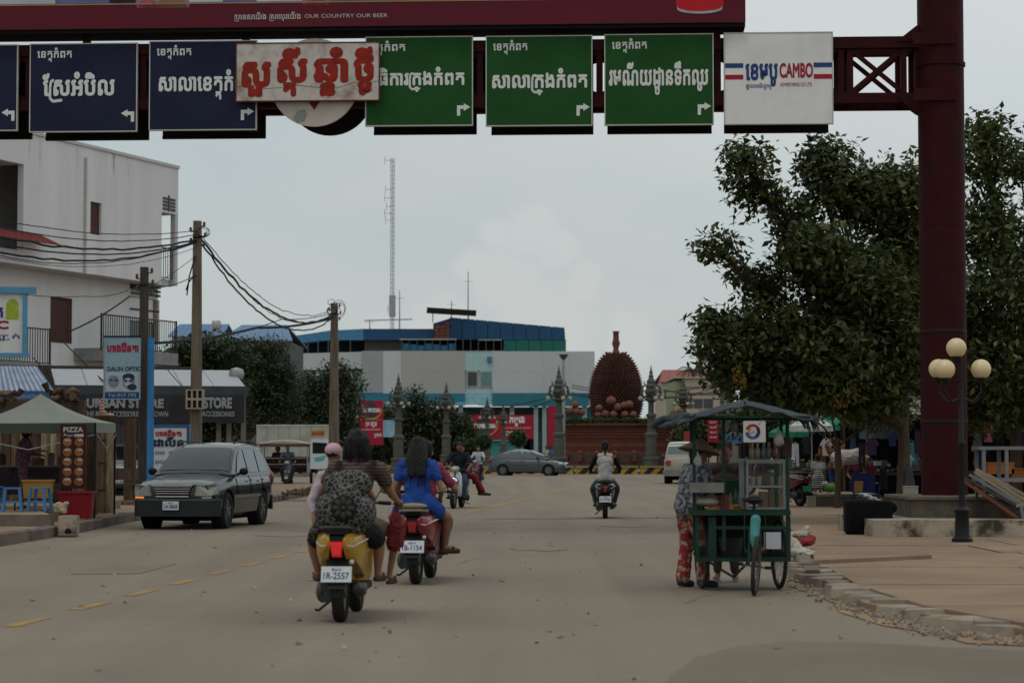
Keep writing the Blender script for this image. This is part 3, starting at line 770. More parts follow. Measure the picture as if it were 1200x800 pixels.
# balconies
for a,b,c,d in ((118,206,372,412),(-40,58,384,420)):
 xa,xb = wx(a,-.3),min(wx(b,-.3),0)
 z1 = wz((a + b) / 2 if b > 100 else 43,c,-.3); z0 = z1 - 1.28
 railing(wb,xa,xb,z0,z1,-.3)
 MB().box(xa - .02,xa + .04,-.33,-.27,z0 - .1,z1 + .02).build('railing_post',railm,wb)
 MB().box(xb - .04,xb + .02,-.33,-.27,z0 - .1,z1 + .02).build('railing_post',railm,wb)
 MB().box(xa,xb,-.4,SB,z0 - .5,z0 - .02).build('balcony_slab',M('balcony_grey',(.24,.235,.24),.9),wb)
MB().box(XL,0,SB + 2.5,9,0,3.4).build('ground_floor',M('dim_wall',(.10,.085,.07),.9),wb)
MB().box(XL,0,-.1,9,3.3,3.45).build('floor_slab',shade_w,wb)
for px in (20,80,127,150,186): MB().box(wx(px,.2) - .2,wx(px,.2) + .2,.05,.45,0,3.3).build('ground_pillar',M('tan_pillar',(.20,.16,.11),.9,.2),wb)
# ---- blue framed shop billboard on the building, cut by the left edge
t = thing('shop_billboard','white shop billboard in a light blue frame at the left edge','sign',(gx(-20,76),76,gz(418,76)),R(10))
s_ = 76 / FPX; Wd = 50 * s_; Hh = 81 * s_; fb = M('sky_blue_frame',(.10,.27,.43),.6,.1,2)
MB().box(-Wd,Wd,0,.1,.12,Hh - .12).build('face_panel',white_panel,t)
for q in ((-Wd - .1,Wd + .1,-.12,.12,0,.14),(-Wd - .1,Wd + .3,-.12,.12,Hh - .18,Hh + .04),(Wd - .16,Wd,-.1,.1,.14,Hh - .18)): MB().box(*q).build('frame_bar',fb,t)
write('ហាងកែ',Wd - 2.2,Wd - .82,1.35,1.85,-.005,M('violet_print',(.05,.03,.20),.6),t,bold=.04)
write('OPTIC',Wd - 2.4,Wd - .62,.95,1.25,-.005,redp,t,bold=.05)
write('ភ្នែកកញ្ចក់',Wd - 2.2,Wd - .25,.55,.82,-.005,M('violet_print',(.05,.03,.20),.6),t)
m_ = MB(); m_.prism([(Wd - .72,1.3),(Wd - .3,1.3),(Wd - .3,1.85),(Wd - .42,2.0),(Wd - .6,2.0),(Wd - .72,1.85)],-.012,-.004); m_.build('printed_bottle',M('lime_print',(.33,.40,.04),.6,.2,5),t)
# ---- grey metal canopy and black shop banner
can = thing('shop_canopy','long grey metal canopy with black store banner under the white building','awning',(gx(65,64),64,.165),R(14))
ex_ = Vector((math.cos(R(14)),math.sin(R(14))))
def cl(px): # local x along canopy front
 k = (px - 600) / FPX; ox,oy = gx(65,64),64; return (k * oy - ox) / (ex_.x - k * ex_.y)
XR = cl(289); zf = 3.12
tin = M('tin_roof',(.33,.34,.355),.5,.06,2,metal=0)
n_ = int(XR / .9)
for k in range(n_):
 a,b = XR * k / n_,XR * (k + 1) / n_
 m_ = MB(); m_.hexa([(a,0,zf),(b - .02,0,zf),(b - .02,3.4,zf + .62),(a,3.4,zf + .62),(a,0,zf + .03),(b - .02,0,zf + .03),(b - .02,3.4,zf + .65),(a,3.4,zf + .65)]); m_.build('roof_sheet',tin,can)
MB().box(-.05,XR + .05,-.08,-.01,zf - .22,zf + .06).build('fascia',M('dark_fascia',(.05,.05,.055),.6),can)
ban = M('black_banner',(.028,.028,.032),.55,.3,1.2,bump=.5,bscale=2)
m_ = MB()
for k in range(24):
 a,b = XR * .985 * k / 24,XR * .985 * (k + 1) / 24
 dy0,dy1 = .05 * math.sin(k * .9),.05 * math.sin((k + 1) * .9)
 dz0,dz1 = .03 * math.sin(k * 1.7),.03 * math.sin((k + 1) * 1.7)
 m_.hexa([(a,-.1 + dy0,zf - 1.02 + dz0),(b,-.1 + dy1,zf - 1.02 + dz1),(b,-.085 + dy1,zf - 1.02 + dz1),(a,-.085 + dy0,zf - 1.02 + dz0),(a,-.1,zf - .2),(b,-.1,zf - .2),(b,-.085,zf - .2),(a,-.085,zf - .2)])
m_.build('banner',ban,can)
lw = M('banner_white',(.27,.27,.28),.7,.25,8)
a,b = cl(101),cl(163); write('URBAN STORE',a,b + .7,zf - .60,zf - .32,-.172,lw,can,bold=.05)
a,b = cl(98),cl(160); write('THE BEST ACCESSORIES IN TOWN',a,b + .9,zf - .85,zf - .69,-.172,lw,can,bold=.02)
a,b = cl(238),cl(271); write('STORE',a,b,zf - .60,zf - .27,-.172,lw,can,bold=.05)
a,b = cl(236),cl(274); write('ACCESSORIES',a,b,zf - .83,zf - .68,-.172,lw,can,bold=.02)
for px in (127,196,258,270,287):
 MB().box(cl(px) - .07,cl(px) + .07,.3,.44,0,zf).build('canopy_post',M('canopy_post',(.19,.16,.12),.8,.2),can)
t = MB(); t.lathe([(.03,0),(.2,.02),(.24,.16),(.2,.3),(.03,.36)],n=14); tag(t.build('roof_vent',alu,None,40,loc=(gx(277,67.5),67.5,3.62)),'small round metal vent standing on the tin canopy roof','vent')
# shop front below the canopy: dark doorway walls, glass, steps
sf = thing('glass_shop','dim shop front with glass doors below the black store banner','shop front',(gx(65,64),64,.165),R(14))
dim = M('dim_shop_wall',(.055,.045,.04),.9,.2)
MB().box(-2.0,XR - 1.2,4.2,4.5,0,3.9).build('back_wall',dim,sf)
for a,b in ((cl(128),cl(147)),(cl(149),cl(163)),(cl(190),cl(217))):
 MB().box(a,b,3.0,3.05,.2,2.7).build('glass_door',M('door_glass',(.09,.10,.10),.15,spec=.7),sf)
 MB().box(a - .06,a,2.97,3.08,0,2.8).build('door_frame',M('door_frame',(.22,.2,.18),.6),sf)
for k in range(3): MB().box(cl(120),cl(235),2.2 - k * .35,2.9,.0 + (2 - k) * 0,.10 + (2 - k) * .0 + .1 * k * 0 + .08).build('step',plaster2,sf) if k == 0 else None
# ---- striped blue market awning and its sign (behind the tent)
t = thing('striped_awning','blue and white striped awning above the carved wooden gate','awning',(gx(-20,60),60,.165),R(12))
s_ = 60 / FPX
X1 = (62 + 20) * s_
for k in range(26):
 a,b = X1 * k / 26,X1 * (k + 1) / 26
 zt = gz(430,62) - .165
 za,zb_ = zt - .6 * 1,zt - .6
 m_ = MB(); m_.hexa([(a,0,zt - .72),(b,0,zt - .72),(b * .75,1.6,zt),(a * .75,1.6,zt),(a,0,zt - .70),(b,0,zt - .70),(b * .75,1.6,zt + .02),(a * .75,1.6,zt + .02)]); m_.build('stripe',M('awn_stripe_blue',(.12,.17,.27),.8,.2) if k % 2 else M('awn_white',(.30,.31,.34),.8,.2),t)
m_ = MB(); m_.box(0,X1,-.03,.0,zt - 1.02,zt - .72); m_.build('valance',M('awn_blue',(.03,.10,.25),.7),t)
write('ហាងលក់គ្រឿង',X1 * .45,X1 * .85,zt - .96,zt - .78,-.035,lw,t)
for x in (.1,X1 - .1): MB().box(x - .03,x + .03,.02,.08,0,zt - .72).build('post',railm,t)

# ================================================================ BLUE BUILDING behind the roundabout
D = 232; S_ = D / FPX
bb = thing('blue_building','large grey and blue commercial building behind the roundabout','building',(0,D,0))
def B(px0,px1,py0,py1,y0,y1,name,m,par=bb):
 return MB().box(gx(px0,D),gx(px1,D),y0,y1,gz(py1,D),gz(py0,D)).build(name,m,par)
gp = [M('grey_panel_%s' % n,c,.7,.05,.3,dirt=(.2,.19,.18),dscale=.15,damt=.3) for n,c in (('dark',(.30,.30,.30)),('light',(.47,.48,.48)),('tan',(.36,.345,.32)),('mid',(.44,.445,.45)))]
teal = M('teal_band',(.025,.16,.24),.6,.1); bl = M('blue_sheet',(.018,.062,.135),.55,.1,.6); mint = M('mint_wall',(.32,.46,.46),.8,.08)
# facade of cladding sheets, each a panel with an open joint
def clad(px0,px1,py0,py1,m,w=13,y0=-.12):
 n = max(1,round((px1 - px0) / w))
 for i in range(n):
  a,b = px0 + (px1 - px0) * i / n,px0 + (px1 - px0) * (i + 1) / n
  for j in range(2):
   c,d = py0 + (py1 - py0) * j / 2,py0 + (py1 - py0) * (j + 1) / 2
   MB().box(gx(a,D) + .004,gx(b,D) - .004,y0 + rnd.uniform(-.002,.002),.1,gz(d,D) + .004,gz(c,D) - .004).build('cladding_panel',m,bb)
clad(424,449,411,460,gp[0],26); clad(449,470,411,461,gp[1],26); clad(470,545,411,461,gp[2],26); clad(577,697,412,461,gp[3],30)
B(424,697,411.5,461,.1,16,'upper_body',gp[3])
B(545,577,413,434,-.1,.1,'mint_panel',mint); B(545,577,460,474,-.6,.1,'mint_panel',M('mint_band',(.22,.42,.47),.7))
for a,b in ((547,560),(562,577)):
 f = B(a,b,434,453,-.08,.12,'window',M('window_frame_pale',(.4,.45,.44),.6))
 B(a + 1,b - 1,435.5,452,-.11,-.081,'pane',dglass if a < 550 else M('green_pane',(.10,.19,.17),.2),f)
B(571,576,418,424,-.5,-.1,'air_conditioner',M('ac_teal',(.05,.15,.2),.6))
B(424,545,461,475,-.8,.1,'blue_band',teal); B(577,690,460.5,476,-.8,.1,'blue_band',M('teal_band2',(.03,.14,.18),.6))
B(424,545,471,475,-.82,-.801,'lower_trim',M('pale_teal',(.12,.3,.38),.6))
gfl = M('ground_floor_teal',(.05,.13,.13),.8,.2,.6)
B(424,697,476,545,3.5,16,'ground_floor',gfl)
for px in (450,500,540,570,600,628,638,660,685): B(px - 2.5,px + 2.5,475,545,-.4,.3,'column',M('pale_column',(.27,.31,.31),.7))
for a,b in ((460,490),(505,535),(580,625),(610,630)): B(a,b,486,540,3.3,3.49,'shutter',M('dark_shutter',(.03,.04,.04),.6))
# upper storey with blue sheeting
m_ = MB(); m_.prism([(gx(424,D),gz(384,D)),(gx(526,D),gz(384,D)),(gx(526,D),gz(397,D)),(gx(424,D),gz(397,D))],2,18); m_.build('roof_band',bl,bb)
m_ = MB(); m_.prism([(gx(337,D),gz(393,D)),(gx(384,D),gz(386,D)),(gx(424,D),gz(384,D)),(gx(424,D),gz(397,D)),(gx(384,D),gz(397,D)),(gx(337,D),gz(402,D))],2.01,18); m_.build('roof_band',M('blue_sheet_pale',(.06,.18,.32),.6),bb)
def sheetrow(px0,px1,ft,fb_,m,n,y,name='cladding_sheet'):
 for i in range(n):
  a,b = px0 + (px1 - px0) * i / n,px0 + (px1 - px0) * (i + 1) / n
  q = MB(); q.prism([(gx(a,D) + .03,gz(ft(a),D)),(gx(b,D) - .03,gz(ft(b),D)),(gx(b,D) - .03,gz(fb_(b),D)),(gx(a,D) + .03,gz(fb_(a),D))],y,y + .15); q.build(name,m,bb)
top = lambda p: 371 + (p - 527) * 12 / 134
sheetrow(526,662,top,lambda p: 397,bl,9,1.2)
sheetrow(590,664,lambda p: 397.3,lambda p: 412,M('green_sheet',(.015,.11,.09),.6,.12),5,1.25)
m_ = MB(); m_.prism([(gx(507,D),gz(378,D)),(gx(527,D),gz(372,D)),(gx(662,D),gz(384,D)),(gx(664,D),gz(412,D)),(gx(592,D),gz(412,D)),(gx(592,D),gz(397,D)),(gx(507,D),gz(397,D))],1.41,16); m_.build('upper_storey',M('navy_body',(.02,.05,.1),.8),bb)
br = M('brick_wall',(.18,.07,.045),.9,.2)
for j in range(5):
 for i in range(3):
  a = 508 + i * 6.2 + (j % 2) * 1.5
  if gz(0,D) and 378 - (a - 507) * .3 < 375 + j * 4.2: B(a,a + 5.6,376.5 + j * 4,380 + j * 4,1.2,1.4,'brick_course',br)
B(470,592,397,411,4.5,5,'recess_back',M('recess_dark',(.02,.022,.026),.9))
B(424,592,411,412.5,0,5,'parapet',gp[2])
for px in list(range(470,592,9)): B(px,px + .9,397,411,.6,.8,'mullion',M('mullion',(.08,.08,.08),.7))
for i in range(7): B(470 + i * 9.3,470 + i * 9.3 + 8.4,402 + (i % 3),410,.85,1.0,'blue_shutter',M('blue_shutter',(.03,.14,.25),.6,.3))
B(468,535,396.6,398,.2,.35,'gutter',M('gutter_pale',(.3,.3,.27),.6)); B(561,588,397.4,398.6,.2,.35,'gutter',M('gutter_pale',(.3,.3,.27),.6))
m_ = MB(); m_.bar((gx(500,D),0,gz(363.5,D)),(gx(558,D),0,gz(367,D)),.55,.6); m_.build('roof_beam',darksteel,bb)
for a,b in ((507,378),(549,374)): B(a - .6,a + .6,364,b,-.05,.15,'beam_post',alu)
B(424,470,397,411,4,15.9,'storey_wall',M('tan_wall',(.17,.15,.13),.9))
# paler wing left
wing = M('pale_wing',(.44,.46,.46),.85,.06,.3,dirt=(.3,.3,.28),dscale=.2)
m_ = MB(); m_.prism([(gx(328,D),gz(422,D)),(gx(352,D),gz(414,D)),(gx(424,D),gz(412,D)),(gx(424,D),gz(432,D)),(gx(328,D),gz(434,D))],0,14); m_.build('wing_parapet',wing,bb)
B(336,424,434,545,.8,14,'wing_wall',mint)
for px in (338,352,372,392,412): B(px - 2,px + 2,434,545,.2,.79,'column',wing)
for px in (344,362,382,402): B(px - 3,px + 3,440,456,.75,.81,'window',dglass)
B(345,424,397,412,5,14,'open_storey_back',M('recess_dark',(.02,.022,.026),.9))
for px in (338,345,352,360,372,384,396,410): B(px - .5,px + .5,398,414,.4,.6,'scaffold_pole',M('mullion',(.08,.08,.08),.7))
# red beer banners and small signs round the square
def beer(t,W,H):
 z = H
 m_ = MB(); m_.lathe([(.26 * W,-.035),(.26 * W,-.03)],(W * .5,0,H * .76) if H > W else (W * .28,0,H * .5),24,axis=1,squash=.55 if H > W else 1.1)
 m_.build('badge',M('badge_dark',(.05,.04,.045),.5),t)
 cx_,cz = (W * .5,H * .76) if H > W else (W * .24,H * .5)
 m_ = MB(); rr = .36 * min(W,H)
 m_.tube([(cx_ + rr * math.cos(a) * 1.1,-.04,cz + rr * math.sin(a) * .8) for a in [PI * (1.05 + k * .09) for k in range(12)]],.03 * W if H > W else .02 * W,5)
 m_.build('badge_ring',M('gold_ring',(.38,.25,.07),.5),t)
white_let = M('white_lettering',(.6,.57,.55),.6)
t = thing('beer_banner','tall red beer banner standing between the wooden pole and a lamp pillar','banner',(gx(420,165),165,0)); s_ = 165 / FPX
W = 29 * s_; H = 52 * s_; z0 = gz(521,165)
MB().box(0,W,0,.12,z0,z0 + H).build('face_panel',redp,t)
tt = bpy.data.objects.new('front',None)
def beerlogo(t,cx_,cz,w,y=-.02):
 m_ = MB(); m_.lathe([(w * .5,y),(w * .5,y + .01)],(cx_,0,cz),24,axis=1,squash=.62); 
 o = m_.build('badge',M('badge_dark',(.05,.04,.045),.5),t)
 m_ = MB(); m_.tube([(cx_ + w * .56 * math.cos(a),y - .01,cz + w * .42 * math.sin(a)) for a in [PI * (1.2 + k * .1) for k in range(10)]],w * .03,5)
 m_.build('badge_ring',M('gold_ring',(.38,.25,.07),.5),t)
 l = write('CAMBODIA',cx_ - w * .5,cx_ + w * .5,cz - w * .09,cz + w * .13,y - .02,white_let,t,bold=.06); l.rotation_euler = (0,0,0)
beerlogo(t,W * .5,z0 + H * .77,W * .8)
MB().box(W * .1,W * .9,-.03,-.001,z0 + H * .56,z0 + H * .58).build('gold_line',M('gold_ring',(.38,.25,.07),.5),t)
write('ស្រា',W * .3,W * .44,z0 + H * .4,z0 + H * .52,-.02,white_let,t,bold=.04); write('បៀរ',W * .5,W * .74,z0 + H * .38,z0 + H * .52,-.02,white_let,t,bold=.04)
write('CAMBODIA BEER',W * .1,W * .9,z0 + H * .33,z0 + H * .36,-.02,white_let,t,bold=.02)
write('ប្រទេស',W * .65,W * .95,z0 + H * .16,z0 + H * .26,-.02,white_let,t,bold=.04)
for x in (.08,W - .08): MB().box(x - .05,x + .05,.13,.23,0,z0 + H).build('post',darksteel,t)
t = thing('beer_banner','wide red beer banner on the building behind the dark grey hatchback','banner',(gx(552,215),215,0)); s_ = 215 / FPX
W = 73 * s_; H = 28 * s_; z0 = gz(514,215)
MB().box(0,W,0,.12,z0,z0 + H).build('face_panel',redp,t)
beerlogo(t,W * .22,z0 + H * .52,W * .36)
write('កម្ពុជា',W * .62,W * .86,z0 + H * .52,z0 + H * .95,-.02,white_let,t,bold=.05)
write('CAMBODIA BEER',W * .5,W * .97,z0 + H * .44,z0 + H * .48,-.02,white_let,t,bold=.02)
write('COLD',W * .55,W * .8,z0 + H * .14,z0 + H * .32,-.02,white_let,t,bold=.04)
for x in (.2,W - .2): MB().box(x - .1,x + .1,.13,.33,0,z0).build('post',darksteel,t)
t = thing('beer_banner','narrow red banner half hidden by the lamp pillar left of the durian','banner',(gx(642,215),215,0))
MB().box(0,1.1,0,.12,gz(522,215),gz(476,215)).build('face_panel',redp,t); MB().box(.4,.6,.13,.25,0,gz(480,215)).build('post',darksteel,t)
t = thing('notice_board','pale blue notice board right of the tall red banner','sign',(gx(449,170),170,0))
MB().box(0,18 * .0654,0,.1,gz(512,170),gz(492,170)).build('face_panel',M('pale_blue_print',(.22,.38,.46),.7,.3,2),t)
for x in (.1,1.05): MB().box(x - .04,x + .04,.11,.19,0,gz(492,170)).build('post',darksteel,t)
# teal shelter under the wide banner
t = thing('teal_kiosk','low teal kiosk under the wide red beer banner','kiosk',(gx(570,205),205,0))
MB().box(0,3.4,0,2,0,gz(517,205)).build('counter',M('teal_paint',(.05,.22,.19),.7,.2),t); MB().box(-.2,3.6,-.3,2.2,gz(516.5,205),gz(515,205)).build('lid',M('pale_teal',(.12,.3,.38),.6),t)

# ---- radio mast and aerials on the roof
t = thing('radio_mast','very tall thin white lattice radio mast rising behind the blue roof','mast',(gx(459.5,250),250,0))
zt = gz(185,250); hw_ = .22
for k,(a,b) in enumerate(((-1,-1),(1,-1),(0,1))):
 MB().bar((a * hw_,b * hw_,0),(a * hw_,b * hw_,zt),.045).build('mast_leg',M('mast_paint',(.33,.31,.31),.6),t)
m_ = MB(); n_ = 70
for i in range(n_):
 z0,z1 = zt * i / n_,zt * (i + 1) / n_; P3 = [(-hw_,-hw_),(hw_,-hw_),(0,hw_)]
 for k in range(3):
  a,b = P3[k],P3[(k + 1) % 3]; m_.bar((*a,z0),(*b,z1),.03); m_.bar((*a,z0),(*b,z0),.025)
stuff(m_.build('mast_lacing',M('mast_paint',(.33,.31,.31),.6),t))
for py,ln in ((188,.9),(222,.8),(232,.9),(242,.7),(250,.9),(258,.8),(362,.5)):
 z = gz(py,250); m_ = MB(); m_.bar((0,0,z),(-ln,0,z),.05); m_.bar((-ln,0,z - .45),(-ln,0,z + .45),.05); m_.build('dipole',M('mast_paint',(.33,.31,.31),.6),t)
MB().box(-.35,.35,-.35,.35,gz(371,250),gz(346,250)).build('feed_cabinet',M('mast_paint',(.33,.31,.31),.6),t)
for px,y0,y1,lab in ((468,383,340,'thin rooftop aerial just right of the tall radio mast'),(548.5,372,318,'thin rooftop aerial above the black roof beam'),(529,372,352,'shortest thin aerial near the end of the roof beam'),(433,386,374,'short aerial on the left part of the blue roof')):
 t = thing('roof_aerial',lab,'aerial',(gx(px,240),240,gz(y0 + 4,240)))
 h = gz(y1,240) - gz(y0 + 4,240); MB().tube([(0,0,0),(0,0,h)],[.09,.05],6).build('mast',alu,t)
 MB().bar((-.5,0,h * .8),(.5,0,h * .8),.04).build('cross_rod',alu,t)
MB().bar((gx(427,238),238,gz(375.5,238)),(gx(483,238),238,gz(374,238)),.12).build('roof_rail',alu,bb,loc=(0,-232,0))

# ---- blue roofed houses far left
def gable(name,label,px0,px1,pyr,pye,d,depth,roofm,wallm,ridge=None):
 t = thing(name,label,'building',((gx(px0,d) + gx(px1,d)) / 2,d,0)); w = (gx(px1,d) - gx(px0,d)) / 2
 zr,ze = gz(pyr,d + depth / 2),gz(pye,d); rw = w if ridge is None else w * ridge
 MB().box(-w + .3,w - .3,.3,depth - .3,0,ze + .05).build('wall',wallm,t)
 n = 8
 for i in range(n):
  a,b = -1 + 2 * i / n,-1 + 2 * (i + 1) / n - .01
  q = MB(); q.hexa([(a * w,0,ze),(b * w,0,ze),(b * rw,depth / 2,zr),(a * rw,depth / 2,zr),(a * w,0,ze + .1),(b * w,0,ze + .1),(b * rw,depth / 2,zr + .1),(a * rw,depth / 2,zr + .1)]); q.build('roof_sheet',roofm,t)
 q = MB(); q.hexa([(-rw,depth / 2 + .02,zr),(rw,depth / 2 + .02,zr),(w,depth,ze),(-w,depth,ze),(-rw,depth / 2 + .02,zr + .1),(rw,depth / 2 + .02,zr + .1),(w,depth,ze + .1),(-w,depth,ze + .1)]); q.build('rear_roof',roofm,t)
 for i in range(4):
  x = -w * .75 + i * w * .5; MB().box(x - .5,x + .5,.24,.31,ze - 2.2,ze - .9).build('window',dglass,t)
 return t
lblue = M('light_blue_roof',(.11,.18,.29),.6,.08,.4)
gable('blue_roof_house','long building with light blue metal roof behind the left trees',255,343,382,400,170,12,lblue,M('dim_house',(.10,.10,.095),.9),.62)
gable('blue_roof_house','small blue roof just right of the white building edge',196,262,381,395,185,10,M('mid_blue_roof',(.09,.16,.28),.6),wing,.9)
gable('red_roof_house','low house with dusty red roof right of the durian',772,860,434,448,300,14,M('dusty_red_roof',(.26,.085,.07),.8,.1,.3),M('cream_house',(.38,.32,.25),.9),.8)
t = thing('cream_building','cream flat roofed building with pale green end right of the durian','building',(0,240,0))
MB().box(gx(800,240),gx(846,240),0,14,0,gz(443,240)).build('wall',M('cream_wall',(.40,.33,.25),.9,.07,.3),t)
MB().box(gx(791,240),gx(800,240) - .01,.5,14,0,gz(446,240)).build('end_wall',M('pale_green_wall',(.28,.31,.17),.9),t)
MB().box(gx(790,240),gx(847,240),-.3,14.3,gz(443,240) + .003,gz(441.5,240)).build('roof_slab',M('cream_slab',(.42,.36,.3),.9),t)
for z in (453,460): MB().box(gx(800,240),gx(846,240),-.12,-.002,gz(z + .6,240),gz(z,240)).build('ledge',M('ledge_brown',(.12,.09,.07),.9),t)
for px in (806,818,830): MB().box(gx(px,240) - .5,gx(px,240) + .5,-.06,-.001,gz(478,240),gz(467,240)).build('window',dglass,t)
t = MB(); d = 172; t.lathe([(.15,0),(.34,.05),(.36,.25),(.36,.6),(.28,.7),(.1,.73)],n=16); tag(t.build('water_tank',alu,None,40,loc=(gx(253,d),d,gz(386,d))),'small round water tank on a roof left of the blue roofs','water tank')
tk = thing('tank_stand','thin legged stand under the roof water tank','stand',(gx(253,d),d,0)); MB().box(-.4,.4,-.3,.3,gz(386,d) - .12,gz(386,d) - .01).build('deck',alu,tk)
for a in (-.35,.35): MB().box(a - .05,a + .05,-.05,.05,0,gz(386,d) - .13).build('leg',alu,tk)

# drain pipe and stains on the white building's long wall
pipe = MB(); pipe.tube([(wx(97),-.06,ZS + .02),(wx(97),-.06,ZP - .4)],.045,8); pipe.build('drain_pipe',M('pipe_pale',(.45,.43,.41),.7),wb,50)
for k in range(7):
 x = rnd.uniform(wx(30),x188 - .3); ln = rnd.uniform(.3,1.2); w_ = rnd.uniform(.03,.12); z = ZP - .01
 MB().add([(x - w_,-.004,z),(x + w_,-.004,z),(x + w_ * .4,-.004,z - ln),(x - w_ * .3,-.004,z - ln * .9)],[(0,1,2,3)]).build('rain_streak',M('rain_stain',(.58,.555,.54),.9,.15,3),wb)
# ================================================================ TREES
def leafmat(name,dark,light,yellow=None):
 m = bpy.data.materials.new(name); m.use_nodes = True; n,l = m.node_tree.nodes,m.node_tree.links; b = n['Principled BSDF']
 b.inputs['Roughness'].default_value = .55; b.inputs['Specular IOR Level'].default_value = .35
 a = n.new('ShaderNodeAttribute'); a.attribute_name = 'tone'
 oi = n.new('ShaderNodeObjectInfo')
 ad = n.new('ShaderNodeMath'); ad.operation = 'MULTIPLY_ADD'; ad.inputs[1].default_value = .0; l.new(oi.outputs['Random'],ad.inputs[0]); l.new(a.outputs['Fac'],ad.inputs[2])
 r = n.new('ShaderNodeValToRGB'); e = r.color_ramp.elements; e[0].color = (*dark,1); e[1].color = (*light,1); e[1].position = .85
 if yellow: k = e.new(.97); k.color = (*yellow,1)
 l.new(ad.outputs[0],r.inputs[0]); l.new(r.outputs[0],b.inputs['Base Color'])
 tr = n.new('ShaderNodeBsdfTranslucent'); l.new(r.outputs[0],tr.inputs[0])
 mx = n.new('ShaderNodeMixShader'); mx.inputs[0].default_value = .25; l.new(b.outputs[0],mx.inputs[1]); l.new(tr.outputs[0],mx.inputs[2])
 l.new(mx.outputs[0],n['Material Output'].inputs[0])
 return m
lm_big = leafmat('leaf_dark',(.020,.030,.009),(.10,.118,.030),(.15,.15,.04))
lm_mid = leafmat('leaf_mid',(.014,.022,.008),(.045,.060,.018))
lm_far = leafmat('leaf_far',(.025,.036,.016),(.065,.08,.03))
lm_top = leafmat('leaf_hedge',(.02,.038,.010),(.05,.085,.02))
bark = M('bark',(.075,.055,.038),.95,.3,6,bump=.8,bscale=9,stretch=(2,2,.5))
def leaves_np(C,size,seed,droop=.35,clump=10,spread=.16,aspect=.52):
 """C: N x 3 twig centres -> verts, faces, tone"""
 g = np.random.default_rng(seed)
 n = len(C) * clump
 P = np.repeat(C,clump,0) + np.clip(g.normal(0,spread,(n,3)),-1.4 * spread,1.4 * spread) * np.array([1,1,.8])
 tone = np.clip(np.repeat(g.uniform(0,.75,len(C)),clump) + g.uniform(-.1,.25,n),0,1)
 a = g.uniform(0,2 * PI,n); el = g.normal(-droop,.5,n); s = size * g.uniform(.65,1.25,n)
 d = np.stack([np.cos(a) * np.cos(el),np.sin(a) * np.cos(el),np.sin(el)],1)
 w_ = np.cross(d,g.normal(0,1,(n,3)) * .45 + np.array([0,0,1])); w_ /= np.linalg.norm(w_,axis=1)[:,None] + 1e-9
 s1 = s[:,None]
 mid = P + d * s1 * .45 - np.cross(w_,d) * s1 * .0
 nrm = np.cross(d,w_) * s1 * .07
 V = np.stack([P,mid + w_ * s1 * aspect / 2 + nrm,P + d * s1,mid - w_ * s1 * aspect / 2 + nrm],1).reshape(-1,3)
 return V,tone,P,a,el,s
def leaf_mesh(name,V,tone,mat_):
 n = len(V) // 4; me = bpy.data.meshes.new(name)
 me.vertices.add(4 * n); me.vertices.foreach_set('co',V.astype(np.float32).ravel())
 me.loops.add(6 * n); me.polygons.add(2 * n)
 b = np.arange(n)[:,None] * 4; idx = np.concatenate([b,b + 1,b + 2,b,b + 2,b + 3],1).astype(np.int32).ravel()
 me.loops.foreach_set('vertex_index',idx); me.polygons.foreach_set('loop_start',np.arange(0,6 * n,3,dtype=np.int32))
 me.update(calc_edges=True)
 at_ = me.attributes.new('tone','FLOAT','POINT'); at_.data.foreach_set('value',np.repeat(tone,4).astype(np.float32))
 me.materials.append(mat_); return me
def blob_points(blobs,n,seed,hollow=.35):
 g = np.random.default_rng(seed); vol = np.array([b[1][0] * b[1][1] * b[1][2] for b in blobs]) ** .75; vol /= vol.sum()
 k = g.choice(len(blobs),n,p=vol); d = g.normal(0,1,(n,3)); d /= np.linalg.norm(d,axis=1)[:,None]
 r = g.uniform(hollow ** 2,1,n) ** .5
 # ragged surface
 r *= 1 + .10 * np.sin(d[:,0] * 7 + k) * np.cos(d[:,2] * 6 + 2 * k)
 C = np.array([b[0] for b in blobs])[k]; Rr = np.array([b[1] for b in blobs])[k]
 return C + d * Rr * r[:,None]
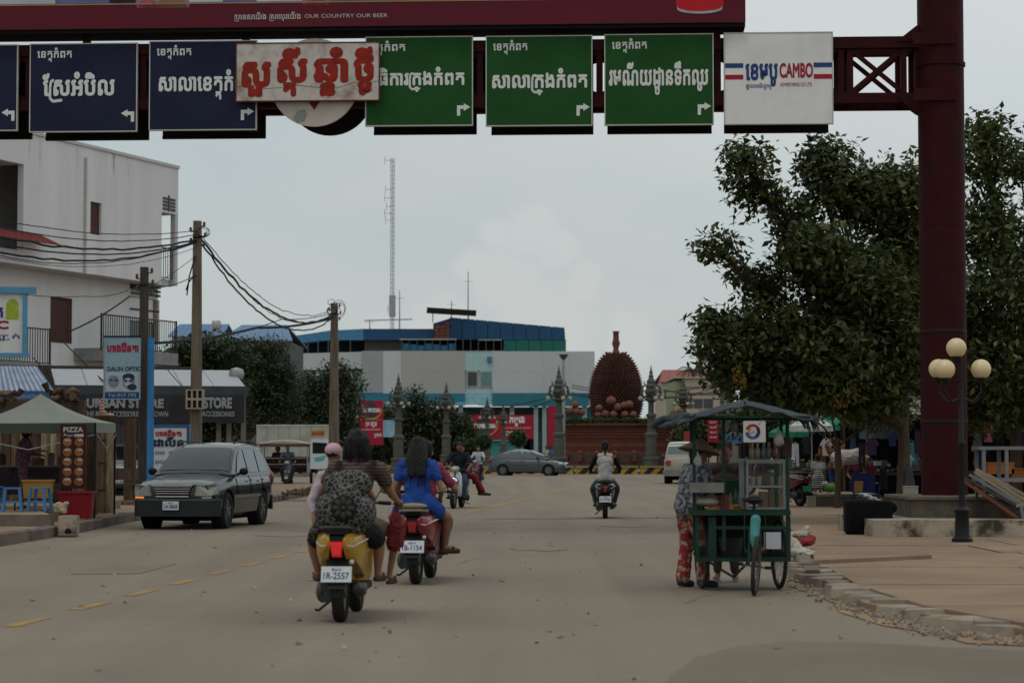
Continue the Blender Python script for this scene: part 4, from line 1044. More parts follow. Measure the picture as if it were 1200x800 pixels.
def tree(name,label,base,blobs,trunk_r,twigs,leaf,mat_,seed,clump=10,spread=.16,group=None,singles=0,hollow=.35,limb_r=None,forks=None,droop=.35):
 """blobs in local coordinates of the base"""
 t = thing(name,label,'tree',base,0,group)
 rr = random.Random(seed); top = max(b[0][2] for b in blobs); low = min(b[0][2] - b[1][2] for b in blobs)
 fork = max(.5,low * .9) if forks is None else forks
 tm = MB(); tm.tube([(0,0,-.05),(.02,0,fork * .3),(.06,.02,fork * .7),(.03,0,fork + .1)],[trunk_r * 1.35,trunk_r,trunk_r * .9,trunk_r * .8],10)
 tm.build('trunk',bark,t,60)
 for c,r in blobs:
  c = Vector(c); b = MB(); mid = Vector((.03,0,fork)).lerp(c,.5) + Vector((rr.uniform(-.3,.3),rr.uniform(-.3,.3),-.12 * c.z * .3))
  lr = limb_r or trunk_r * .5
  b.tube([(.03,0,fork - .05),mid,c],[lr,lr * .6,lr * .25],7)
  for _ in range(5):
   e = c + Vector((rr.uniform(-1,1) * r[0],rr.uniform(-1,1) * r[1],rr.uniform(-.5,1) * r[2])) * .8
   s0 = mid.lerp(c,rr.uniform(.2,1)); b.tube([s0,s0.lerp(e,.5) + Vector((0,0,.1)),e],[lr * .32,lr * .22,lr * .07],5)
  b.build('limb',bark,t,60)
 C = blob_points(blobs,twigs,seed,hollow)
 V,tone,P,a,el,s = leaves_np(C,leaf,seed,clump=clump,spread=spread,droop=droop)
 if singles:
  # the leaves that show largest against the sky and towards the street: objects of their own
  w0 = np.array(base); Pw = P + w0
  score = -Pw[:,1] + .25 * (P[:,2] < 0); edge_ = np.zeros(len(P))
  ang = np.degrees(np.arctan2(P[:,2] - (top * .5),P[:,0])); 
  pick = []
  B_ = np.array([b[0] for b in blobs]); R_ = np.array([b[1] for b in blobs])
  q = np.min(np.sqrt((((P[:,None,[0,2]] - B_[None,:,[0,2]]) / R_[None,:,[0,2]]) ** 2).sum(2)),axis=1)
  order = np.argsort(-(q + .25 * np.random.default_rng(seed).uniform(0,1,len(q)) - .1 * P[:,1])); pick = order[:singles]
  keep = np.ones(len(P),bool); keep[pick] = False
  one = leaf_mesh('leaf',np.array([[0,0,0],[.45,.21,.05],[1,0,-.06],[.45,-.21,.05]],float),np.array([.6]),mat_)
  V4 = V.reshape(-1,4,3)
  for i in pick:
   put('leaf',one,t,tuple(P[i]),(rr.uniform(-.5,.5),-float(el[i]),float(a[i])),(float(s[i]),) * 3)
  V = V4[keep].reshape(-1,3); tone = tone[keep]
 o = put('foliage',leaf_mesh('foliage',V,tone,mat_),t); stuff(o)
 return t
def PB(px,py,d,rx,rz,ry=None,base=None):
 """blob from picture position and pixel radii"""
 s_ = d / FPX; p = at(px,py,d); return ((p.x - base[0],p.y - base[1],p.z - base[2]),(rx * s_,(ry if ry else rx * s_),rz * s_))
# big dark roadside tree on the right
d = 43; b0 = (gx(1056,d),d,.1)
bl_ = [PB(880,205,42.2,27,45,.55,b0),PB(866,178,42.5,18,18,.4,b0),PB(905,232,42.4,14,16,.4,b0),PB(842,290,42,24,22,.5,b0),PB(868,315,42.3,16,12,.4,b0),PB(895,335,42.5,30,26,.7,b0),PB(975,210,43,36,44,.9,b0),PB(962,185,43,18,24,.5,b0),PB(1020,230,43.3,42,44,1,b0),PB(1062,240,43.5,40,60,1,b0),PB(935,265,42.8,26,38,.8,b0),
     PB(955,300,42,44,40,1.1,b0),PB(905,385,42,55,38,1.0,b0),PB(848,410,42,34,42,.8,b0),PB(838,378,42.3,22,20,.6,b0),PB(1000,340,42.5,70,60,1.5,b0),PB(960,420,42,80,52,1.5,b0),PB(1040,400,43,70,65,1.5,b0),PB(880,438,42.4,46,26,.9,b0),PB(1010,465,42.6,50,30,1.1,b0),PB(1060,330,44,60,80,1.4,b0),PB(925,462,42.4,50,22,.9,b0)]
tree('roadside_tree','big dark leafy tree left of the maroon post',b0,bl_,.13,5400,.175,lm_big,11,clump=8,spread=.17,singles=290,hollow=.25,limb_r=.09,forks=1.9)
d = 46; b1 = (gx(1188,d),d,.1)
bl_ = [PB(1160,185,45.5,36,50,.9,b1),PB(1150,150,45.5,22,20,.5,b1),PB(1205,190,46,24,22,.7,b1),PB(1160,270,45.5,50,50,1.2,b1),PB(1215,320,46,40,40,1.2,b1),PB(1165,350,45,60,50,1.3,b1),PB(1170,430,45,70,45,1.4,b1),PB(1240,420,46,60,60,1.4,b1),PB(1120,400,46.5,50,60,1.2,b1),PB(1150,480,45.5,60,26,1,b1),PB(1290,300,46,50,60,1.4,b1)]
tree('roadside_tree','dark leafy tree right of the maroon post, cut by the picture edge',b1,bl_,.14,2800,.175,lm_big,12,clump=8,spread=.17,hollow=.25,limb_r=.09,forks=2.1)
# a thin tree over the market
d = 52; b2 = (gx(980,d),d,.1)
tree('market_tree','thin trunked tree over the market stalls behind the food cart',b2,[PB(985,455,52,60,34,1.4,b2),PB(930,470,52,45,25,1.2,b2),PB(1030,480,52,45,22,1.2,b2)],.07,520,.15,lm_big,13,clump=9,forks=1.5)
fl = MB()
for i in range(90):
 px,py,rx,ry = rnd.choice(((864,436,6,14),(870,448,6,8),(985,470,12,14),(1000,455,8,9)))
 p = at(px + rnd.gauss(0,rx * .5),py + rnd.gauss(0,ry * .5),41.2 + rnd.random() * .3); fl.obox(p,(.06,.015,.04),(rnd.random() * 3,rnd.random() * 3,rnd.random() * 3))
tag(fl.build('blossom',M('yellow_blossom',(.17,.10,.02),.7,.3,5)),'yellow hanging blossom in the lower branches of the big dark tree','blossom',kind='stuff')
# left dark trees behind the shop
G1 = 'dark trees behind the left shops'
def far_tree(name,label,px,d,bl,seed,tw,leaf=.23,clump=9,group=None,mat_=None,tr=.25,spread=.3):
 b = (gx(px,d),d,0); return tree(name,label,b,[PB(*q[:2],d,q[2],q[3],q[4] if len(q) > 4 else None,b) for q in bl],tr,tw,leaf,mat_ or lm_mid,seed,clump=clump,spread=spread,group=group,hollow=.3)
far_tree('dark_tree','dark tree right beside the white building, behind the canopy',232,100,[(225,425,40,28),(250,412,44,20),(238,460,56,34),(205,450,30,40),(262,488,36,26),(225,500,40,30)],21,2300,group=G1)
far_tree('dark_tree','wide dark tree left of the box truck, below the blue roofs',290,136,[(285,420,45,22),(312,406,30,10),(300,450,45,32),(325,465,28,40),(270,480,40,30),(265,440,30,30),(318,478,40,22),(335,440,18,20)],22,2600,group=G1)
far_tree('dark_tree','dark tree behind the box truck and rightmost wooden pole',375,150,[(366,452,26,18),(395,436,20,14),(410,460,20,28),(355,480,30,20),(385,462,26,16),(385,485,44,25),(345,490,30,22),(365,505,50,20),(385,500,32,22)],23,2300,group=G1,leaf=.27)
far_tree('dark_tree','low dark bushy tree right behind the tall red banner',440,185,[(450,490,30,22),(440,515,40,24),(462,525,22,20)],24,500,leaf=.4,group='low trees across the square')
far_tree('conifer_tree','pointed green tree right of the second lamp pillar',488,176,[(488,468,10,16),(488,490,18,22),(487,515,24,26),(478,500,14,22)],25,600,leaf=.34,group='low trees across the square')
far_tree('conifer_tree','broad olive green tree behind the blue dressed rider',512,178,[(512,480,16,18),(516,505,28,26),(505,525,30,18),(538,505,22,22)],26,700,leaf=.34,group='low trees across the square')
far_tree('conifer_tree','low dark tree left of the wide red banner',545,186,[(545,520,18,22),(538,500,12,14)],27,300,leaf=.34,group='low trees across the square')
far_tree('market_side_tree','pale green tree seen under the cart canopy',822,150,[(822,505,22,22),(850,500,24,20),(800,520,12,18)],28,500,leaf=.36,mat_=lm_far)
far_tree('market_side_tree','dark tree behind the big roadside tree, above the market',960,90,[(930,480,50,30),(990,470,60,40),(1060,460,60,50),(1130,450,70,50),(880,490,30,24)],29,1500,leaf=.3)
far_tree('market_side_tree','dark tree at the right edge beyond the market stalls',1180,85,[(1180,440,60,60),(1230,470,60,50),(1150,500,60,30)],30,1000,leaf=.3)
hr = thing('house_roof_right','reddish tiled house roof glimpsed between leaves at the right edge','building',(gx(1215,70),70,.1))
MB().box(-2.2,4,0,5,0,gz(392,70)).build('wall',M('cream_house',(.38,.32,.25),.9),hr)
for k in range(8):
 q = MB(); a,b = -2.6 + k * .9,-2.6 + k * .9 + .87; q.hexa([(a,-.6,gz(396,70)),(b,-.6,gz(396,70)),(b,2.5,gz(372,70)),(a,2.5,gz(372,70)),(a,-.6,gz(395,70)),(b,-.6,gz(395,70)),(b,2.5,gz(371,70)),(a,2.5,gz(371,70))]); q.build('roof_sheet',M('coral_roof',(.34,.09,.07),.8,.2),hr)
# coconut palm far right of the durian
d = 290; t = thing('palm_tree','small coconut palm sticking up above the dusty red roof','tree',(gx(812,d),d,0)); zt = gz(434,d)
MB().tube([(0,0,0),(.3,0,zt * .5),(0,0,zt)],[.3,.22,.18],8).build('trunk',bark,t,60)
for k in range(13):
 a = k * 2.4; up = rnd.uniform(.2,1.1); m_ = MB(); pr = None; ln = 2.1
 pts = [Vector((math.cos(a) * ln * s_ * math.cos(up * (1 - s_)),math.sin(a) * ln * s_ * .8,zt + ln * (math.sin(up) * s_ - .75 * s_ * s_))) for s_ in (0,.25,.5,.75,1)]
 m_.tube(pts,[.06,.05,.04,.03,.01],4)
 sd = Vector((-math.sin(a),math.cos(a),0))
 for p,q in zip(pts,pts[1:]):
  for s1 in (-1,1):
   for f in (0,.33,.66):
    c = p.lerp(q,f); e = c + (q - p) * .5 + sd * s1 * .5 + Vector((0,0,-.3)); m_.add([c,c + (q - p) * .2,e],[(0,1,2)])
 m_.build('frond',M('palm_green',(.025,.035,.015),.7),t)
# debris heap by the left pavement and weeds
m_ = MB(); dd_ = gd(586)
for i in range(160):
 a = rnd.random() * 6.3; r = rnd.random() ** .6; m_.obox((1.0 * r * math.cos(a),.9 * r * math.sin(a),.17 + .22 * (1 - r) * rnd.random() + .03),(rnd.uniform(.1,.35),.03,rnd.uniform(.02,.08)),(rnd.uniform(-.5,.5),rnd.uniform(-.5,.5),rnd.random() * 3))
tag(m_.build('leaf_litter',M('dry_litter',(.10,.075,.035),.9,.5,3),loc=(gx(372,dd_),dd_,0)),'heap of dry leaves and rubbish on the left pavement behind the car','rubbish heap',kind='stuff')

# ================================================================ ROUNDABOUT
RC = Vector((7.9,165,0))
bar_ = thing('striped_kerb_wall','low yellow and black striped kerb wall round the roundabout','kerb wall',RC)
yel = M('kerb_yellow',(.42,.26,.035),.8,.2,3,dirt=(.2,.15,.08),damt=.6); blk = M('kerb_black',(.025,.022,.02),.8,.3,3); capm = M('kerb_cap',(.34,.25,.14),.85,.15,2)
nb = 84; R1,R2 = 27.0,26.3
for k in range(nb):
 a0,a1 = 2 * PI * k / nb + .003,2 * PI * (k + 1) / nb - .003
 if not (math.sin((a0 + a1) / 2) < .25): continue
 P4 = lambda r,a,z: (r * math.cos(a),r * math.sin(a),z)
 m_ = MB(); m_.hexa([P4(R2,a0,-.02),P4(R1,a0,-.02),P4(R1,a1,-.02),P4(R2,a1,-.02),P4(R2,a0,.42),P4(R1,a0,.42),P4(R1,a1,.42),P4(R2,a1,.42)])
 o = m_.build('kerb_block',yel,bar_)
 am = (a0 + a1) / 2; h = (a1 - a0) / 2
 for s_ in (-.55,.35):
  l0,l1 = am + h * (s_ - .3),am + h * (s_ + .15); sh = h * .42
  q = MB(); q.hexa([P4(R1 - .01,l0 + sh * 0,.02),P4(R1 + .012,l0,.02),P4(R1 + .012,l1,.02),P4(R1 - .01,l1,.02),P4(R1 - .01,l0 + sh,.40),P4(R1 + .012,l0 + sh,.40),P4(R1 + .012,l1 + sh,.40),P4(R1 - .01,l1 + sh,.40)])
  q.build('black_stripe',blk,o)
 m_ = MB(); m_.hexa([P4(R2 - .05,a0,.424),P4(R1 + .06,a0,.424),P4(R1 + .06,a1,.424),P4(R2 - .05,a1,.424),P4(R2 - .05,a0,.50),P4(R1 + .06,a0,.50),P4(R1 + .06,a1,.50),P4(R2 - .05,a1,.50)]); m_.build('cap_stone',capm,bar_)
m_ = MB(); m_.lathe([(26.25,.0),(26.25,.16)],RC,64); struct(m_.build('roundabout_island',slab_m))
mon = thing('durian_monument','stepped red brown monument base with hedge and terracotta fruit under the giant durian','monument',(7.9,161,.16))
terr = M('terracotta_wall',(.085,.026,.017),.85,.12,1.5,dirt=(.08,.03,.025),damt=.5); terr2 = M('terracotta_light',(.125,.045,.03),.85,.15,1.5); stone = M('grey_stone',(.065,.055,.045),.9,.25,2,bump=.4)
def zz(py,d=161): return gz(py,d) - .16
steps = [(5.6,0,zz(543),stone),(5.45,zz(543),zz(540),terr),(5.3,zz(540),zz(536),stone),(5.15,zz(536),zz(532),stone),(5.0,zz(532),zz(528.5),terr2),(4.85,zz(528.5),zz(523),terr),(4.7,zz(523),zz(519.5),terr2),(4.5,zz(519.5),zz(516.5),terr),(4.25,zz(516.5),zz(499),terr),(4.45,zz(499),zz(496.5),terr2)]
for r,z0,z1,m in steps: q = MB(); q.lathe([(r,z0),(r,z1 - .002)],n=48); q.build('tier',m,mon,40)
for k in range(5): q = MB(); z = zz(513 - 3.3 * k); q.lathe([(4.27,z),(4.3,z + .03),(4.27,z + .06)],n=48); q.build('moulding',terr2,mon,40)
for k in range(26):
 a = 2 * PI * k / 26; q = MB(); c = (5.45 * math.cos(a),5.45 * math.sin(a),0)
 q.box(c[0] - .13,c[0] + .13,c[1] - .13,c[1] + .13,zz(540),zz(531)); q.lathe([(.14,zz(531)),(.2,zz(530)),(.12,zz(529)),(.02,zz(527))],(c[0],c[1],0),8); q.build('baluster_post',terr2,mon)
# hedge ring
g_ = np.random.default_rng(5); n_ = 2600; th = g_.uniform(0,2 * PI,n_); rr_ = g_.uniform(3.9,4.45,n_); zv = g_.uniform(zz(497),zz(490.5),n_)
V,tone,*_ = leaves_np(np.stack([rr_ * np.cos(th),rr_ * np.sin(th),zv],1),.16,6,clump=4,spread=.06)
stuff(put('hedge',leaf_mesh('hedge',V,tone,lm_top),mon))
q = MB(); q.lathe([(4.2,zz(497)),(4.2,zz(491.5)),(2.2,zz(490.5))],n=40); q.build('hedge_core',M('soil',(.05,.035,.02),.95),mon)
fm = M('terracotta_fruit',(.15,.06,.042),.75,.18,3,bump=.3)
fruits = [(662,458 + 7,3.2),(675,472,5),(669,482,5),(702,479,5),(717,471,5.4),(727,474,5),(737,473.5,5.2),(709,484,5),(719,484,4.8),(731,484,4.8),(741,484,4.5),(714,468,5.2),(700,485,4.6),(672,476,4.5)]
fruits = [(674,474,4.4),(668,481,4.6),(675,482,4.6),(682,483,4.2),(702,478,4.6),(701,486,4.4),(709,485,5),(716,469.5,5.8),(724,477,5.2),(719,485.5,4.8),(731,475,4.6),(737,474,5.2),(732,485.5,4.8),(742,485.5,4.4),(790,484,4.4),(797,482,4)]
for px,py,r in fruits:
 d = 158.2; p = at(px,py,d); rr_ = r * d / FPX; q = MB(); q.ell((0,0,0),(rr_,rr_,rr_ * .93),14,10)
 q.lathe([(rr_ * .12,rr_ * .88),(rr_ * .05,rr_ * 1.12)],n=6)
 q.build('fruit',fm,mon,60,loc=p - Vector((7.9,161,.16)))
# the durian
du = thing('giant_durian','giant brown spiky durian sculpture with a tall stem','sculpture',(gx(722,161),161,zz(492) + .16))
dm = M('durian_brown',(.088,.038,.027),.8,.5,5,dirt=(.035,.014,.01),dscale=1.5,damt=.7)
zb0 = zz(492) + .16; Hd = gz(411,161) - zb0; Rd = 31.0 * 161 / FPX
def dr(t):  # radius along height 0..1
 return Rd * (1 - .2 * (1 - min(t,.32) / .32) ** 2) if t < .32 else Rd * max(0,1 - ((t - .32) / .69) ** 2.0) ** .58
q = MB(); q.lathe([(dr(i / 24.) * .93,Hd * i / 24.) for i in range(24)] + [(.06,Hd * .985)],n=40); q.build('body',M('durian_core',(.05,.02,.013),.9,.2),du,60)
q = MB(); rows_ = 27
for i in range(rows_):
 t_ = .02 + .965 * i / rows_; r = dr(t_) * .94
 if r < .15: continue
 n_ = max(5,int(2 * PI * r / .27)); sl = (dr(min(1,t_ + .02)) - dr(t_ - .02)) / (Hd * .04)
 for k in range(n_):
  a = 2 * PI * (k + .5 * (i % 2)) / n_; nn = Vector((math.cos(a),math.sin(a),-sl * .7 + .12)).normalized(); c = Vector((r * math.cos(a),r * math.sin(a),Hd * t_)); u,v = perp(nn); s_ = .135
  q.add([c + u * s_,c + v * s_,c - u * s_,c - v * s_,c + nn * .27],[(0,1,4),(1,2,4),(2,3,4),(3,0,4)])
stuff(q.build('spikes',dm,du))
q = MB(); z1 = Hd * .96; ht = gz(388,161) - zb0
q.lathe([(.32,z1),(.24,z1 + .15),(.18,z1 + .35),(.30,z1 + .75),(.22,z1 + 1.0),(.2,ht - .15),(.26,ht - .05),(.24,ht)],n=12); q.build('stem',M('stem_brown',(.12,.045,.03),.85,.2),du,50)
# ornate lamp pillars
lst = M('pillar_stone',(.085,.082,.07),.9,.25,2.5,bump=.5,dirt=(.05,.05,.045),damt=.6)
def pillar(px,d,ytop,label):
 h = gz(ytop,d) - .16; t = thing('lamp_pillar',label,'lamp pillar',(gx(px,d),d,.16 if (Vector((gx(px,d),d)) - RC.xy).length < 26 else 0),0,'ornate lamp pillars around the square')
 k = h / 7.0
 def LZ(prof,n=8): m_ = MB(); m_.lathe([(r * k,z * k) for r,z in prof],n=n); return m_
 LZ([(.62,0),(.62,.35),(.5,.4),(.5,.9),(.56,.95),(.56,1.05),(.4,1.1)]).build('pedestal',lst,t)
 LZ([(.36,1.1),(.36,2.4),(.42,2.45),(.42,2.6),(.27,2.7),(.25,3.6),(.33,3.7),(.33,3.85),(.2,3.9),(.19,4.6),(.3,4.7),(.42,4.78),(.42,4.86),(.2,4.9)]).build('shaft',lst,t,30)
 LZ([(.18,4.9),(.3,5.05),(.42,5.3),(.3,5.55),(.38,5.65),(.26,5.85),(.3,5.95),(.14,6.2),(.17,6.3),(.09,6.45),(.12,6.55),(.06,6.7),(.02,7.0)],10).build('finial',lst,t,30)
 for j in range(4):
  a = j * PI / 2 + .35; c = Vector((math.cos(a),math.sin(a),0))
  m_ = MB(); m_.tube([c * .2 * k + Vector((0,0,5.1 * k)),c * .5 * k + Vector((0,0,4.95 * k)),c * .68 * k + Vector((0,0,5.15 * k)),c * .6 * k + Vector((0,0,5.6 * k)),c * .42 * k + Vector((0,0,5.75 * k)),c * .5 * k + Vector((0,0,6.0 * k))],[.08 * k,.09 * k,.08 * k,.07 * k,.06 * k,.02 * k],6)
  m_.ell(c * .62 * k + Vector((0,0,5.35 * k)),.12 * k,7,5); m_.build('scroll_arm',lst,t,50)
  m_ = MB(); m_.ell(c * .74 * k + Vector((0,0,4.86 * k)),.15 * k,10,7); m_.build('globe',M('dusty_globe',(.34,.29,.22),.4,.1),t,60)
pillar(467,142,434,'lamp pillar right of the tall red banner, tallest on the left')
pillar(523,168,447,'slim lamp pillar above the blue dressed rider, between two green trees')
pillar(655,139,425,'lamp pillar directly left of the giant durian')
pillar(763,139,425,'lamp pillar directly right of the giant durian')
pillar(413,158,443,'lamp pillar just right of the rightmost wooden pole, in front of dark trees')
pillar(571,196,462,'small far lamp pillar behind the wide red banner')
pillar(590,200,470,'smallest far lamp pillar between the banner and the durian base')
pillar(801,160,440,'lamp pillar among wires right of the durian, left of the cart')
MB_ = MB(); t = thing('thin_street_pole','thin grey floodlight pole behind the pillar left of the durian','street lamp',(gx(660.5,150),150,.16))
MB().tube([(0,0,0),(0,0,gz(424,150))],[.13,.1],8).build('pole',alu,t); MB().lathe([(.1,0),(.2,.12),(.3,.3),(.3,.36)],(0,0,gz(424,150)),10).build('lamp_head',lst,t)
# clipped bushes
def bush(px,py,d,rpx,label):
 s_ = d / FPX; b = (gx(px,d),d,.0); t = thing('clipped_bush',label,'bush',b,0,'clipped round bushes by the roundabout')
 z = gz(py,d); MB().tube([(0,0,0),(0,0,z)],.08,6).build('stem',bark,t)
 C = blob_points([((0,0,z),(rpx * s_ * .92,) * 3)],260,int(px),.6); V,tone,*_ = leaves_np(C,.2,int(px),clump=8,spread=.08)
 q = MB(); q.ell((0,0,z),rpx * s_ * .8,12,8); q.build('inner_twigs',M('bush_core',(.012,.018,.006),.9),t,60)
 stuff(put('foliage',leaf_mesh('foliage',V,tone,lm_top),t))
bush(566,517,172,10,'round clipped bush left of the dark grey hatchback, below the banner logo')
bush(607,513,172,11,'round clipped bush directly above the dark grey hatchback')
bush(541,519,174,8,'round clipped bush nearest the slim lamp pillar')
# pots along the square
tp = M('pot_terracotta',(.17,.07,.045),.85,.2)
for i,px in enumerate((548,580,592,620,632,640)):
 q = MB(); q.lathe([(.14,0),(.22,.06),(.17,.3),(.28,.6),(.34,.85),(.27,.9)],n=12)
 tag(q.build('clay_urn',tp,None,40,loc=(gx(px,160),160,.16)),'clay urn on the roundabout edge, number of the row left of the durian','urn','clay urns on the roundabout edge')
for o in bpy.data.objects:
 if o.name.startswith('clay_urn'): o['label'] = 'tall terracotta urn in the row left of the durian'
for px_,lb_ in ((548,'leftmost clay urn, left of the dark grey hatchback'),(580,'clay urn above the rear door of the dark grey hatchback'),(592,'clay urn above the roof of the dark grey hatchback'),(620,'clay urn above the windscreen of the dark grey hatchback'),(632,'clay urn above the bonnet of the dark grey hatchback'),(640,'rightmost clay urn, beside the pillar left of the durian')):
 for o in bpy.data.objects:
  if o.name.startswith('clay_urn') and abs(o.location.x - gx(px_,160)) < .01: o['label'] = lb_

# ================================================================ POLES AND CABLES
def pole(name,label,px,d,ytop,w0,w1,pm=polewood,z0=.165):
 t = thing(name,label,'utility pole',(gx(px,d),d,z0)); h = gz(ytop,d) - z0
 m_ = MB(); n = 8; m_.loft([[(s1 * w_ / 2 + 0,s2 * w_ / 2,z) for s1,s2 in ((-1,-.7),(-.7,-1),(.7,-1),(1,-.7),(1,.7),(.7,1),(-.7,1),(-1,.7))] for w_,z in ((w0,-.05),((w0 + w1) / 2,h * .5),(w1,h))]); m_.build('shaft',pm,t)
 MB().box(-w1 * .53,w1 * .53,-w1 * .53,w1 * .53,h - .5,h - .44).build('pole_band',darksteel,t)
 return t,h
P1,H1 = pole('utility_pole','shorter dark pole in front of the white building, beside the blue pipe',168,57,313,.25,.20,M('pole_dark',(.06,.048,.04),.9,.3,5,bump=.4,stretch=(3,3,.3)))
P2,H2 = pole('utility_pole','tall pole carrying the cable bundle and a meter box',230,62,259,.34,.22)
P3,H3 = pole('utility_pole','furthest wooden pole in front of the box truck',391.5,92,355,.46,.28)
ins = M('insulator',(.10,.07,.05),.4)
for P_,H_,ww in ((P1,H1,.11),(P2,H2,.11),(P3,H3,.14)):
 for k,(dx,dz) in enumerate(((ww + .05,-.15),(ww + .08,-.45),(-ww - .05,-.3),(ww + .05,-.7),(-ww - .04,-.6))):
  q = MB(); q.bar((dx * .5,0,H_ + dz),(dx + (.04 if dx > 0 else -.04),0,H_ + dz),.025); q.lathe([(.03,0),(.045,.03),(.03,.06),(.045,.09),(.02,.13)],(dx + (.03 if dx > 0 else -.03),0,H_ + dz),8); q.build('insulator',ins,P_)
# meter cage
mb = thing('meter_cage','pale six window meter box strapped to the tall pole','meter box',(gx(228,61.6),61.6,gz(479,61.6)))
s_ = 61.6 / FPX; W,H = 21 * s_,23 * s_; pc = M('meter_plastic',(.30,.24,.18),.6,.1)
for k in range(3): MB().box(-W / 2,W / 2,0,.22,H * k / 2 - (.035 if k else 0),H * k / 2 + (.035 if k < 2 else 0)).build('frame_rail',pc,mb)
for k in range(4):
 for j in (0,1): MB().box(-W / 2 + k * (W - .05) / 3,-W / 2 + k * (W - .05) / 3 + .05,.0,.22,H * j / 2 + .036,H * (j + 1) / 2 - .036).build('frame_upright',pc,mb)
MB().box(-W / 2 + .03,W / 2 - .03,.18,.2,.04,H - .04).build('back_plate',M('meter_back',(.06,.035,.03),.6),mb)
for k in range(3):
 for j in (0,1): q = MB(); q.lathe([(.05,.1),(.05,.175)],(-W / 2 + (k + .5) * W / 3,0,H * (j + .5) / 2),10,axis=1); q.build('meter',M('meter_dark',(.03,.02,.02),.3),mb)
# blue pipe with two advert boards
bp = thing('blue_pipe_post','light blue pipe post between the two wooden poles','post',(gx(176.5,56.4),56.4,.165)); MB().lathe([(.085,0),(.085,gz(396,56.4) - .165)],n=12).build('pipe',bluepaint,bp,40)
pale = M('pale_blue_board',(.22,.33,.40),.6,.12,1)
t = thing('optician_sign','pale blue optician sign board hung on the shorter pole','sign',(gx(122,56.2),56.2,gz(468,56.2))); s_ = 56.2 / FPX; W,H = 42 * s_,73 * s_
MB().box(0,W,0,.08,0,H).build('face_panel',pale,t)
q = MB(); q.box(-.02,W + .02,-.01,.09,H,H + .04); q.build('top_rail',darksteel,t); q = MB(); q.box(-.02,0,-.01,.09,0,H); q.build('side_rail',alu,t)
write('ហាងវ៉ែនតា',.06 * W,.95 * W,.76 * H,.92 * H,-.006,redp,t,bold=.05)
write('ពិនិត្យភ្នែក',.2 * W,.85 * W,.58 * H,.70 * H,-.006,M('soft_white_print',(.4,.46,.5),.6),t,bold=.01)
write('DALIN OPTIC',.08 * W,1.02 * W,.455 * H,.53 * H,-.006,M('ink_print',(.02,.03,.07),.6),t,bold=.03)
MB().box(.02,W - .02,-.005,-.001,.03,.12 * H).build('footer_band',M('navy_print',(.02,.05,.14),.6),t)
write('Tel 017 792',.1 * W,.9 * W,.03 * H + .02,.1 * H,-.009,pale,t,bold=.02)
# generic photo print: two faces wearing glasses
ink = M('ink_print',(.02,.03,.07),.6); mg = M('grey_print',(.16,.19,.23),.6); lg = M('light_print',(.36,.40,.44),.6)
MB().box(.04 * W,.96 * W,-.005,-.001,.13 * H,.44 * H).build('photo_print',lg,t)
def disc(cx_,cz,rx,rz,y,m,par,name='print_shape',n=18): q = MB(); q.prism([(cx_ + rx * math.cos(2 * PI * k / n),cz + rz * math.sin(2 * PI * k / n)) for k in range(n)],y - .003,y); return q.build(name,m,par)
disc(.26 * W,.29 * H,.16 * W,.10 * H,-.0065,mg,t); disc(.68 * W,.29 * H,.17 * W,.12 * H,-.0065,mg,t); disc(.68 * W,.36 * H,.17 * W,.06 * H,-.0095,ink,t); disc(.66 * W,.28 * H,.12 * W,.07 * H,-.0125,lg,t)
for x in (.60,.74): disc(x * W,.30 * H,.05 * W,.018 * H,-.016,ink,t)
for x in (.20,.33): disc(x * W,.31 * H,.045 * W,.014 * H,-.0105,ink,t)
disc(.78 * W,.2 * H,.13 * W,.05 * H,-.0125,ink,t)
t = thing('optician_board','white board with dark blue border and spectacles, behind the dark car','sign',(gx(178,60),60,.165)); s_ = 60 / FPX; W = 45 * s_; z1 = gz(497,60) - .165; z0 = .25
MB().box(0,W,0,.06,z0,z1).build('face_panel',M('board_white',(.48,.49,.50),.6,.06),t)
q = MB(); bw = .06
for a in ((0,W,z1 - .09,z1),(0,W,z0,z0 + bw),(W - .09,W,z0 + bw,z1 - .09),(0,bw,z0 + bw,z1 - .09)): MB().box(a[0],a[1],-.012,-.002,a[2],a[3]).build('border',M('navy_border',(.03,.09,.20),.6),t)
write('ហាងវ៉ែនតា',.1 * W,.78 * W,z1 - .32,z1 - .14,-.014,redp,t,bold=.045)
write('ដាលីន',.05 * W,.85 * W,z1 - .60,z1 - .33,-.014,ink,t,bold=.05)
for r_ in range(3):
 for c in range(2):
  x,z = W * (.22 + .36 * c),z1 - .76 - r_ * .25; q = MB()
  for s1 in (-1,1): q.tube([(x + s1 * .07 + .055 * math.cos(a_ * PI / 5),-.012,z + .035 * math.sin(a_ * PI / 5)) for a_ in range(11)],.007,4)
  q.bar((x - .02,-.012,z),(x + .02,-.012,z),.008); q.build('printed_spectacles',ink,t)
disc(W * .72,z1 - .68,.09,.045,-.014,M('cyan_print',(.08,.25,.4),.6),t)
for x in (.04,W - .04): MB().box(x - .025,x + .025,.062,.11,0,z1).build('post',M('navy_border',(.03,.09,.20),.6),t)

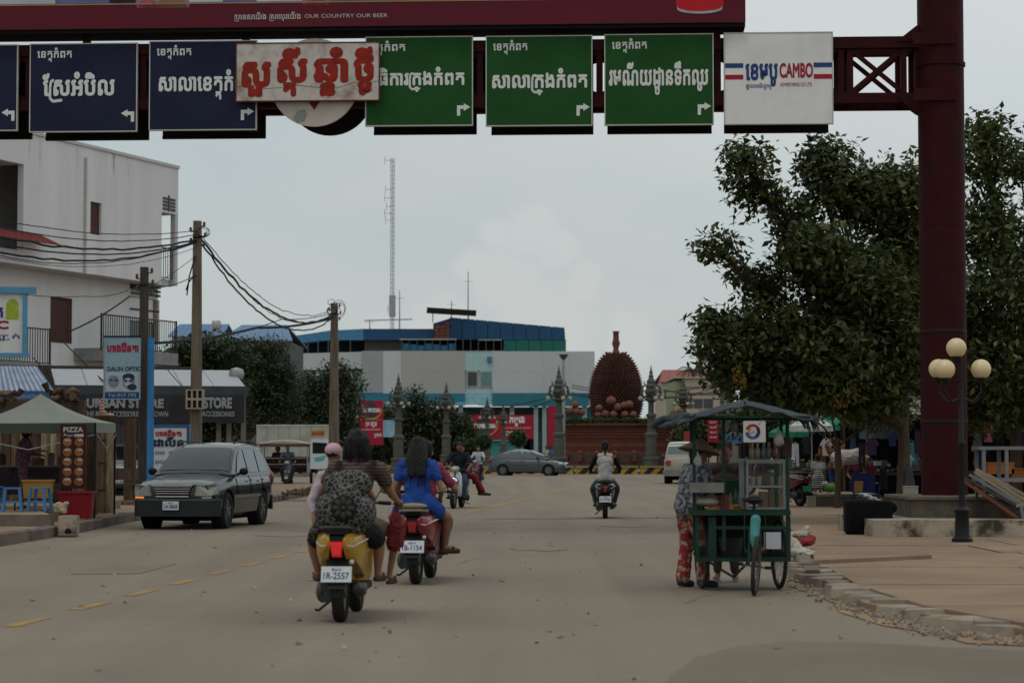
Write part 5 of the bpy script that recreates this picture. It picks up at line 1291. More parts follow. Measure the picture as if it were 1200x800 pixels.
def cable(pts,r,label,n=14,group='overhead cables',sag=None,wob=0):
 """catenary-like cable through given world points"""
 P = []
 for (a,b),sg in zip(zip(pts,pts[1:]),sag or [0] * 9):
  a,b = Vector(a),Vector(b)
  for i in range(n):
   u = i / n; p = a.lerp(b,u); p.z -= sg * 4 * u * (1 - u)
   if wob: p += Vector((rnd.gauss(0,wob),0,rnd.gauss(0,wob)))
   P.append(p)
 P.append(Vector(pts[-1])); m_ = MB(); m_.tube(P,r,6); o = m_.build('overhead_cable',cablem,None,60); tag(o,label,'cable',group)
 return o
T2 = at(232,283,62)
i_ = 0
for (ys,ym,ye,r,lab) in ((236,0,270,.012,'thin cable, highest of those running left from the tall pole'),(240,0,275,.014,'thin second cable running left from the tall pole'),(247,0,281,.028,'thick black cable bundle from the left edge to the tall pole'),(252,0,283,.020,'black cable close under the thick bundle left of the tall pole'),(262,0,284,.026,'lowest thick drooping cable left of the tall pole'),(258,0,290,.008,'thin wire sagging lowest across the white wall'),(254,0,281,.012,'twisted thin wire wound round the left cable bundle')):
 a = at(-260,ys - 60,40); b = at(230,ye,61.9)
 cable([a,b],r,lab,n=36,sag=[.62 + i_ * .09],wob=.012 if r > .02 else .005); i_ += 1
for k,(y0,y1,sg,r,lab) in enumerate(((280,368,1.25,.035,'thick cable bundle sagging from the tall pole to the far pole'),(284,371,1.5,.028,'lower thick cable between the tall pole and the far pole'),(275,362,1.15,.014,'thin cable above the bundle between the tall and far poles'),(279,366,1.35,.012,'thin twisted wire along the bundle to the far pole'))):
 cable([at(236,y0,62),at(391,y1,91.7)],r,lab,n=40,sag=[sg * .9],wob=.015)
cable([at(391,372,91.7),at(300,384,85),at(180,402,75)],.05,'thick dark cable running left from the far pole over the trees',sag=[.12,.1])
cable([at(391,366,91.7),at(330,374,85),at(230,398,78)],.018,'thin cable running left from the far pole over the blue roofs',sag=[.1,.1])
cable([at(230,322,61.9),at(170,338,57)],.012,'thin wire between the two nearest poles',sag=[.1])
cable([at(229,300,61.9),at(172,338,57)],.008,'thin slanting wire from the tall pole down to the shorter pole',sag=[.05])
cable([at(152,347,86),at(82,388,80)],.03,'grey stay wire on the white wall beside the brown shutter',sag=[.1])
cable([at(74,400,78),at(125,450,64)],.022,'stay wire from the brown shutter down to the canopy',sag=[.02])
cable([at(38,418,77),at(62,442,65)],.018,'short stay wire from the left railing to the canopy',sag=[.02])
cable([at(194,430,66),at(217,456,62)],.014,'short wire dropping to the meter box',sag=[.02])
cable([at(30,345,76),at(100,347,80),at(150,340,84)],.014,'thin wire crossing the white wall under the overhang',sag=[.05,.1])
for k,(a,b) in enumerate((((222,300),(219,346)),((221,322),(218,340)))):
 cable([at(a[0] + 7,a[1],61.8),at(a[0],(a[1] + b[1]) / 2,61.8),at(b[0],b[1],61.8)],.02,('long','short')[k] + ' loose cable tail hanging beside the tall pole',n=4,group='loose cable tails on the tall pole')
# curls at pole tops
for (cx_,cy,d,r,k) in ((238,272,61.8,.14,5),(391,364,91.5,.16,5),(397,362,91.5,.32,2),(388,354,91.6,.14,2)):
 m_ = MB(); c = at(cx_,cy,d)
 for j in range(k):
  rr_ = r * rnd.uniform(.6,1.2); a0 = rnd.random() * 6; ex = rnd.uniform(.6,1.6)
  m_.tube([c + Vector((rr_ * ex * math.cos(a0 + q_ * .55),rnd.uniform(-.03,.03),rr_ * math.sin(a0 + q_ * .55))) for q_ in range(9)],.008 if d < 70 else .012,4)
 tag(m_.build('cable_coil',cablem),{272: 'small loops of wire at the top of the tall pole',364: 'tangle of wire round the head of the far pole',362: 'wide loose wire loops right of the far pole top',354: 'small wire curl above the far pole'}[cy],'wire',kind='stuff')
# far wires and poles right of the durian
for k,(px,d,yt,lab) in enumerate(((846,190,441,'grey electric pole beside the cream building'),(853,200,446,'thinner electric pole just behind the first, right of the cream building'))):
 t = thing('far_pole',lab,'utility pole',(gx(px,d),d,0)); h = gz(yt,d); MB().box(-.14,.14,-.14,.14,0,h).build('shaft',lst,t)
 for z in (h - .5,h - 1.3,h - 2): MB().box(-.8,.8,-.06,.06,z,z + .12).build('crossarm',lst,t)
 m_ = MB()
 for j in range(6): m_.lathe([(.07,0),(.07,.25)],(-.7 + j * .28,0,h - .38),6)
 m_.build('insulators',ins,t) if 0 else None
for j,(y0,y1) in enumerate(((458,447),(464,456),(455,462),(466,451))):
 cable([at(670,y0 - 4,175),at(775,y0 + 1,180),at(846,y1,190)],.035,('highest','second highest','third','lowest')[j] + ' of the far wires crossing the square right of the durian',group='far wires across the square',sag=[.3,.2])
cable([at(560,474,175),at(655,461,175)],.03,'thin wire in front of the blue band, left of the durian',sag=[.4]); cable([at(560,481,175),at(655,466,176)],.03,'lower thin wire in front of the blue band, left of the durian',sag=[.4])
# ================================================================ VEHICLES
paint = lambda n,c,r=.22: M('car_paint_' + n,c,r,.06,2,spec=.35,coat=.35)
wscreen = M('windscreen',(.02,.026,.03),.08,.3,1.5,spec=.7)
sideglass = M('side_glass',(.05,.06,.065),.05,.05,spec=.9)
lampglass = M('lamp_glass',(.30,.30,.25),.15,.1,spec=.8)
amber = M('amber_lit',(.5,.12,.02),.4,0,emit=(1,.3,.08,.55))
redlens = M('red_lens',(.22,.008,.008),.2,.1,spec=.6)
redlit = M('red_lamp_lit',(.35,.01,.015),.3,0,emit=(1,.02,.03,.26))
platem = M('plate_white',(.55,.56,.58),.5,.05)
plateink = M('plate_ink',(.02,.04,.12),.6)
under = M('underbody',(.008,.008,.008),.95,.2)
def wheel(par,x,y,r,w_,side,spokes=5,name='wheel'):
 t = MB(); t.lathe([(r * .66,-w_ / 2),(r * .95,-w_ / 2),(r,-w_ * .32),(r,w_ * .32),(r * .95,w_ / 2),(r * .66,w_ / 2)],(x,y,r),28,axis=0,ring=True)
 o = t.build(name,rubber,par,35)
 f = x + side * w_ * .38; q = MB(); q.lathe([(r * .67,f - side * .03),(r * .67,f),(r * .60,f + side * .005),(r * .58,f - side * .03)],(0,y,r),24,axis=0)
 q.lathe([(r * .15,f - side * .02),(r * .13,f + side * .012)],(0,y,r),10,axis=0)
 for k in range(spokes):
  a = 2 * PI * k / spokes + .3; q.bar((f - side * .004,y + r * .1 * math.cos(a),r + r * .1 * math.sin(a)),(f - side * .004,y + r * .62 * math.cos(a),r + r * .62 * math.sin(a)),r * .16,.02)
 q.build('rim',greyrim,o,35)
 q = MB(); q.lathe([(r * .62,f - side * .09),(r * .62,f - side * .07)],(0,y,r),20,axis=0); q.build('brake_disc',under,o)
 return o
def car(name,label,loc,rz,P,group=None,lit=False,cat='car',sc_=1.0):
 t = thing(name,label,cat,loc,rz,group); body = P['paint']
 S = P['st']; crown = .03
 def interp(tab,y,k):
  if y <= tab[0][0]: return tab[0][k]
  for a,b in zip(tab,tab[1:]):
   if a[0] <= y <= b[0]: f = (y - a[0]) / (b[0] - a[0]); return a[k] + (b[k] - a[k]) * f
  return tab[-1][k]
 ys = sorted({s[0] for s in S} | {S[0][0] + (S[-1][0] - S[0][0]) * i / 22 for i in range(23)})
 rings = []
 for y in ys:
  zb,zt,hw = (interp(S,y,k) for k in (1,2,3)); h = zt - zb
  half = [(hw * .86,zb),(hw * .96,zb + .07 * h),(hw * .995,zb + .28 * h),(hw,zb + .5 * h),(hw * .985,zb + .72 * h),(hw * .95,zb + .88 * h),(hw * .88,zb + .97 * h),(hw * .6,zt + crown * .7),(hw * .25,zt + crown)]
  rings.append([(x,y,z) for x,z in half] + [(-x,y,z) for x,z in reversed(half)])
 m_ = MB(); m_.loft(rings); me = m_.mesh('body',body)
 o = bpy.data.objects.new('t',me); col.objects.link(o); W = P['W'] / 2; cut = MB(); r = P['r']
 for ya in P['axles']: cut.lathe([(r + .06,W - .28),(r + .06,W + .2)],(0,ya,r),28,axis=0); cut.lathe([(r + .06,-W - .2),(r + .06,-W + .28)],(0,ya,r),28,axis=0)
 c = bpy.data.objects.new('c',cut.mesh('c',under)); col.objects.link(c)
 bo = o.modifiers.new('b','BOOLEAN'); bo.object = c; bo.operation = 'DIFFERENCE'; bo.solver = 'EXACT'; bo.use_self = True
 me = evaluated(o,'body'); bpy.data.objects.remove(c); me.polygons.foreach_set('use_smooth',[True] * len(me.polygons)); me.set_sharp_from_angle(angle=R(32))
 bod = put('body',me,t)
 for ya in P['axles']:
  for s_ in (1,-1):
   q = MB(); q.lathe([(r + .058,s_ * (W - .275)),(r + .058,s_ * (W - .06)),(r + .02,s_ * (W - .06)),(r + .02,s_ * (W - .26))],(0,ya,r),26,axis=0); q.build('wheel_arch_liner',under,t,40)
   wheel(t,s_ * (W - .12),ya,r,.21,s_,P.get('spokes',5))
 MB().box(-W * .7,W * .7,S[0][0] + .5,S[-1][0] - .5,.16,S[2][1] + .02).build('chassis',under,t)
 # cabin
 RL = P['roof']; zb = P['belt']; hb = P['hb']; tum = P.get('tum',.3)
 zr = lambda y: interp(RL,y,1); hwz = lambda z: hb - max(0,z - zb) * tum
 yc = sorted({a[0] for a in RL} | {RL[0][0] + (RL[-1][0] - RL[0][0]) * i / 16 for i in range(17)}); rings = []
 for y in yc:
  z1 = max(zr(y),zb + .02); zt = max(z1 - .06,zb + .01); h2 = hwz(zt)
  rings.append([(hb,y,zb - .03),(h2,y,zt),(h2 - .05,y,z1 - .012),(h2 - .16,y,z1 + .008),(0,y,z1 + .025),(-h2 + .16,y,z1 + .008),(-h2 + .05,y,z1 - .012),(-h2,y,zt),(-hb,y,zb - .03)])
 m_ = MB(); m_.loft(rings,closed=True); m_.build('roof',body,t,30)
 def screen(y0,y1,name,m,ins=.07):
  n = 6; vs = []; 
  for i in range(n + 1):
   y = y0 + (y1 - y0) * i / n; z1 = zr(y); h2 = hwz(z1 - .06) - ins
   for j in range(9):
    x = h2 * (j / 4 - 1); e = abs(x) / max(h2,.1); vs.append((x,y - P.get('so',.0),z1 + .034 - .012 * e ** 2 - (.012 if e > .85 else 0)))
  m_ = MB(); m_.add(vs,[(i * 9 + j,i * 9 + j + 1,(i + 1) * 9 + j + 1,(i + 1) * 9 + j) for i in range(n) for j in range(8)]); return m_.build(name,m,t,50)
 ws = screen(P['ws'][0],P['ws'][1],'windscreen',wscreen); screen(P['rs'][0],P['rs'][1],'rear_window',P.get('rearglass',sideglass))
 for poly in P['side']:
  for s_ in (1,-1):
   q = MB(); vs = [(s_ * (hwz(z) + .008),y,z) for y,z in poly]; q.add(vs + [(v[0] - s_ * .012,v[1],v[2]) for v in vs],[tuple(range(len(vs)))] ); q.build('side_window',sideglass,t)
 for s_ in (1,-1):
  q = MB(); y = P['mir']; q.ell((s_ * (W + .09),y,zb + .07),(.10,.06,.075),12,8); q.tube([(s_ * (W - .08),y,zb),(s_ * (W + .02),y,zb + .03)],.025,6); q.build('door_mirror',P.get('trim',black),t,60)
  for y in P['handles']: MB().box(*(sorted((s_ * (W - .004),s_ * (W + .018)))),y - .08,y + .08,zb - .12,zb - .095).build('door_handle',P.get('hm',body),t)
  for y in P['seams']:
   q = MB(); q.tube([(s_ * (interp(S,y,3) * f + .002),y,z) for f,z in ((.985,zb - .5),(1.0,zb - .35),(.99,zb - .2),(.955,zb - .09),(.9,zb - .0))],.006,4); q.build('door_seam',under,t)
 def wrap(y_side,z0,z1,off,m,name,end=-1,x0=-1,x1=1,th=.02):
  """strip round the nose (end=-1) or the tail (+1)"""
  pts = [(s[3],s[0]) for s in S]; pts = [p for p in pts if (p[1] - y_side) * end >= 0]; pts.sort(key=lambda p: p[1] * end)
  line = [(-x,y) for x,y in pts] + [(x,y) for x,y in reversed(pts)]
  line = [p for p in line if x0 <= p[0] / W <= x1] or line
  vs = []; 
  for i,(x,y) in enumerate(line):
   d = Vector((x * 1.0,(y - end * (-(abs(y_side) * .2))) ,0)); nn = Vector((x / W * .8,end * .8,0)).normalized()
   vs += [(x + nn.x * off,y + nn.y * off,z0),(x + nn.x * (off - th),y + nn.y * (off - th),z0),(x + nn.x * (off - th),y + nn.y * (off - th),z1),(x + nn.x * off,y + nn.y * off,z1)]
  q = MB(); q.loft([vs[i * 4:i * 4 + 4] for i in range(len(line))]); return q.build(name,m,t,40)
 P['details'](t,wrap,W,S,lit)
 if sc_ != 1: t.scale = (sc_,) * 3
 return t
def plate(par,x,y,z,txt,w_=.32,h=.15,face=-1,name='number_plate',rot=None):
 o = MB().box(-w_ / 2,w_ / 2,-.006,.006,0,h).build(name,platem,par,loc=(x,y,z),rot=rot)
 write(txt,-w_ * .42,w_ * .42,h * .18,h * .62,-.008 if face < 0 else .008,plateink,o,bold=.015,face=face)
 write('កំពត',-w_ * .15,w_ * .15,h * .70,h * .9,-.008 if face < 0 else .008,plateink,o,bold=.02,face=face)
 return o
def suv_details(t,wrap,W,S,lit):
 y0 = S[0][0]; cl = M('suv_cladding',(.022,.026,.026),.5,.1)
 wrap(-1.72,.26,.56,.035,cl,'front_bumper'); wrap(-1.72,.565,.60,.045,M('bumper_edge',(.06,.07,.07),.3),'bumper_lip'); wrap(1.7,.30,.60,.035,cl,'rear_bumper',end=1)
 q = MB(); q.prism([(-.42,.86),(.42,.86),(.34,.66),(-.34,.66)],y0 - .035,y0 - .02); q.build('grille_back',under,t)
 q = MB(); q.prism([(-.44,.86),(.44,.86),(.45,.885),(-.45,.885)],y0 - .06,y0 + .02); q.build('grille_frame',chrome,t)
 q = MB(); q.prism([(-.35,.635),(.35,.635),(.345,.66),(-.345,.66)],y0 - .055,y0 + .02); q.build('grille_frame',chrome,t)
 for k in range(4): z = .70 + k * .045; MB().box(-.35 - k * .02,.35 + k * .02,y0 - .052,y0 - .036,z,z + .014).build('grille_bar',chrome,t)
 for s_ in (1,-1):
  q = MB(); P6 = [(s_ * .46,y0 - .012,.66),(s_ * .50,y0 - .012,.85),(s_ * .78,y0 + .10,.88),(s_ * .855,y0 + .30,.86),(s_ * .86,y0 + .26,.70),(s_ * .76,y0 + .06,.66)]
  q.add([Vector(p) + Vector((s_ * .035,-.05,0)) for p in P6] + [Vector(p) + Vector((-s_ * .05,.08,0)) for p in P6],[(0,1,2,3,4,5),(0,6,7,1),(1,7,8,2),(2,8,9,3),(3,9,10,4),(4,10,11,5),(5,11,6,0)]); q.build('headlight',lampglass,t)
  q = MB(); P4 = [(s_ * .60,y0 - .02,.605),(s_ * .60,y0 - .02,.645),(s_ * .78,y0 + .06,.65),(s_ * .78,y0 + .06,.61)]
  q.add([Vector(p) + Vector((s_ * .03,-.02,0)) for p in P4] + [Vector(p) + Vector((0,.05,0)) for p in P4],[(0,1,2,3),(0,4,5,1),(1,5,6,2),(2,6,7,3),(3,7,4,0)]); q.build('indicator',amber if (lit and s_ < 0) else lampglass,t)
  MB().box(s_ * (W + .004) - .012,s_ * (W + .004) + .012,-.98,.95,.60,.655).build('side_moulding',M('suv_moulding',(.16,.16,.15),.3),t)
  q = MB(); q.ell((s_ * .80,2.16,.95),(.07,.12,.16),10,8); q.build('tail_light',redlens,t,60)
  q = MB(); q.tube([(s_ * .62,-.1,1.69),(s_ * .60,.4,1.73),(s_ * .60,1.3,1.73),(s_ * .62,1.7,1.66)],.018,6); q.build('roof_rail',black,t,60)
 plate(t,-.02,y0 - .075,.385,'2A 8868',.34,.17)
 for a,b in (((-.55,-.92,1.10),(.02,-.78,1.19)),((.05,-.93,1.10),(.6,-.80,1.185))): MB().bar(a,b,.018).build('wiper',black,t)
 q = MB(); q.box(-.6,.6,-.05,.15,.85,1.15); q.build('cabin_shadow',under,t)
SUV = dict(paint=paint('dark_green',(.010,.014,.014)),W=1.82,r=.36,axles=(-1.36,1.26),st=[(-2.29,.34,.80,.66),(-2.25,.28,.86,.76),(-2.12,.25,.90,.84),(-1.9,.24,.94,.885),(-1.5,.24,.99,.90),(-.95,.24,1.06,.91),(0,.24,1.06,.91),(1.2,.25,1.08,.90),(1.9,.27,1.10,.88),(2.16,.32,1.08,.83),(2.27,.42,1.0,.74)],
 roof=[(-1.02,1.06),(-.62,1.36),(-.25,1.57),(.1,1.65),(.7,1.685),(1.3,1.67),(1.7,1.60),(1.95,1.40),(2.2,1.08)],belt=1.05,hb=.83,tum=.30,ws=(-.93,-.22),rs=(1.80,2.12),mir=-.62,handles=(.18,1.08),seams=(-.72,.30,1.22),spokes=5,hm=M('handle_dark',(.03,.035,.035),.3),
 side=[[(-.55,1.10),(.25,1.10),(.25,1.55),(.02,1.53),(-.2,1.42)],[(.33,1.10),(1.12,1.10),(1.12,1.56),(.33,1.56)],[(1.2,1.10),(1.88,1.12),(1.66,1.5),(1.2,1.56)]],details=suv_details)
ds = 40.4
car('parked_car','dark green parked car with chrome grille and amber light lit, beside the kerb',(gx(243,43.0),43.0,0),R(-9.5),SUV,lit=True,sc_=.905).scale.z = .945
def hatch_details(t,wrap,W,S,lit):
 y0 = S[0][0]
 wrap(-1.9,.18,.42,.012,M('hatch_lower',(.06,.066,.068),.4),'front_bumper'); wrap(1.9,.2,.46,.012,M('hatch_lower',(.06,.066,.068),.4),'rear_bumper',end=1)
 MB().box(-.5,.5,y0 - .02,y0 + .02,.3,.42).build('grille',under,t)
 for s_ in (1,-1):
  q = MB(); q.ell((s_ * .66,y0 + .22,.66),(.12,.26,.075),12,8,rot=(-.25,0,s_ * .5)); q.build('headlight',M('clear_lamp',(.5,.5,.48),.1,spec=.9),t,60)
  q = MB(); q.ell((s_ * .72,2.1,.85),(.09,.12,.14),10,8); q.build('tail_light',redlens,t,60)
 plate(t,0,y0 - .03,.42,'2C 5141',.34,.12)
HATCH = dict(paint=paint('slate',(.060,.072,.075)),W=1.72,r=.31,axles=(-1.35,1.33),st=[(-2.22,.24,.52,.55),(-2.15,.20,.64,.70),(-1.95,.18,.74,.80),(-1.5,.18,.86,.85),(-1.1,.18,.93,.86),(0,.18,.95,.86),(1.3,.19,.99,.855),(1.95,.22,1.04,.80),(2.12,.3,1.03,.72),(2.2,.4,.9,.64)],
 roof=[(-1.35,.92),(-.7,1.22),(-.2,1.42),(.3,1.495),(.7,1.48),(1.3,1.36),(1.85,1.16),(2.08,1.05)],belt=.95,hb=.80,tum=.34,ws=(-1.2,-.2),rs=(1.1,2.0),mir=-.72,handles=(.15,1.0),seams=(-.82,.25,1.15),spokes=7,
 side=[[(-.85,.98),(.18,.98),(.18,1.40),(-.12,1.36)],[(.26,.98),(1.05,.98),(1.0,1.35),(.26,1.41)],[(1.12,.99),(1.6,1.02),(1.12,1.30)]],details=hatch_details)
car('hatchback','slate grey hatchback crossing in front of the roundabout',(gx(619,131),131,0),R(78),HATCH,sc_=1.02)
WH = dict(HATCH); WH['paint'] = paint('white',(.55,.56,.57))
car('hatchback','white hatchback half hidden by the lamp pillar right of the tall red banner',(gx(470,186),186,0),R(58),WH,sc_=1.05)
car('white_car','white car glimpsed between the posts of the shop under the canopy',(gx(143,66),66,.165),R(10),dict(SUV,paint=paint('pearl',(.5,.5,.5))),sc_=.88)
def pickup_details(t,wrap,W,S,lit):
 y1 = S[-1][0]
 wrap(1.9,.34,.60,.05,M('bumper_beige',(.22,.2,.17),.4),'rear_bumper',end=1); wrap(-1.9,.3,.6,.03,M('bumper_beige',(.22,.2,.17),.4),'front_bumper')
 for s_ in (1,-1):
  q = MB(); q.prism([(s_ * .60,1.0),(s_ * .80,1.02),(s_ * .86,.9),(s_ * .80,.78),(s_ * .62,.80)],y1 - .12,y1 + .03); q.build('tail_light',M('brake_lens',(.28,.03,.02),.25),t)
 MB().box(-.22,.22,y1 - .02,y1 + .04,.84,.95).build('plate_trim',chrome,t)
 plate(t,0,y1 + .05,.68,'2D 1172',.34,.14,face=1)
 q = MB(); q.tube([(0,y1 - .1,1.1),(.28,y1 - .06,1.14)],.012,5); q.build('rear_wiper',black,t)
FORT = dict(paint=paint('champagne',(.34,.31,.25)),W=1.86,r=.39,axles=(-1.4,1.35),st=[(-2.3,.38,.85,.7),(-2.2,.32,.95,.84),(-1.8,.3,1.05,.9),(-1.0,.3,1.12,.92),(0,.3,1.12,.93),(1.4,.3,1.15,.93),(2.1,.34,1.16,.91),(2.3,.42,1.12,.87),(2.34,.5,1.05,.82)],
 roof=[(-1.05,1.12),(-.4,1.55),(0,1.72),(.6,1.80),(1.5,1.80),(2.0,1.75),(2.12,1.62),(2.30,1.14)],belt=1.12,hb=.86,tum=.22,ws=(-.95,-.2),rs=(2.06,2.26),mir=-.6,handles=(.2,1.15),seams=(-.7,.35,1.3),spokes=6,trim=M('mirror_grey',(.05,.05,.05),.4),rearglass=M('rear_glass_green',(.05,.10,.085),.08,.1,spec=.9),
 side=[[(-.5,1.17),(.28,1.17),(.28,1.68),(.05,1.66),(-.15,1.56)],[(.36,1.17),(1.15,1.17),(1.15,1.70),(.36,1.70)],[(1.23,1.17),(1.95,1.2),(1.85,1.64),(1.23,1.70)]],details=pickup_details)
car('estate_car','champagne coloured tall estate car seen from behind, left of the food cart',(gx(804,100),100,0),R(174),FORT,cat='car',sc_=1.02)

# ---- box truck
d = 127; t = thing('box_truck','white box truck with pale grey cargo box behind the rightmost pole','truck',(gx(390,d),d,0),0)
# the truck points to the right (+x); local x along its length
s_ = d / FPX; xb0,xb1 = gx(303,d) - gx(390,d),gx(392,d) - gx(390,d)
boxm = M('cargo_box_grey',(.33,.33,.29),.7,.08,1,dirt=(.2,.15,.1),dscale=1.2,damt=.5)
zb0,zb1 = gz(541,d),gz(498,d)
nb_ = 7
for k in range(nb_): a,b = xb0 + (xb1 - xb0) * k / nb_,xb0 + (xb1 - xb0) * (k + 1) / nb_; MB().box(a + .01,b - .01,-1.0,-.95,zb0 + .05,zb1 - .05).build('side_panel',boxm,t)
MB().box(xb0,xb1,-.94,1.0,zb0,zb1 - .01).build('cargo_box',boxm,t)
for z in (zb0 - .02,zb1 - .06): MB().box(xb0 - .01,xb1 + .01,-1.03,-.94,z,z + .08).build('rail',M('rail_pale',(.42,.41,.36),.6),t)
MB().box(xb1 - 1.25,xb1 - .45,-1.02,-.99,zb1 - .62,zb1 - .28).build('yellow_notice',M('ochre_print',(.35,.2,.05),.7),t); write('ឈប់',xb1 - 1.18,xb1 - .52,zb1 - .55,zb1 - .34,-1.03,redp,t,bold=.05)
wht = M('cab_white',(.5,.52,.52),.3,.05,coat=.4)
cx0,cx1 = gx(366,d) - gx(390,d),gx(398,d) - gx(390,d)
cz = lambda py: gz(py,d)
cab = [(cx0,cz(549)),(cx1 + .02,cz(549)),(cx1 + .05,cz(538)),(cx1 - .05,cz(531)),(cx1 - .42,cz(517)),(cx1 - .6,cz(514.5)),(cx0,cz(514.5))]
q = MB(); q.prism(cab,-1.06,.9); q.build('cab',wht,t)
q = MB(); q.prism([(cx0 + .12,cz(531)),(cx1 - .45,cz(531)),(cx1 - .62,cz(519)),(cx0 + .12,cz(518))],-1.072,-1.062); q.build('side_window',dglass,t)
q = MB(); q.hexa([(cx1 - .04,-.95,cz(531)),(cx1 - .04,.8,cz(531)),(cx1 - .08,.8,cz(531)),(cx1 - .08,-.95,cz(531)),(cx1 - .39,-.95,cz(518)),(cx1 - .39,.8,cz(518)),(cx1 - .45,.8,cz(518)),(cx1 - .45,-.95,cz(518))]); q.build('windscreen',wscreen,t)
q = MB(); q.prism([(cx0 + .2,cz(536)),(cx0 + .9,cz(533)),(cx0 + .75,cz(539)),(cx0 + .3,cz(541))],-1.07,-1.062); q.build('teal_decal',M('teal_print',(.08,.3,.32),.6),t)
MB().box(cx1 - .35,cx1 + .1,-1.04,.88,cz(552),cz(546)).build('front_bumper',M('bumper_grey',(.2,.19,.17),.6),t)
MB().box(cx1 - .1,cx1 + .07,-.9,-.55,cz(545),cz(540)).build('headlight',lampglass,t); MB().box(cx1 - .38,cx1 - .1,-1.075,-1.062,cz(545),cz(539)).build('indicator',M('orange_lens',(.3,.1,.03),.4),t)
q = MB(); q.bar((cx1 - .3,-1.06,cz(520)),(cx1 - .15,-1.35,cz(520)),.03); q.box(cx1 - .2,cx1 - .12,-1.42,-1.25,cz(528),cz(519)); q.build('door_mirror',black,t)
MB().box(xb0 + .1,cx1 - .3,-.6,.6,.42,zb0 - .03).build('chassis',under,t)
for x in (cx1 - .95,cx0 - .35,xb0 + 1.3):
 for s1 in (-1,1):
  q = MB(); q.lathe([(.25,-.1),(.4,-.1),(.43,-.06),(.43,.06),(.4,.1),(.25,.1)],(x,s1 * .86,.43),20,axis=1,ring=True); o = q.build('wheel',rubber,t,35); q = MB(); q.lathe([(.26,s1 * .09),(.2,s1 * .05),(.06,s1 * .12)],(x,s1 * .86,.43),14,axis=1); q.build('rim',greyrim,o,35)
MB().box(xb0 + .4,cx0 - .6,-1.0,-.9,.55,.8).build('side_guard',M('guard_dark',(.03,.03,.03),.7),t)

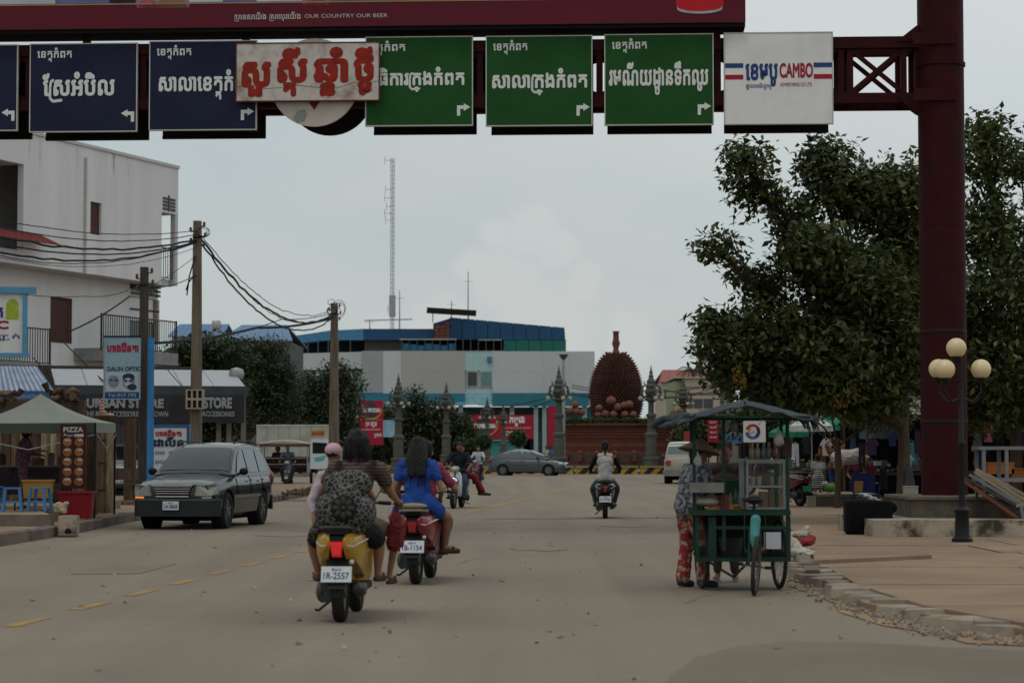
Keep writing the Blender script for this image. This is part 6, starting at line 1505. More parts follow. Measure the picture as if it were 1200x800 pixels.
# ================================================================ SCOOTERS
seatm = M('seat_vinyl',(.014,.013,.013),.6,.2,5); engm = M('engine_grey',(.035,.034,.033),.55,.3,8,metal=.3); exm = M('exhaust_dark',(.05,.048,.045),.4,.2,metal=.6)
mirrorm = M('mirror_glass',(.75,.78,.8),.03,0,metal=1)
def scooter(label,loc,rz,paintm,txt,lit=False,front=False,plate_green=False,white_front=False,pad=None,group=None,fine=True,name='scooter'):
 t = thing(name,label,'scooter',loc,rz,group)
 for y,r in ((0,.25),(1.27,.26)):
  q = MB(); q.lathe([(r * .66,-.045),(r * .93,-.052),(r,-.03),(r * 1.01,0),(r,.03),(r * .93,.052),(r * .66,.045)],(0,y,r),30,axis=0,ring=True); o = q.build('rear_wheel' if y == 0 else 'front_wheel',rubber,t,40)
  q = MB(); q.lathe([(r * .67,-.035),(r * .6,-.03),(r * .6,.03),(r * .67,.035)],(0,y,r),20,axis=0); q.lathe([(.05,-.05),(.05,.05)],(0,y,r),10,axis=0)
  for k in range(5): a = 2 * PI * k / 5; q.bar((0,y + .04 * math.cos(a),r + .04 * math.sin(a)),(0,y + r * .62 * math.cos(a),r + r * .62 * math.sin(a)),.03,.03)
  q.build('rim',greyrim,o,40)
 # engine, swing arm, belt case, exhaust, stand, shock
 q = MB(); q.obox((-.11,.1,.27),(.09,.46,.17),(.05,0,0)); q.ell((-.15,.0,.26),(.06,.14,.10),12,8); q.ell((-.12,.33,.29),(.08,.14,.11),12,8); q.build('engine_case',engm,t,40)
 q = MB(); q.tube([(.10,.42,.22),(.14,.25,.2),(.155,.1,.24)],.018,8); q.tube([(.155,.16,.24),(.165,.02,.265),(.17,-.24,.30),(.17,-.27,.302)],[.045,.06,.056,.03],12); q.build('exhaust',exm,t,50)
 q = MB(); q.obox((.215,-.06,.30),(.012,.22,.07),(-.1,0,0)); q.build('heat_shield',M('shield_silver',(.15,.145,.14),.4,metal=.5),t)
 q = MB(); q.tube([(-.13,.02,.3),(-.12,.1,.6)],.022,8)
 for k in range(7): q.lathe([(.034,.34 + k * .033),(.034,.35 + k * .033)],(-.13 + .005 * k * .3,.03 + k * .01,0),8)
 q.build('shock_absorber',engm,t,40)
 q = MB(); q.tube([(-.12,.3,.16),(-.2,.1,.09),(-.22,.05,.1)],.011,6); q.build('stand',black,t,50)
 # rear mudguard and plate
 q = MB(); q.hexa([(-.075,-.34,.30),(.075,-.34,.30),(.075,-.33,.30),(-.075,-.33,.30),(-.10,-.20,.58),(.10,-.20,.58),(.10,-.12,.60),(-.10,-.12,.60)]); q.lathe([(.275,-.055),(.29,-.05),(.29,.05),(.275,.055)],(0,0,.25),24,axis=0) if False else None
 q.build('rear_mudguard',black,t)
 q = MB(); pts = []; n = 9
 rings = [[(x,-.285 * math.cos(a),.25 + .285 * math.sin(a)) for x in (-.06,.06)] + [(x,-.275 * math.cos(a),.25 + .275 * math.sin(a)) for x in (.06,-.06)] for a in [R(-5 + 16 * k) for k in range(n)]]
 q.loft(rings); q.build('tyre_hugger',black,t,40)
 pl = plate(t,0,-.345,.355,txt,.255,.135,rot=(R(-18),0,0)) if not plate_green else MB().box(-.12,.12,-.36,-.35,.36,.49).build('number_plate',M('green_plate',(.05,.30,.24),.5),t)
 q = MB(); q.ell((.12,-.25,.52),(.022,.02,.022),10,7); q.build('reflector',M('bulb_glass',(.6,.55,.45),.2),t,60)
 # tail: centre unit, lamp, two side cowls
 q = MB(); q.loft([[(x * w_,y,z0 + (z1 - z0) * zz_) for x,zz_ in ((-.6,0),(.6,0),(1,.5),(.8,1),(-.8,1),(-1,.5))] for y,w_,z0,z1 in ((-.33,.06,.60,.70),(-.28,.085,.56,.73),(-.1,.12,.50,.745),(.3,.14,.42,.74))]); q.build('tail_centre',black,t,40)
 q = MB(); q.loft([[(x * w_,y,z) for x,z in ((-1,z1),(1,z1),(.55,z0),(-.55,z0))] for y,w_,z0,z1 in ((-.352,.05,.585,.675),(-.335,.062,.57,.69),(-.29,.07,.56,.70))]); q.build('tail_light',redlit if lit else redlens,t,40)
 for s_ in (1,-1):
  rings = []
  for y,xi,xo,z0,z1 in ((-.35,.055,.085,.66,.715),(-.27,.07,.145,.56,.75),(-.12,.08,.195,.49,.765),(.1,.08,.215,.42,.765),(.35,.08,.205,.36,.745),(.58,.06,.16,.33,.72),(.66,.05,.12,.34,.68)):
   zm = (z0 + z1) / 2; rings.append([(s_ * xi,y,z0),(s_ * (xo * .82),y,z0 + .01),(s_ * xo * .97,y,zm - .04),(s_ * xo,y,zm + .05),(s_ * (xo * .93),y,z1 - .03),(s_ * (xo * .7),y,z1),(s_ * xi,y,z1 - .005)])
  q = MB(); q.loft(rings); q.build('side_cowl',paintm,t,40)
  q = MB(); q.tube([(s_ * .078,-.345,.665),(s_ * .13,-.285,.65),(s_ * .185,-.14,.68),(s_ * .218,.1,.70),(s_ * .2,.4,.69)],[.006,.009,.009,.007,.005],6); q.build('white_decal',M('decal_white',(.5,.5,.5),.4),t,60)
 q = MB(); q.loft([[(x * w_,y,z0 + (z1 - z0) * f) for x,f in ((-1,0),(1,0),(1.04,.5),(.82,.9),(0,1.06),(-.82,.9),(-1.04,.5))] for y,w_,z0,z1 in ((-.24,.09,.75,.79),(-.16,.13,.745,.83),(.1,.14,.74,.83),(.3,.13,.73,.80),(.6,.09,.70,.76))]); q.build('seat',seatm,t,50)
 q = MB(); q.tube([(-.12,.05,.80),(-.15,-.2,.80),(-.09,-.33,.81),(.09,-.33,.81),(.15,-.2,.80),(.12,.05,.80)],.014,8); q.build('grab_rail',pad or engm,t,50)
 if pad: q = MB(); q.ell((0,-.27,.855),(.16,.08,.035),14,8); q.build('back_pad',pad,t,60)
 # floor, leg shield, steering
 q = MB(); q.box(-.17,.17,.5,1.0,.24,.30); q.build('footboard',black,t)
 q = MB(); q.loft([[(-w_,y,z),(-w_ * .6,y + .05,z),(0,y + .075,z),(w_ * .6,y + .05,z),(w_,y,z),(w_ * .6,y + .02,z),(0,y + .04,z),(-w_ * .6,y + .02,z)] for y,w_,z in ((.92,.13,.24),(.98,.17,.36),(1.0,.18,.6),(.98,.17,.82),(.94,.11,.93))]); q.build('leg_shield',M('leg_white',(.5,.5,.5),.4) if white_front else paintm,t,50)
 q = MB(); q.tube([(0,1.0,.9),(0,1.16,.5),(0,1.2,.4)],.03,8)
 for s_ in (1,-1): q.tube([(s_ * .075,1.14,.55),(s_ * .075,1.27,.26)],.016,8)
 q.build('fork',engm,t,50)
 q = MB(); rings = [[(x,1.27 + .285 * math.cos(a),.26 + .285 * math.sin(a)) for x in (-.06,.06)] + [(x,1.27 + .27 * math.cos(a),.26 + .27 * math.sin(a)) for x in (.06,-.06)] for a in [R(20 + 16 * k) for k in range(9)]]; q.loft(rings); q.build('front_mudguard',paintm,t,40)
 q = MB(); q.tube([(-.34,.83,.985),(-.2,.90,.99),(-.08,.98,.97),(.08,.98,.97),(.2,.90,.99),(.34,.83,.985)],.012,8); q.build('handlebar',engm,t,50)
 for s_ in (1,-1):
  q = MB(); q.tube([(s_ * .24,.885,.99),(s_ * .35,.825,.985)],.018,8); q.build('grip',black,t,50)
  q = MB(); q.tube([(s_ * .2,.9,1.0),(s_ * .24,.92,1.08),(s_ * .28,.92,1.10)],.006,6); q.ell((s_ * .305,.92,1.11),(.062,.022,.045),14,8); o = q.build('mirror',black,t,60)
  q = MB(); q.ell((s_ * .305,.895,1.11),(.052,.008,.036),14,8); q.build('mirror_glass',mirrorm,o,60)
 q = MB(); q.ell((0,.99,1.0),(.12,.08,.07),14,10); q.build('handlebar_cowl',paintm,t,60)
 q = MB(); q.ell((0,1.06,.99),(.085,.03,.045),14,8) if not front else q.ell((0,1.05,.98),(.10,.04,.06),14,8); q.build('headlight',lampglass,t,60)
 q = MB(); q.box(-.10,.10,1.07,1.08,.58,.70) if front else q.box(-.03,.03,1.08,1.085,.6,.66); q.build('front_badge',M('badge_grey',(.25,.24,.23),.5),t)
 return t
yellowp = M('scooter_yellow',(.40,.215,.010),.3,.06,coat=.4); redpnt = M('scooter_red',(.20,.010,.014),.25,.08,coat=.4); blackp = M('scooter_black',(.014,.014,.015),.25,.1,coat=.4); silverp = M('scooter_silver',(.2,.2,.2),.3,.1,coat=.3); maroonp = M('scooter_maroon',(.10,.012,.018),.3,.1,coat=.4)
d1 = 18.95; X1_ = gx(400,d1); rz1 = R(-2)
scooter('yellow scooter with lit red tail light carrying a woman with a grey backpack',(X1_,d1,0),rz1,yellowp,'1R-2557',lit=True)
d2_ = 24.3; X2_ = gx(488,d2_); rz2 = R(-5)
scooter('red scooter with beige back pad carrying a woman in a blue dress',(X2_,d2_,0),rz2,redpnt,'1B-1154',pad=M('pad_beige',(.23,.19,.14),.7))
d3_ = 47.8; X3_ = gx(709,d3_)
scooter('dark scooter ridden away by a person in a white vest, towards the durian',(X3_,d3_,0),R(-2),blackp,'1F 7732')
d4_ = 57.2; X4_ = gx(541,d4_)
scooter('silver fronted motor scooter coming towards the camera behind the blue dress',(X4_,d4_,0),R(172),silverp,'1C 4410',front=True,white_front=True)
d5_ = 98; X5_ = gx(562,d5_)
scooter('far dark scooter left of the slate grey hatchback',(X5_,d5_,0),R(170),maroonp,'1D 9016',front=True)
d6_ = 88; X6_ = gx(338,d6_)
scooter('dark scooter pulling a canopied trailer at the far left kerb',(X6_,d6_,.0),R(183),blackp,'1G 3081',front=True)
d7_ = 53.5; X7_ = gx(937,d7_)
scooter('parked maroon scooter with green plate beside the market stalls',(X7_,d7_,.12),R(22),maroonp,'',plate_green=True)
# ---- passenger trailer
t = thing('passenger_trailer','two wheeled passenger trailer with cream canopy behind the far left scooter','trailer',(gx(335,92.5),92.5,0),R(3)); s_ = 92.5 / FPX
cr = M('canopy_cream',(.42,.37,.30),.8,.1,2)
zt = gz(520,92.5); hx = 1.05
q = MB(); q.loft([[(-hx,y,zt + z),(-hx * .5,y,zt + z + .10),(0,y,zt + z + .13),(hx * .5,y,zt + z + .10),(hx,y,zt + z),(0,y,zt + z + .08)] for y,z in ((-1.1,0),(0,.04),(1.3,0))]); q.build('canopy',cr,t,50)
MB().box(-hx,hx,-1.12,-1.09,zt - .12,zt + .01).build('valance',M('valance_maroon',(.12,.05,.04),.8),t)
for x in (-.95,.95):
 for y in (-1.0,1.2): MB().box(x - .025,x + .025,y - .025,y + .025,.5,zt + .0).build('canopy_post',alu,t)
for q_ in ((-.95,.95,.9,1.25,.55,.62),(-.95,.95,-.3,.1,.75,.83),(-.95,.95,1.18,1.25,.62,1.2)): MB().box(*q_).build('bench',M('trailer_seat',(.08,.03,.03),.7),t)
MB().box(-.97,.97,-1.05,1.25,.42,.5).build('floor',M('trailer_grey',(.22,.22,.2),.7),t)
for x in (-.98,.96): MB().box(x,x + .02,-1.0,1.2,.5,.95).build('side_panel',M('trailer_panel',(.25,.25,.23),.6),t)
for x in (-1.06,1.06): q = MB(); q.lathe([(.2,-.05),(.3,-.05),(.3,.05),(.2,.05)],(x,.2,.3),18,axis=0,ring=True); o = q.build('wheel',rubber,t,40); q = MB(); q.lathe([(.2,-.02),(.04,.02)],(x,.2,.3),12,axis=0); q.build('rim',greyrim,o)
MB().bar((0,-1.0,.46),(0,-3.3,.55),.06).build('tow_bar',black,t)
for z in (.9,1.15): MB().bar((-.95,-1.02,z),(.95,-1.02,z),.03).build('front_rail',alu,t)
# ================================================================ PEOPLE
skin_t = M('skin_tan',(.25,.125,.07),.6,.08,9,spec=.3); skin_d = M('skin_brown',(.15,.075,.045),.6,.1,9,spec=.3)
hairm = M('hair_black',(.009,.007,.007),.5,.5,30,bump=.6,bscale=30,stretch=(5,5,.6),spec=.2); eyem = M('eye_dark',(.02,.015,.012),.2); lipm = M('lip',(.20,.06,.05),.6)
def clothm(n,c,**k): return M('cloth_' + n,c,.9,.22,6,bump=1.0,bscale=7,**k)
V3 = Vector
def person(label,loc,rz,J,wear,hair='short',sk=None,voxel=.013,group=None,k=1.0,look=(0,1,0),fem=False,name='person',fingers=True):
 """J: joints in local metres, facing +y. wear: list of (name, kind, material, options)"""
 sk = sk or skin_t; t = thing(name,label,'person',loc,rz,group)
 J = {a: V3(b) for a,b in J.items()}
 L_ = lambda a,b,f: J[a].lerp(J[b],f)
 hd = J['head']; lk = V3(look).normalized(); upv = V3((0,0,1)); sd = lk.cross(upv).normalized(); upv = sd.cross(lk).normalized()
 Hq = Matrix((sd,lk,upv)).transposed()
 H_ = lambda x,y,z: hd + (sd * x + lk * y + upv * z) * k
 er = Hq.to_euler()
 shw = .052 if fem else .06
 b = MB()
 b.caps(L_('hipL','hipR',.18),L_('hipL','hipR',.82),.105 * k)
 b.caps(J['pel'] + V3((0,0,.03)),J['chest'] - V3((0,0,.04)),.105 * k,.115 * k)
 cs = (J['shR'] - J['shL']).normalized() * .06 * k
 b.caps(J['chest'] - cs,J['chest'] + cs,.108 * k); b.caps(J['shL'],J['shR'],shw * k)
 b.caps(L_('shL','shR',.5),J['neck'] + V3((0,0,.02)),.058 * k,.048 * k); b.caps(J['neck'],hd - upv * .03 * k,.050 * k)
 b.ell(H_(0,-.005,.02),(.076 * k,.095 * k,.105 * k),14,10,rot=er); b.ell(H_(0,.03,-.055),(.056 * k,.062 * k,.062 * k),12,8,rot=er)
 b.ell(H_(0,.092,-.01),(.013 * k,.018 * k,.026 * k),8,6,rot=er)
 for s_ in (-1,1): b.ell(H_(s_ * .078,-.005,-.01),(.012 * k,.02 * k,.032 * k),8,6,rot=er); b.ell(H_(s_ * .036,.072,-.028),(.022 * k,.02 * k,.02 * k),8,6,rot=er)
 for s in 'LR':
  b.caps(J['sh' + s],J['el' + s],.047 * k,.038 * k); b.caps(J['el' + s],J['ha' + s],.037 * k,.025 * k)
  b.caps(J['hip' + s],J['kn' + s],.080 * k,.053 * k); b.caps(J['kn' + s],L_('kn' + s,'an' + s,.35),.052 * k,.053 * k); b.caps(L_('kn' + s,'an' + s,.35),J['an' + s],.053 * k,.032 * k)
  b.caps(J['an' + s] + V3((0,0,-.02)),J['to' + s],.034 * k,.026 * k)
  # hand: palm, four fingers of different length with a knuckle bend, thumb from the side
  w_ = J['ha' + s]; d = (w_ - J['el' + s]).normalized(); u,v = perp(d); sgn = 1 if s == 'R' else -1
  side = V3((1,0,0)) - d * d.x; side = side.normalized() if side.length > .2 else u; nrm = d.cross(side).normalized(); dn = nrm if nrm.z < 0 else -nrm
  pc = w_ + d * .05 * k; b.caps(w_ + d * .02 * k - side * .015 * k,pc - side * .026 * k,.018 * k,.017 * k); b.caps(w_ + d * .02 * k + side * .015 * k,pc + side * .026 * k,.018 * k,.017 * k); b.caps(w_,pc,.020 * k)
  if fingers:
   for i,(o,ln) in enumerate(((-.031,.030),(-.011,.037),(.010,.034),(.030,.026))):
    p0 = w_ + d * .075 * k + side * o * k; p1 = p0 + (d * .8 + dn * .45).normalized() * ln * k; p2 = p1 + (d * .25 + dn * .95).normalized() * ln * .85 * k
    b.caps(p0,p1,.0095 * k,.0088 * k,n=6); b.caps(p1,p2,.0088 * k,.0075 * k,n=6)
   ts = -sgn; q0 = w_ + d * .03 * k + side * ts * .03 * k; q1 = q0 + (d * .6 + side * ts * .7 + dn * .3).normalized() * .032 * k; b.caps(q0,q1,.012 * k,.010 * k,n=6); b.caps(q1,q1 + (d * .8 + dn * .5) * .026 * k,.010 * k,.008 * k,n=6)
 body = remesh(b,'body',sk,t,min(voxel,.011 if voxel < .014 else voxel),3,.4)
 for s_ in (-1,1): q = MB(); q.ell(H_(s_ * .031,.083,.012),(.011 * k,.006 * k,.006 * k),8,6,rot=er); q.build('eye',eyem,t,60)
 for s_ in (-1,1): q = MB(); q.ell(H_(s_ * .031,.084,.035),(.018 * k,.006 * k,.004 * k),8,5,rot=er); q.build('eyebrow',hairm,t,60)
 q = MB(); q.ell(H_(0,.086,-.062),(.022 * k,.008 * k,.007 * k),8,6,rot=er); q.build('mouth',lipm,t,60)
 h = MB()
 if hair in ('short','bob','long','tail'):
  h.ell(H_(0,-.018,.045),(.086 * k,.100 * k,.100 * k),14,10,rot=er); h.ell(H_(0,-.04,.0),(.082 * k,.075 * k,.085 * k),14,10,rot=er)
  for i in range(9): a = i * .7; h.ell(H_(.06 * math.cos(a),-.01 + .07 * math.sin(a),.085 + .02 * math.sin(i * 2)),.03 * k,8,6)
 if hair == 'bob':
  for i in range(15): a = PI * (.93 + 1.14 * i / 14); h.caps(H_(.080 * math.cos(a),.085 * math.sin(a) - .01,.05),H_(.088 * math.cos(a),.092 * math.sin(a) - .01,-.07 - .016 * (i % 3)),.03 * k,.018 * k)
  h.ell(H_(0,-.05,-.01),(.09 * k,.07 * k,.095 * k),14,10,rot=er)
 if hair == 'long':
  for i in range(11):
   a = PI * (1.0 + 1.0 * i / 10); x0 = .078 * math.cos(a); y0 = .085 * math.sin(a) - .01
   p0 = H_(x0,y0,.03); p1 = V3(J['neck']) + V3((.095 * math.cos(a) * k,-.11 * k,-.02)); p2 = V3(J['chest']) + V3((.085 * math.cos(a) * k + .01 * math.sin(i * 3),-.16 * k,.02 - .05 * abs(math.sin(i * 1.3))))
   h.caps(p0,p1,.034 * k,.036 * k); h.caps(p1,p2,.036 * k,.016 * k)
 if hair == 'tail':
  h.caps(H_(0,-.11,.0),H_(0,-.13,-.16),.035 * k,.02 * k)
 if hair == 'cap':
  h.ell(H_(0,-.02,.02),(.083 * k,.096 * k,.08 * k),12,8,rot=er)
 if h.v: remesh(h,'hair',hairm,t,max(voxel * .9,.011),2,.4,fold=.0025,freq=38)
 if hair in ('bob','long') and voxel < .014: # loose strands round the silhouette
  q = MB(); rs = random.Random(5)
  for i in range(70):
   a = PI * (.9 + 1.2 * rs.random()); l_ = (.16 if hair == 'bob' else .42) * rs.uniform(.8,1.15) * k; p = H_(.098 * math.cos(a),.10 * math.sin(a) - .012,.05 * rs.random()); o_ = V3((rs.uniform(-.03,.03),rs.uniform(-.04,.01),-l_))
   q.tube([p,p + o_ * .5 + V3((.012 * math.cos(a),-.05 * (hair == 'long'),0)),p + o_ + V3((0,-.07 * (hair == 'long'),0))],[.005,.005,.002],4)
  stuff(q.build('loose_strands',hairm,t))
 if hair == 'cap':
  cm = M('cap_pink',(.50,.28,.33),.8,.1,10); q = MB(); q.ell(H_(0,-.01,.05),(.094 * k,.11 * k,.085 * k),16,12,rot=er); q.build('cap_crown',cm,t,60)
  q = MB(); q.ell(H_(0,.10,.045),(.075 * k,.075 * k,.012 * k),14,6,rot=er); q.build('cap_peak',cm,t,60)
 for nm,kind,m,o in wear:
  c = MB(); r = o.get('r',0)
  if kind == 'top':
   e = .016 + r
   c.caps(J['pel'] + V3((0,0,o.get('low',.0))),J['chest'],(.138 + r) * k,(.132 + r) * k); c.caps(J['pel'].lerp(J['chest'],.5) - cs * .5,J['pel'].lerp(J['chest'],.5) + cs * .5,(.125 + r) * k); c.caps(J['chest'] - cs,J['chest'] + cs,(.116 + r) * k); c.caps(L_('hipL','hipR',.15) + V3((0,0,.03)),L_('hipL','hipR',.85) + V3((0,0,.03)),(.118 + r) * k)
   wsh = 1 if o.get('sleeve',.55) > 0 else .80; c.caps(L_('shL','shR',1 - wsh),L_('shL','shR',wsh),(shw + e - (.012 if wsh < 1 else 0)) * k); c.caps(L_('shL','shR',.5),J['neck'] - V3((0,0,.035)),(.07 + r * .5) * k)
   sl = o.get('sleeve',.55)
   for s in 'LR':
    if sl > 0: c.caps(J['sh' + s],L_('sh' + s,'el' + s,min(1,sl)),(.047 + e) * k,(.046 + e) * k)
    if sl > 1: c.caps(J['el' + s],L_('el' + s,'ha' + s,sl - 1),(.040 + e) * k,(.028 + e) * k)
   if o.get('hem'): # loose hem over the hips
    for s in 'LR': c.caps(J['hip' + s] + V3((0,0,.02)),L_('hip' + s,'kn' + s,o['hem']),(.098 + r) * k,(.085 + r) * k)
  elif kind == 'sleeves':
   for s in 'LR': c = MB() if s == 'R' and not remesh(c,nm,m,t,voxel,2) else c; c.caps(J['sh' + s],J['el' + s],.062 * k,.052 * k); c.caps(J['el' + s],L_('el' + s,'ha' + s,.95),.051 * k,.036 * k)
  elif kind == 'legs':
   to = o.get('to',1.9); e = .012 + r
   c.caps(L_('hipL','hipR',.15),L_('hipL','hipR',.85),(.112 + r) * k)
   for s in 'LR':
    c.caps(J['hip' + s],L_('hip' + s,'kn' + s,min(1,to)),(.082 + e) * k,(.054 + e + (.01 if to < 1.1 else 0)) * k)
    if to > 1: c.caps(J['kn' + s],L_('kn' + s,'an' + s,to - 1),(.056 + e) * k,(.042 + e + o.get('flare',0)) * k)
  elif kind == 'skirt':
   for s in 'LR': c.caps(J['hip' + s],L_('hip' + s,'kn' + s,o.get('to',.9)),(.10 + r) * k,(.085 + r) * k)
   c.caps(L_('hip' + 'L','knL',.3),L_('hipR','knR',.3),(.10 + r) * k); c.caps(L_('hipL','knL',.7),L_('hipR','knR',.7),(.085 + r) * k); c.caps(J['hipL'],J['hipR'],(.118 + r) * k)
   c.caps(J['pel'],J['pel'] + V3((0,0,.12)),(.12 + r) * k)
  elif kind == 'shoes':
   for s in 'LR':
    c = MB(); ft = (J['to' + s] - J['an' + s]); ft.z = 0; ft.normalize()
    if o.get('sandal'):
     z = -.055; a_ = J['an' + s] + V3((0,0,z)) - ft * .05; b_ = J['to' + s] + V3((0,0,-.03)) + ft * .03; b_.z = a_.z = min(a_.z,b_.z); c.caps(a_,b_,.028 * k,.034 * k); q = J['an' + s].lerp(J['to' + s],.65); pr = ft.cross(V3((0,0,1))); c.caps(q - pr * .03 + V3((0,0,.0)),q + pr * .03,.016)
    else: c.caps(J['an' + s] + V3((0,0,-.025)) - ft * .03,J['to' + s],.046 * k,.038 * k); c.caps(J['an' + s],J['an' + s] + V3((0,0,-.03)),.044 * k)
    remesh(c,nm,m,t,max(voxel,.012),2)
   continue
  elif kind == 'apron':
   c.caps(J['pel'] + V3((0,.05,.0)),J['chest'] + V3((0,.05,-.12)),.13 * k,.10 * k); c.caps(L_('hipL','hipR',.1) + V3((0,.04,-.05)),L_('hipL','hipR',.9) + V3((0,.04,-.05)),.115 * k)
  remesh(c,nm,m,t,voxel,3,fold=.0035 if voxel < .015 else .004,freq=11)
 return t
def ride(seat=.80,y=.1,lean=.05,sh=.19,hands=(.30,.80,1.0),feet=(.17,.62,.33),knee=(.24,.52,.68),H=.60,head_fwd=.03,ft=.12,k=1.0,hip=.10):
 """seated on a scooter, facing +y; y = seat position"""
 p = V3((0,y,seat + .08)); ch = p + V3((0,lean * .7,.36 * k)); nk = p + V3((0,lean,.53 * k)); J = dict(pel=p,chest=ch,neck=nk + V3((0,0,.02)),head=nk + V3((0,head_fwd,.155 * k)))
 for s,g in (('L',-1),('R',1)):
  J['sh' + s] = nk + V3((g * sh * k,-.01,-.055 * k)); ha = V3((g * hands[0],hands[1],hands[2])); J['ha' + s] = ha
  J['el' + s] = J['sh' + s].lerp(ha,.48) + V3((g * .07,-.03,-.09 * k))
  J['hip' + s] = p + V3((g * hip * k,0,-.03)); J['kn' + s] = V3((g * knee[0],y + knee[1] - .1,knee[2])); J['an' + s] = V3((g * feet[0],y + feet[1] - .1,feet[2])); J['to' + s] = J['an' + s] + V3((g * .03,ft,-.035))
 return J
def stand(H=1.6,lean=0,arms=None,st=.09,k=None,ft=.11):
 k = k or H / 1.62; J = dict(pel=(0,0,.93 * k),chest=(0,lean * .6,1.20 * k),neck=(0,lean,1.38 * k),head=(0,lean + .03,1.52 * k))
 for s,g in (('L',-1),('R',1)):
  J['sh' + s] = (g * .165 * k,lean * .9,1.33 * k); J['hip' + s] = (g * .085 * k,0,.90 * k); J['kn' + s] = (g * st * k,.03,.49 * k); J['an' + s] = (g * st * k,-.02,.085 * k); J['to' + s] = (g * (st + .02) * k,ft * k,.035 * k)
  J['el' + s] = (g * .21 * k,lean * .8 - .02,1.07 * k); J['ha' + s] = (g * .22 * k,lean + .08,.86 * k)
 if arms: J.update(arms)
 return J
sandal = M('sandal_brown',(.05,.03,.02),.8); blk_shoe = M('shoe_black',(.015,.015,.016),.6)
# --- yellow scooter: woman driving with backpack, two children in front
J = ride(seat=.76,y=.12,lean=.06,hands=(.30,.80,1.0),feet=(.19,.46,.36),knee=(.26,.40,.66),H=.6,k=.96)
for s in 'LR': J['an' + s].z = .40; J['to' + s] = J['an' + s] + V3((.03 if s == 'R' else -.03,.11,-.03))
J['anL'].x,J['anR'].x = -.25,.27; J['toL'].x,J['toR'].x = -.28,.30; J['knR'].x = .29; J['knL'].x = -.29; J['elR'] += V3((.05,0,-.02))
knit = two('knit_stripes',(.105,.06,.05),(.022,.015,.015),'stripe',11,axis=2,dist=.8)
P_SH = V3((.10,0,0))
Jy = {a: V3(b) + (V3((.12,0,0)) if a in ('neck','head','shL','shR') else V3((.08,0,0)) if a in ('chest','elL','elR') else V3((.03,0,0)) if a in ('pel','hipL','hipR') else V3((0,0,0))) for a,b in J.items()}
Jy['haR'] = V3((.42,.80,1.0)); Jy['elR'] = V3((.40,.40,1.07))
person('woman with a dark bob driving the yellow scooter, wearing a striped top and backpack',(X1_,d1,0),rz1,Jy,[('knit_top','top',knit,dict(sleeve=.45,r=.012)),('shorts','legs',clothm('black',(.012,.012,.013)),dict(to=.80,r=.02)),('sandal','shoes',sandal,dict(sandal=1))],hair='bob',voxel=.011,fem=True)
# backpack
bpk = thing('backpack','large grey patterned backpack on the back of the yellow scooter driver','backpack',(X1_,d1,0),rz1)
def pattern_grey():
 m = M('backpack_print',(.05,.048,.045),.85,.3,5,bump=.5,bscale=12); n,l = m.node_tree.nodes,m.node_tree.links
 b = n['Principled BSDF']; t = n.new('ShaderNodeTexCoord'); v = n.new('ShaderNodeTexVoronoi'); v.feature = 'DISTANCE_TO_EDGE'; v.inputs['Scale'].default_value = 24; l.new(t.outputs['Object'],v.inputs['Vector'])
 wv = n.new('ShaderNodeTexNoise'); wv.inputs['Scale'].default_value = 30; l.new(t.outputs['Object'],wv.inputs['Vector'])
 a = n.new('ShaderNodeMath'); a.operation = 'MULTIPLY'; l.new(v.outputs['Distance'],a.inputs[0]); l.new(wv.outputs[0],a.inputs[1])
 r = n.new('ShaderNodeValToRGB'); r.color_ramp.elements[0].position = .01; r.color_ramp.elements[0].color = (.15,.145,.135,1); r.color_ramp.elements[1].position = .06; r.color_ramp.elements[1].color = (.018,.017,.017,1)
 l.new(a.outputs[0],r.inputs[0]); l.new(r.outputs[0],b.inputs['Base Color']); return m
bg_ = pattern_grey(); q = MB()
q.caps((-.06,-.10,.93),(.16,-.10,.93),.16); q.caps((-.03,-.08,1.17),(.15,-.08,1.17),.12); q.caps((-.09,-.09,.86),(.11,-.09,.84),.125); q.ell((.05,-.17,.98),(.16,.09,.2),14,10)
remesh(q,'pack_body',bg_,bpk,.012,5,fold=.004,freq=8)
q = MB(); q.ell((.05,-.25,.97),(.115,.03,.115),16,12); remesh(q,'front_pocket',M('pocket_black',(.016,.013,.013),.9,.2,8),bpk,.012,2)
q = MB()
for k in range(8):
 a = k * PI / 4; q.ell((.05 + .062 * math.cos(a),-.275,.97 + .062 * math.sin(a)),(.034,.012,.022),10,6,rot=(0,-a,0))
q.ell((.05,-.28,.97),(.022,.014,.022),10,6); stuff(q.build('flower_embroidery',M('embroidery',(.045,.042,.04),.9),bpk,60))
for s_ in (-1,1): q = MB(); q.tube([(.06 + s_ * .12,-.06,1.22),(.12 + s_ * .15,.10,1.36),(.10 + s_ * .17,.22,1.28)],.025,8,flat=.4); q.build('shoulder_strap',M('pocket_black',(.016,.013,.013),.9),bpk,60)
q = MB(); q.tube([(-.19,-.1,.80),(-.24,-.05,.74),(-.22,0,.70)],[.05,.035,.02],8); q.build('side_flap',bg_,bpk,60)
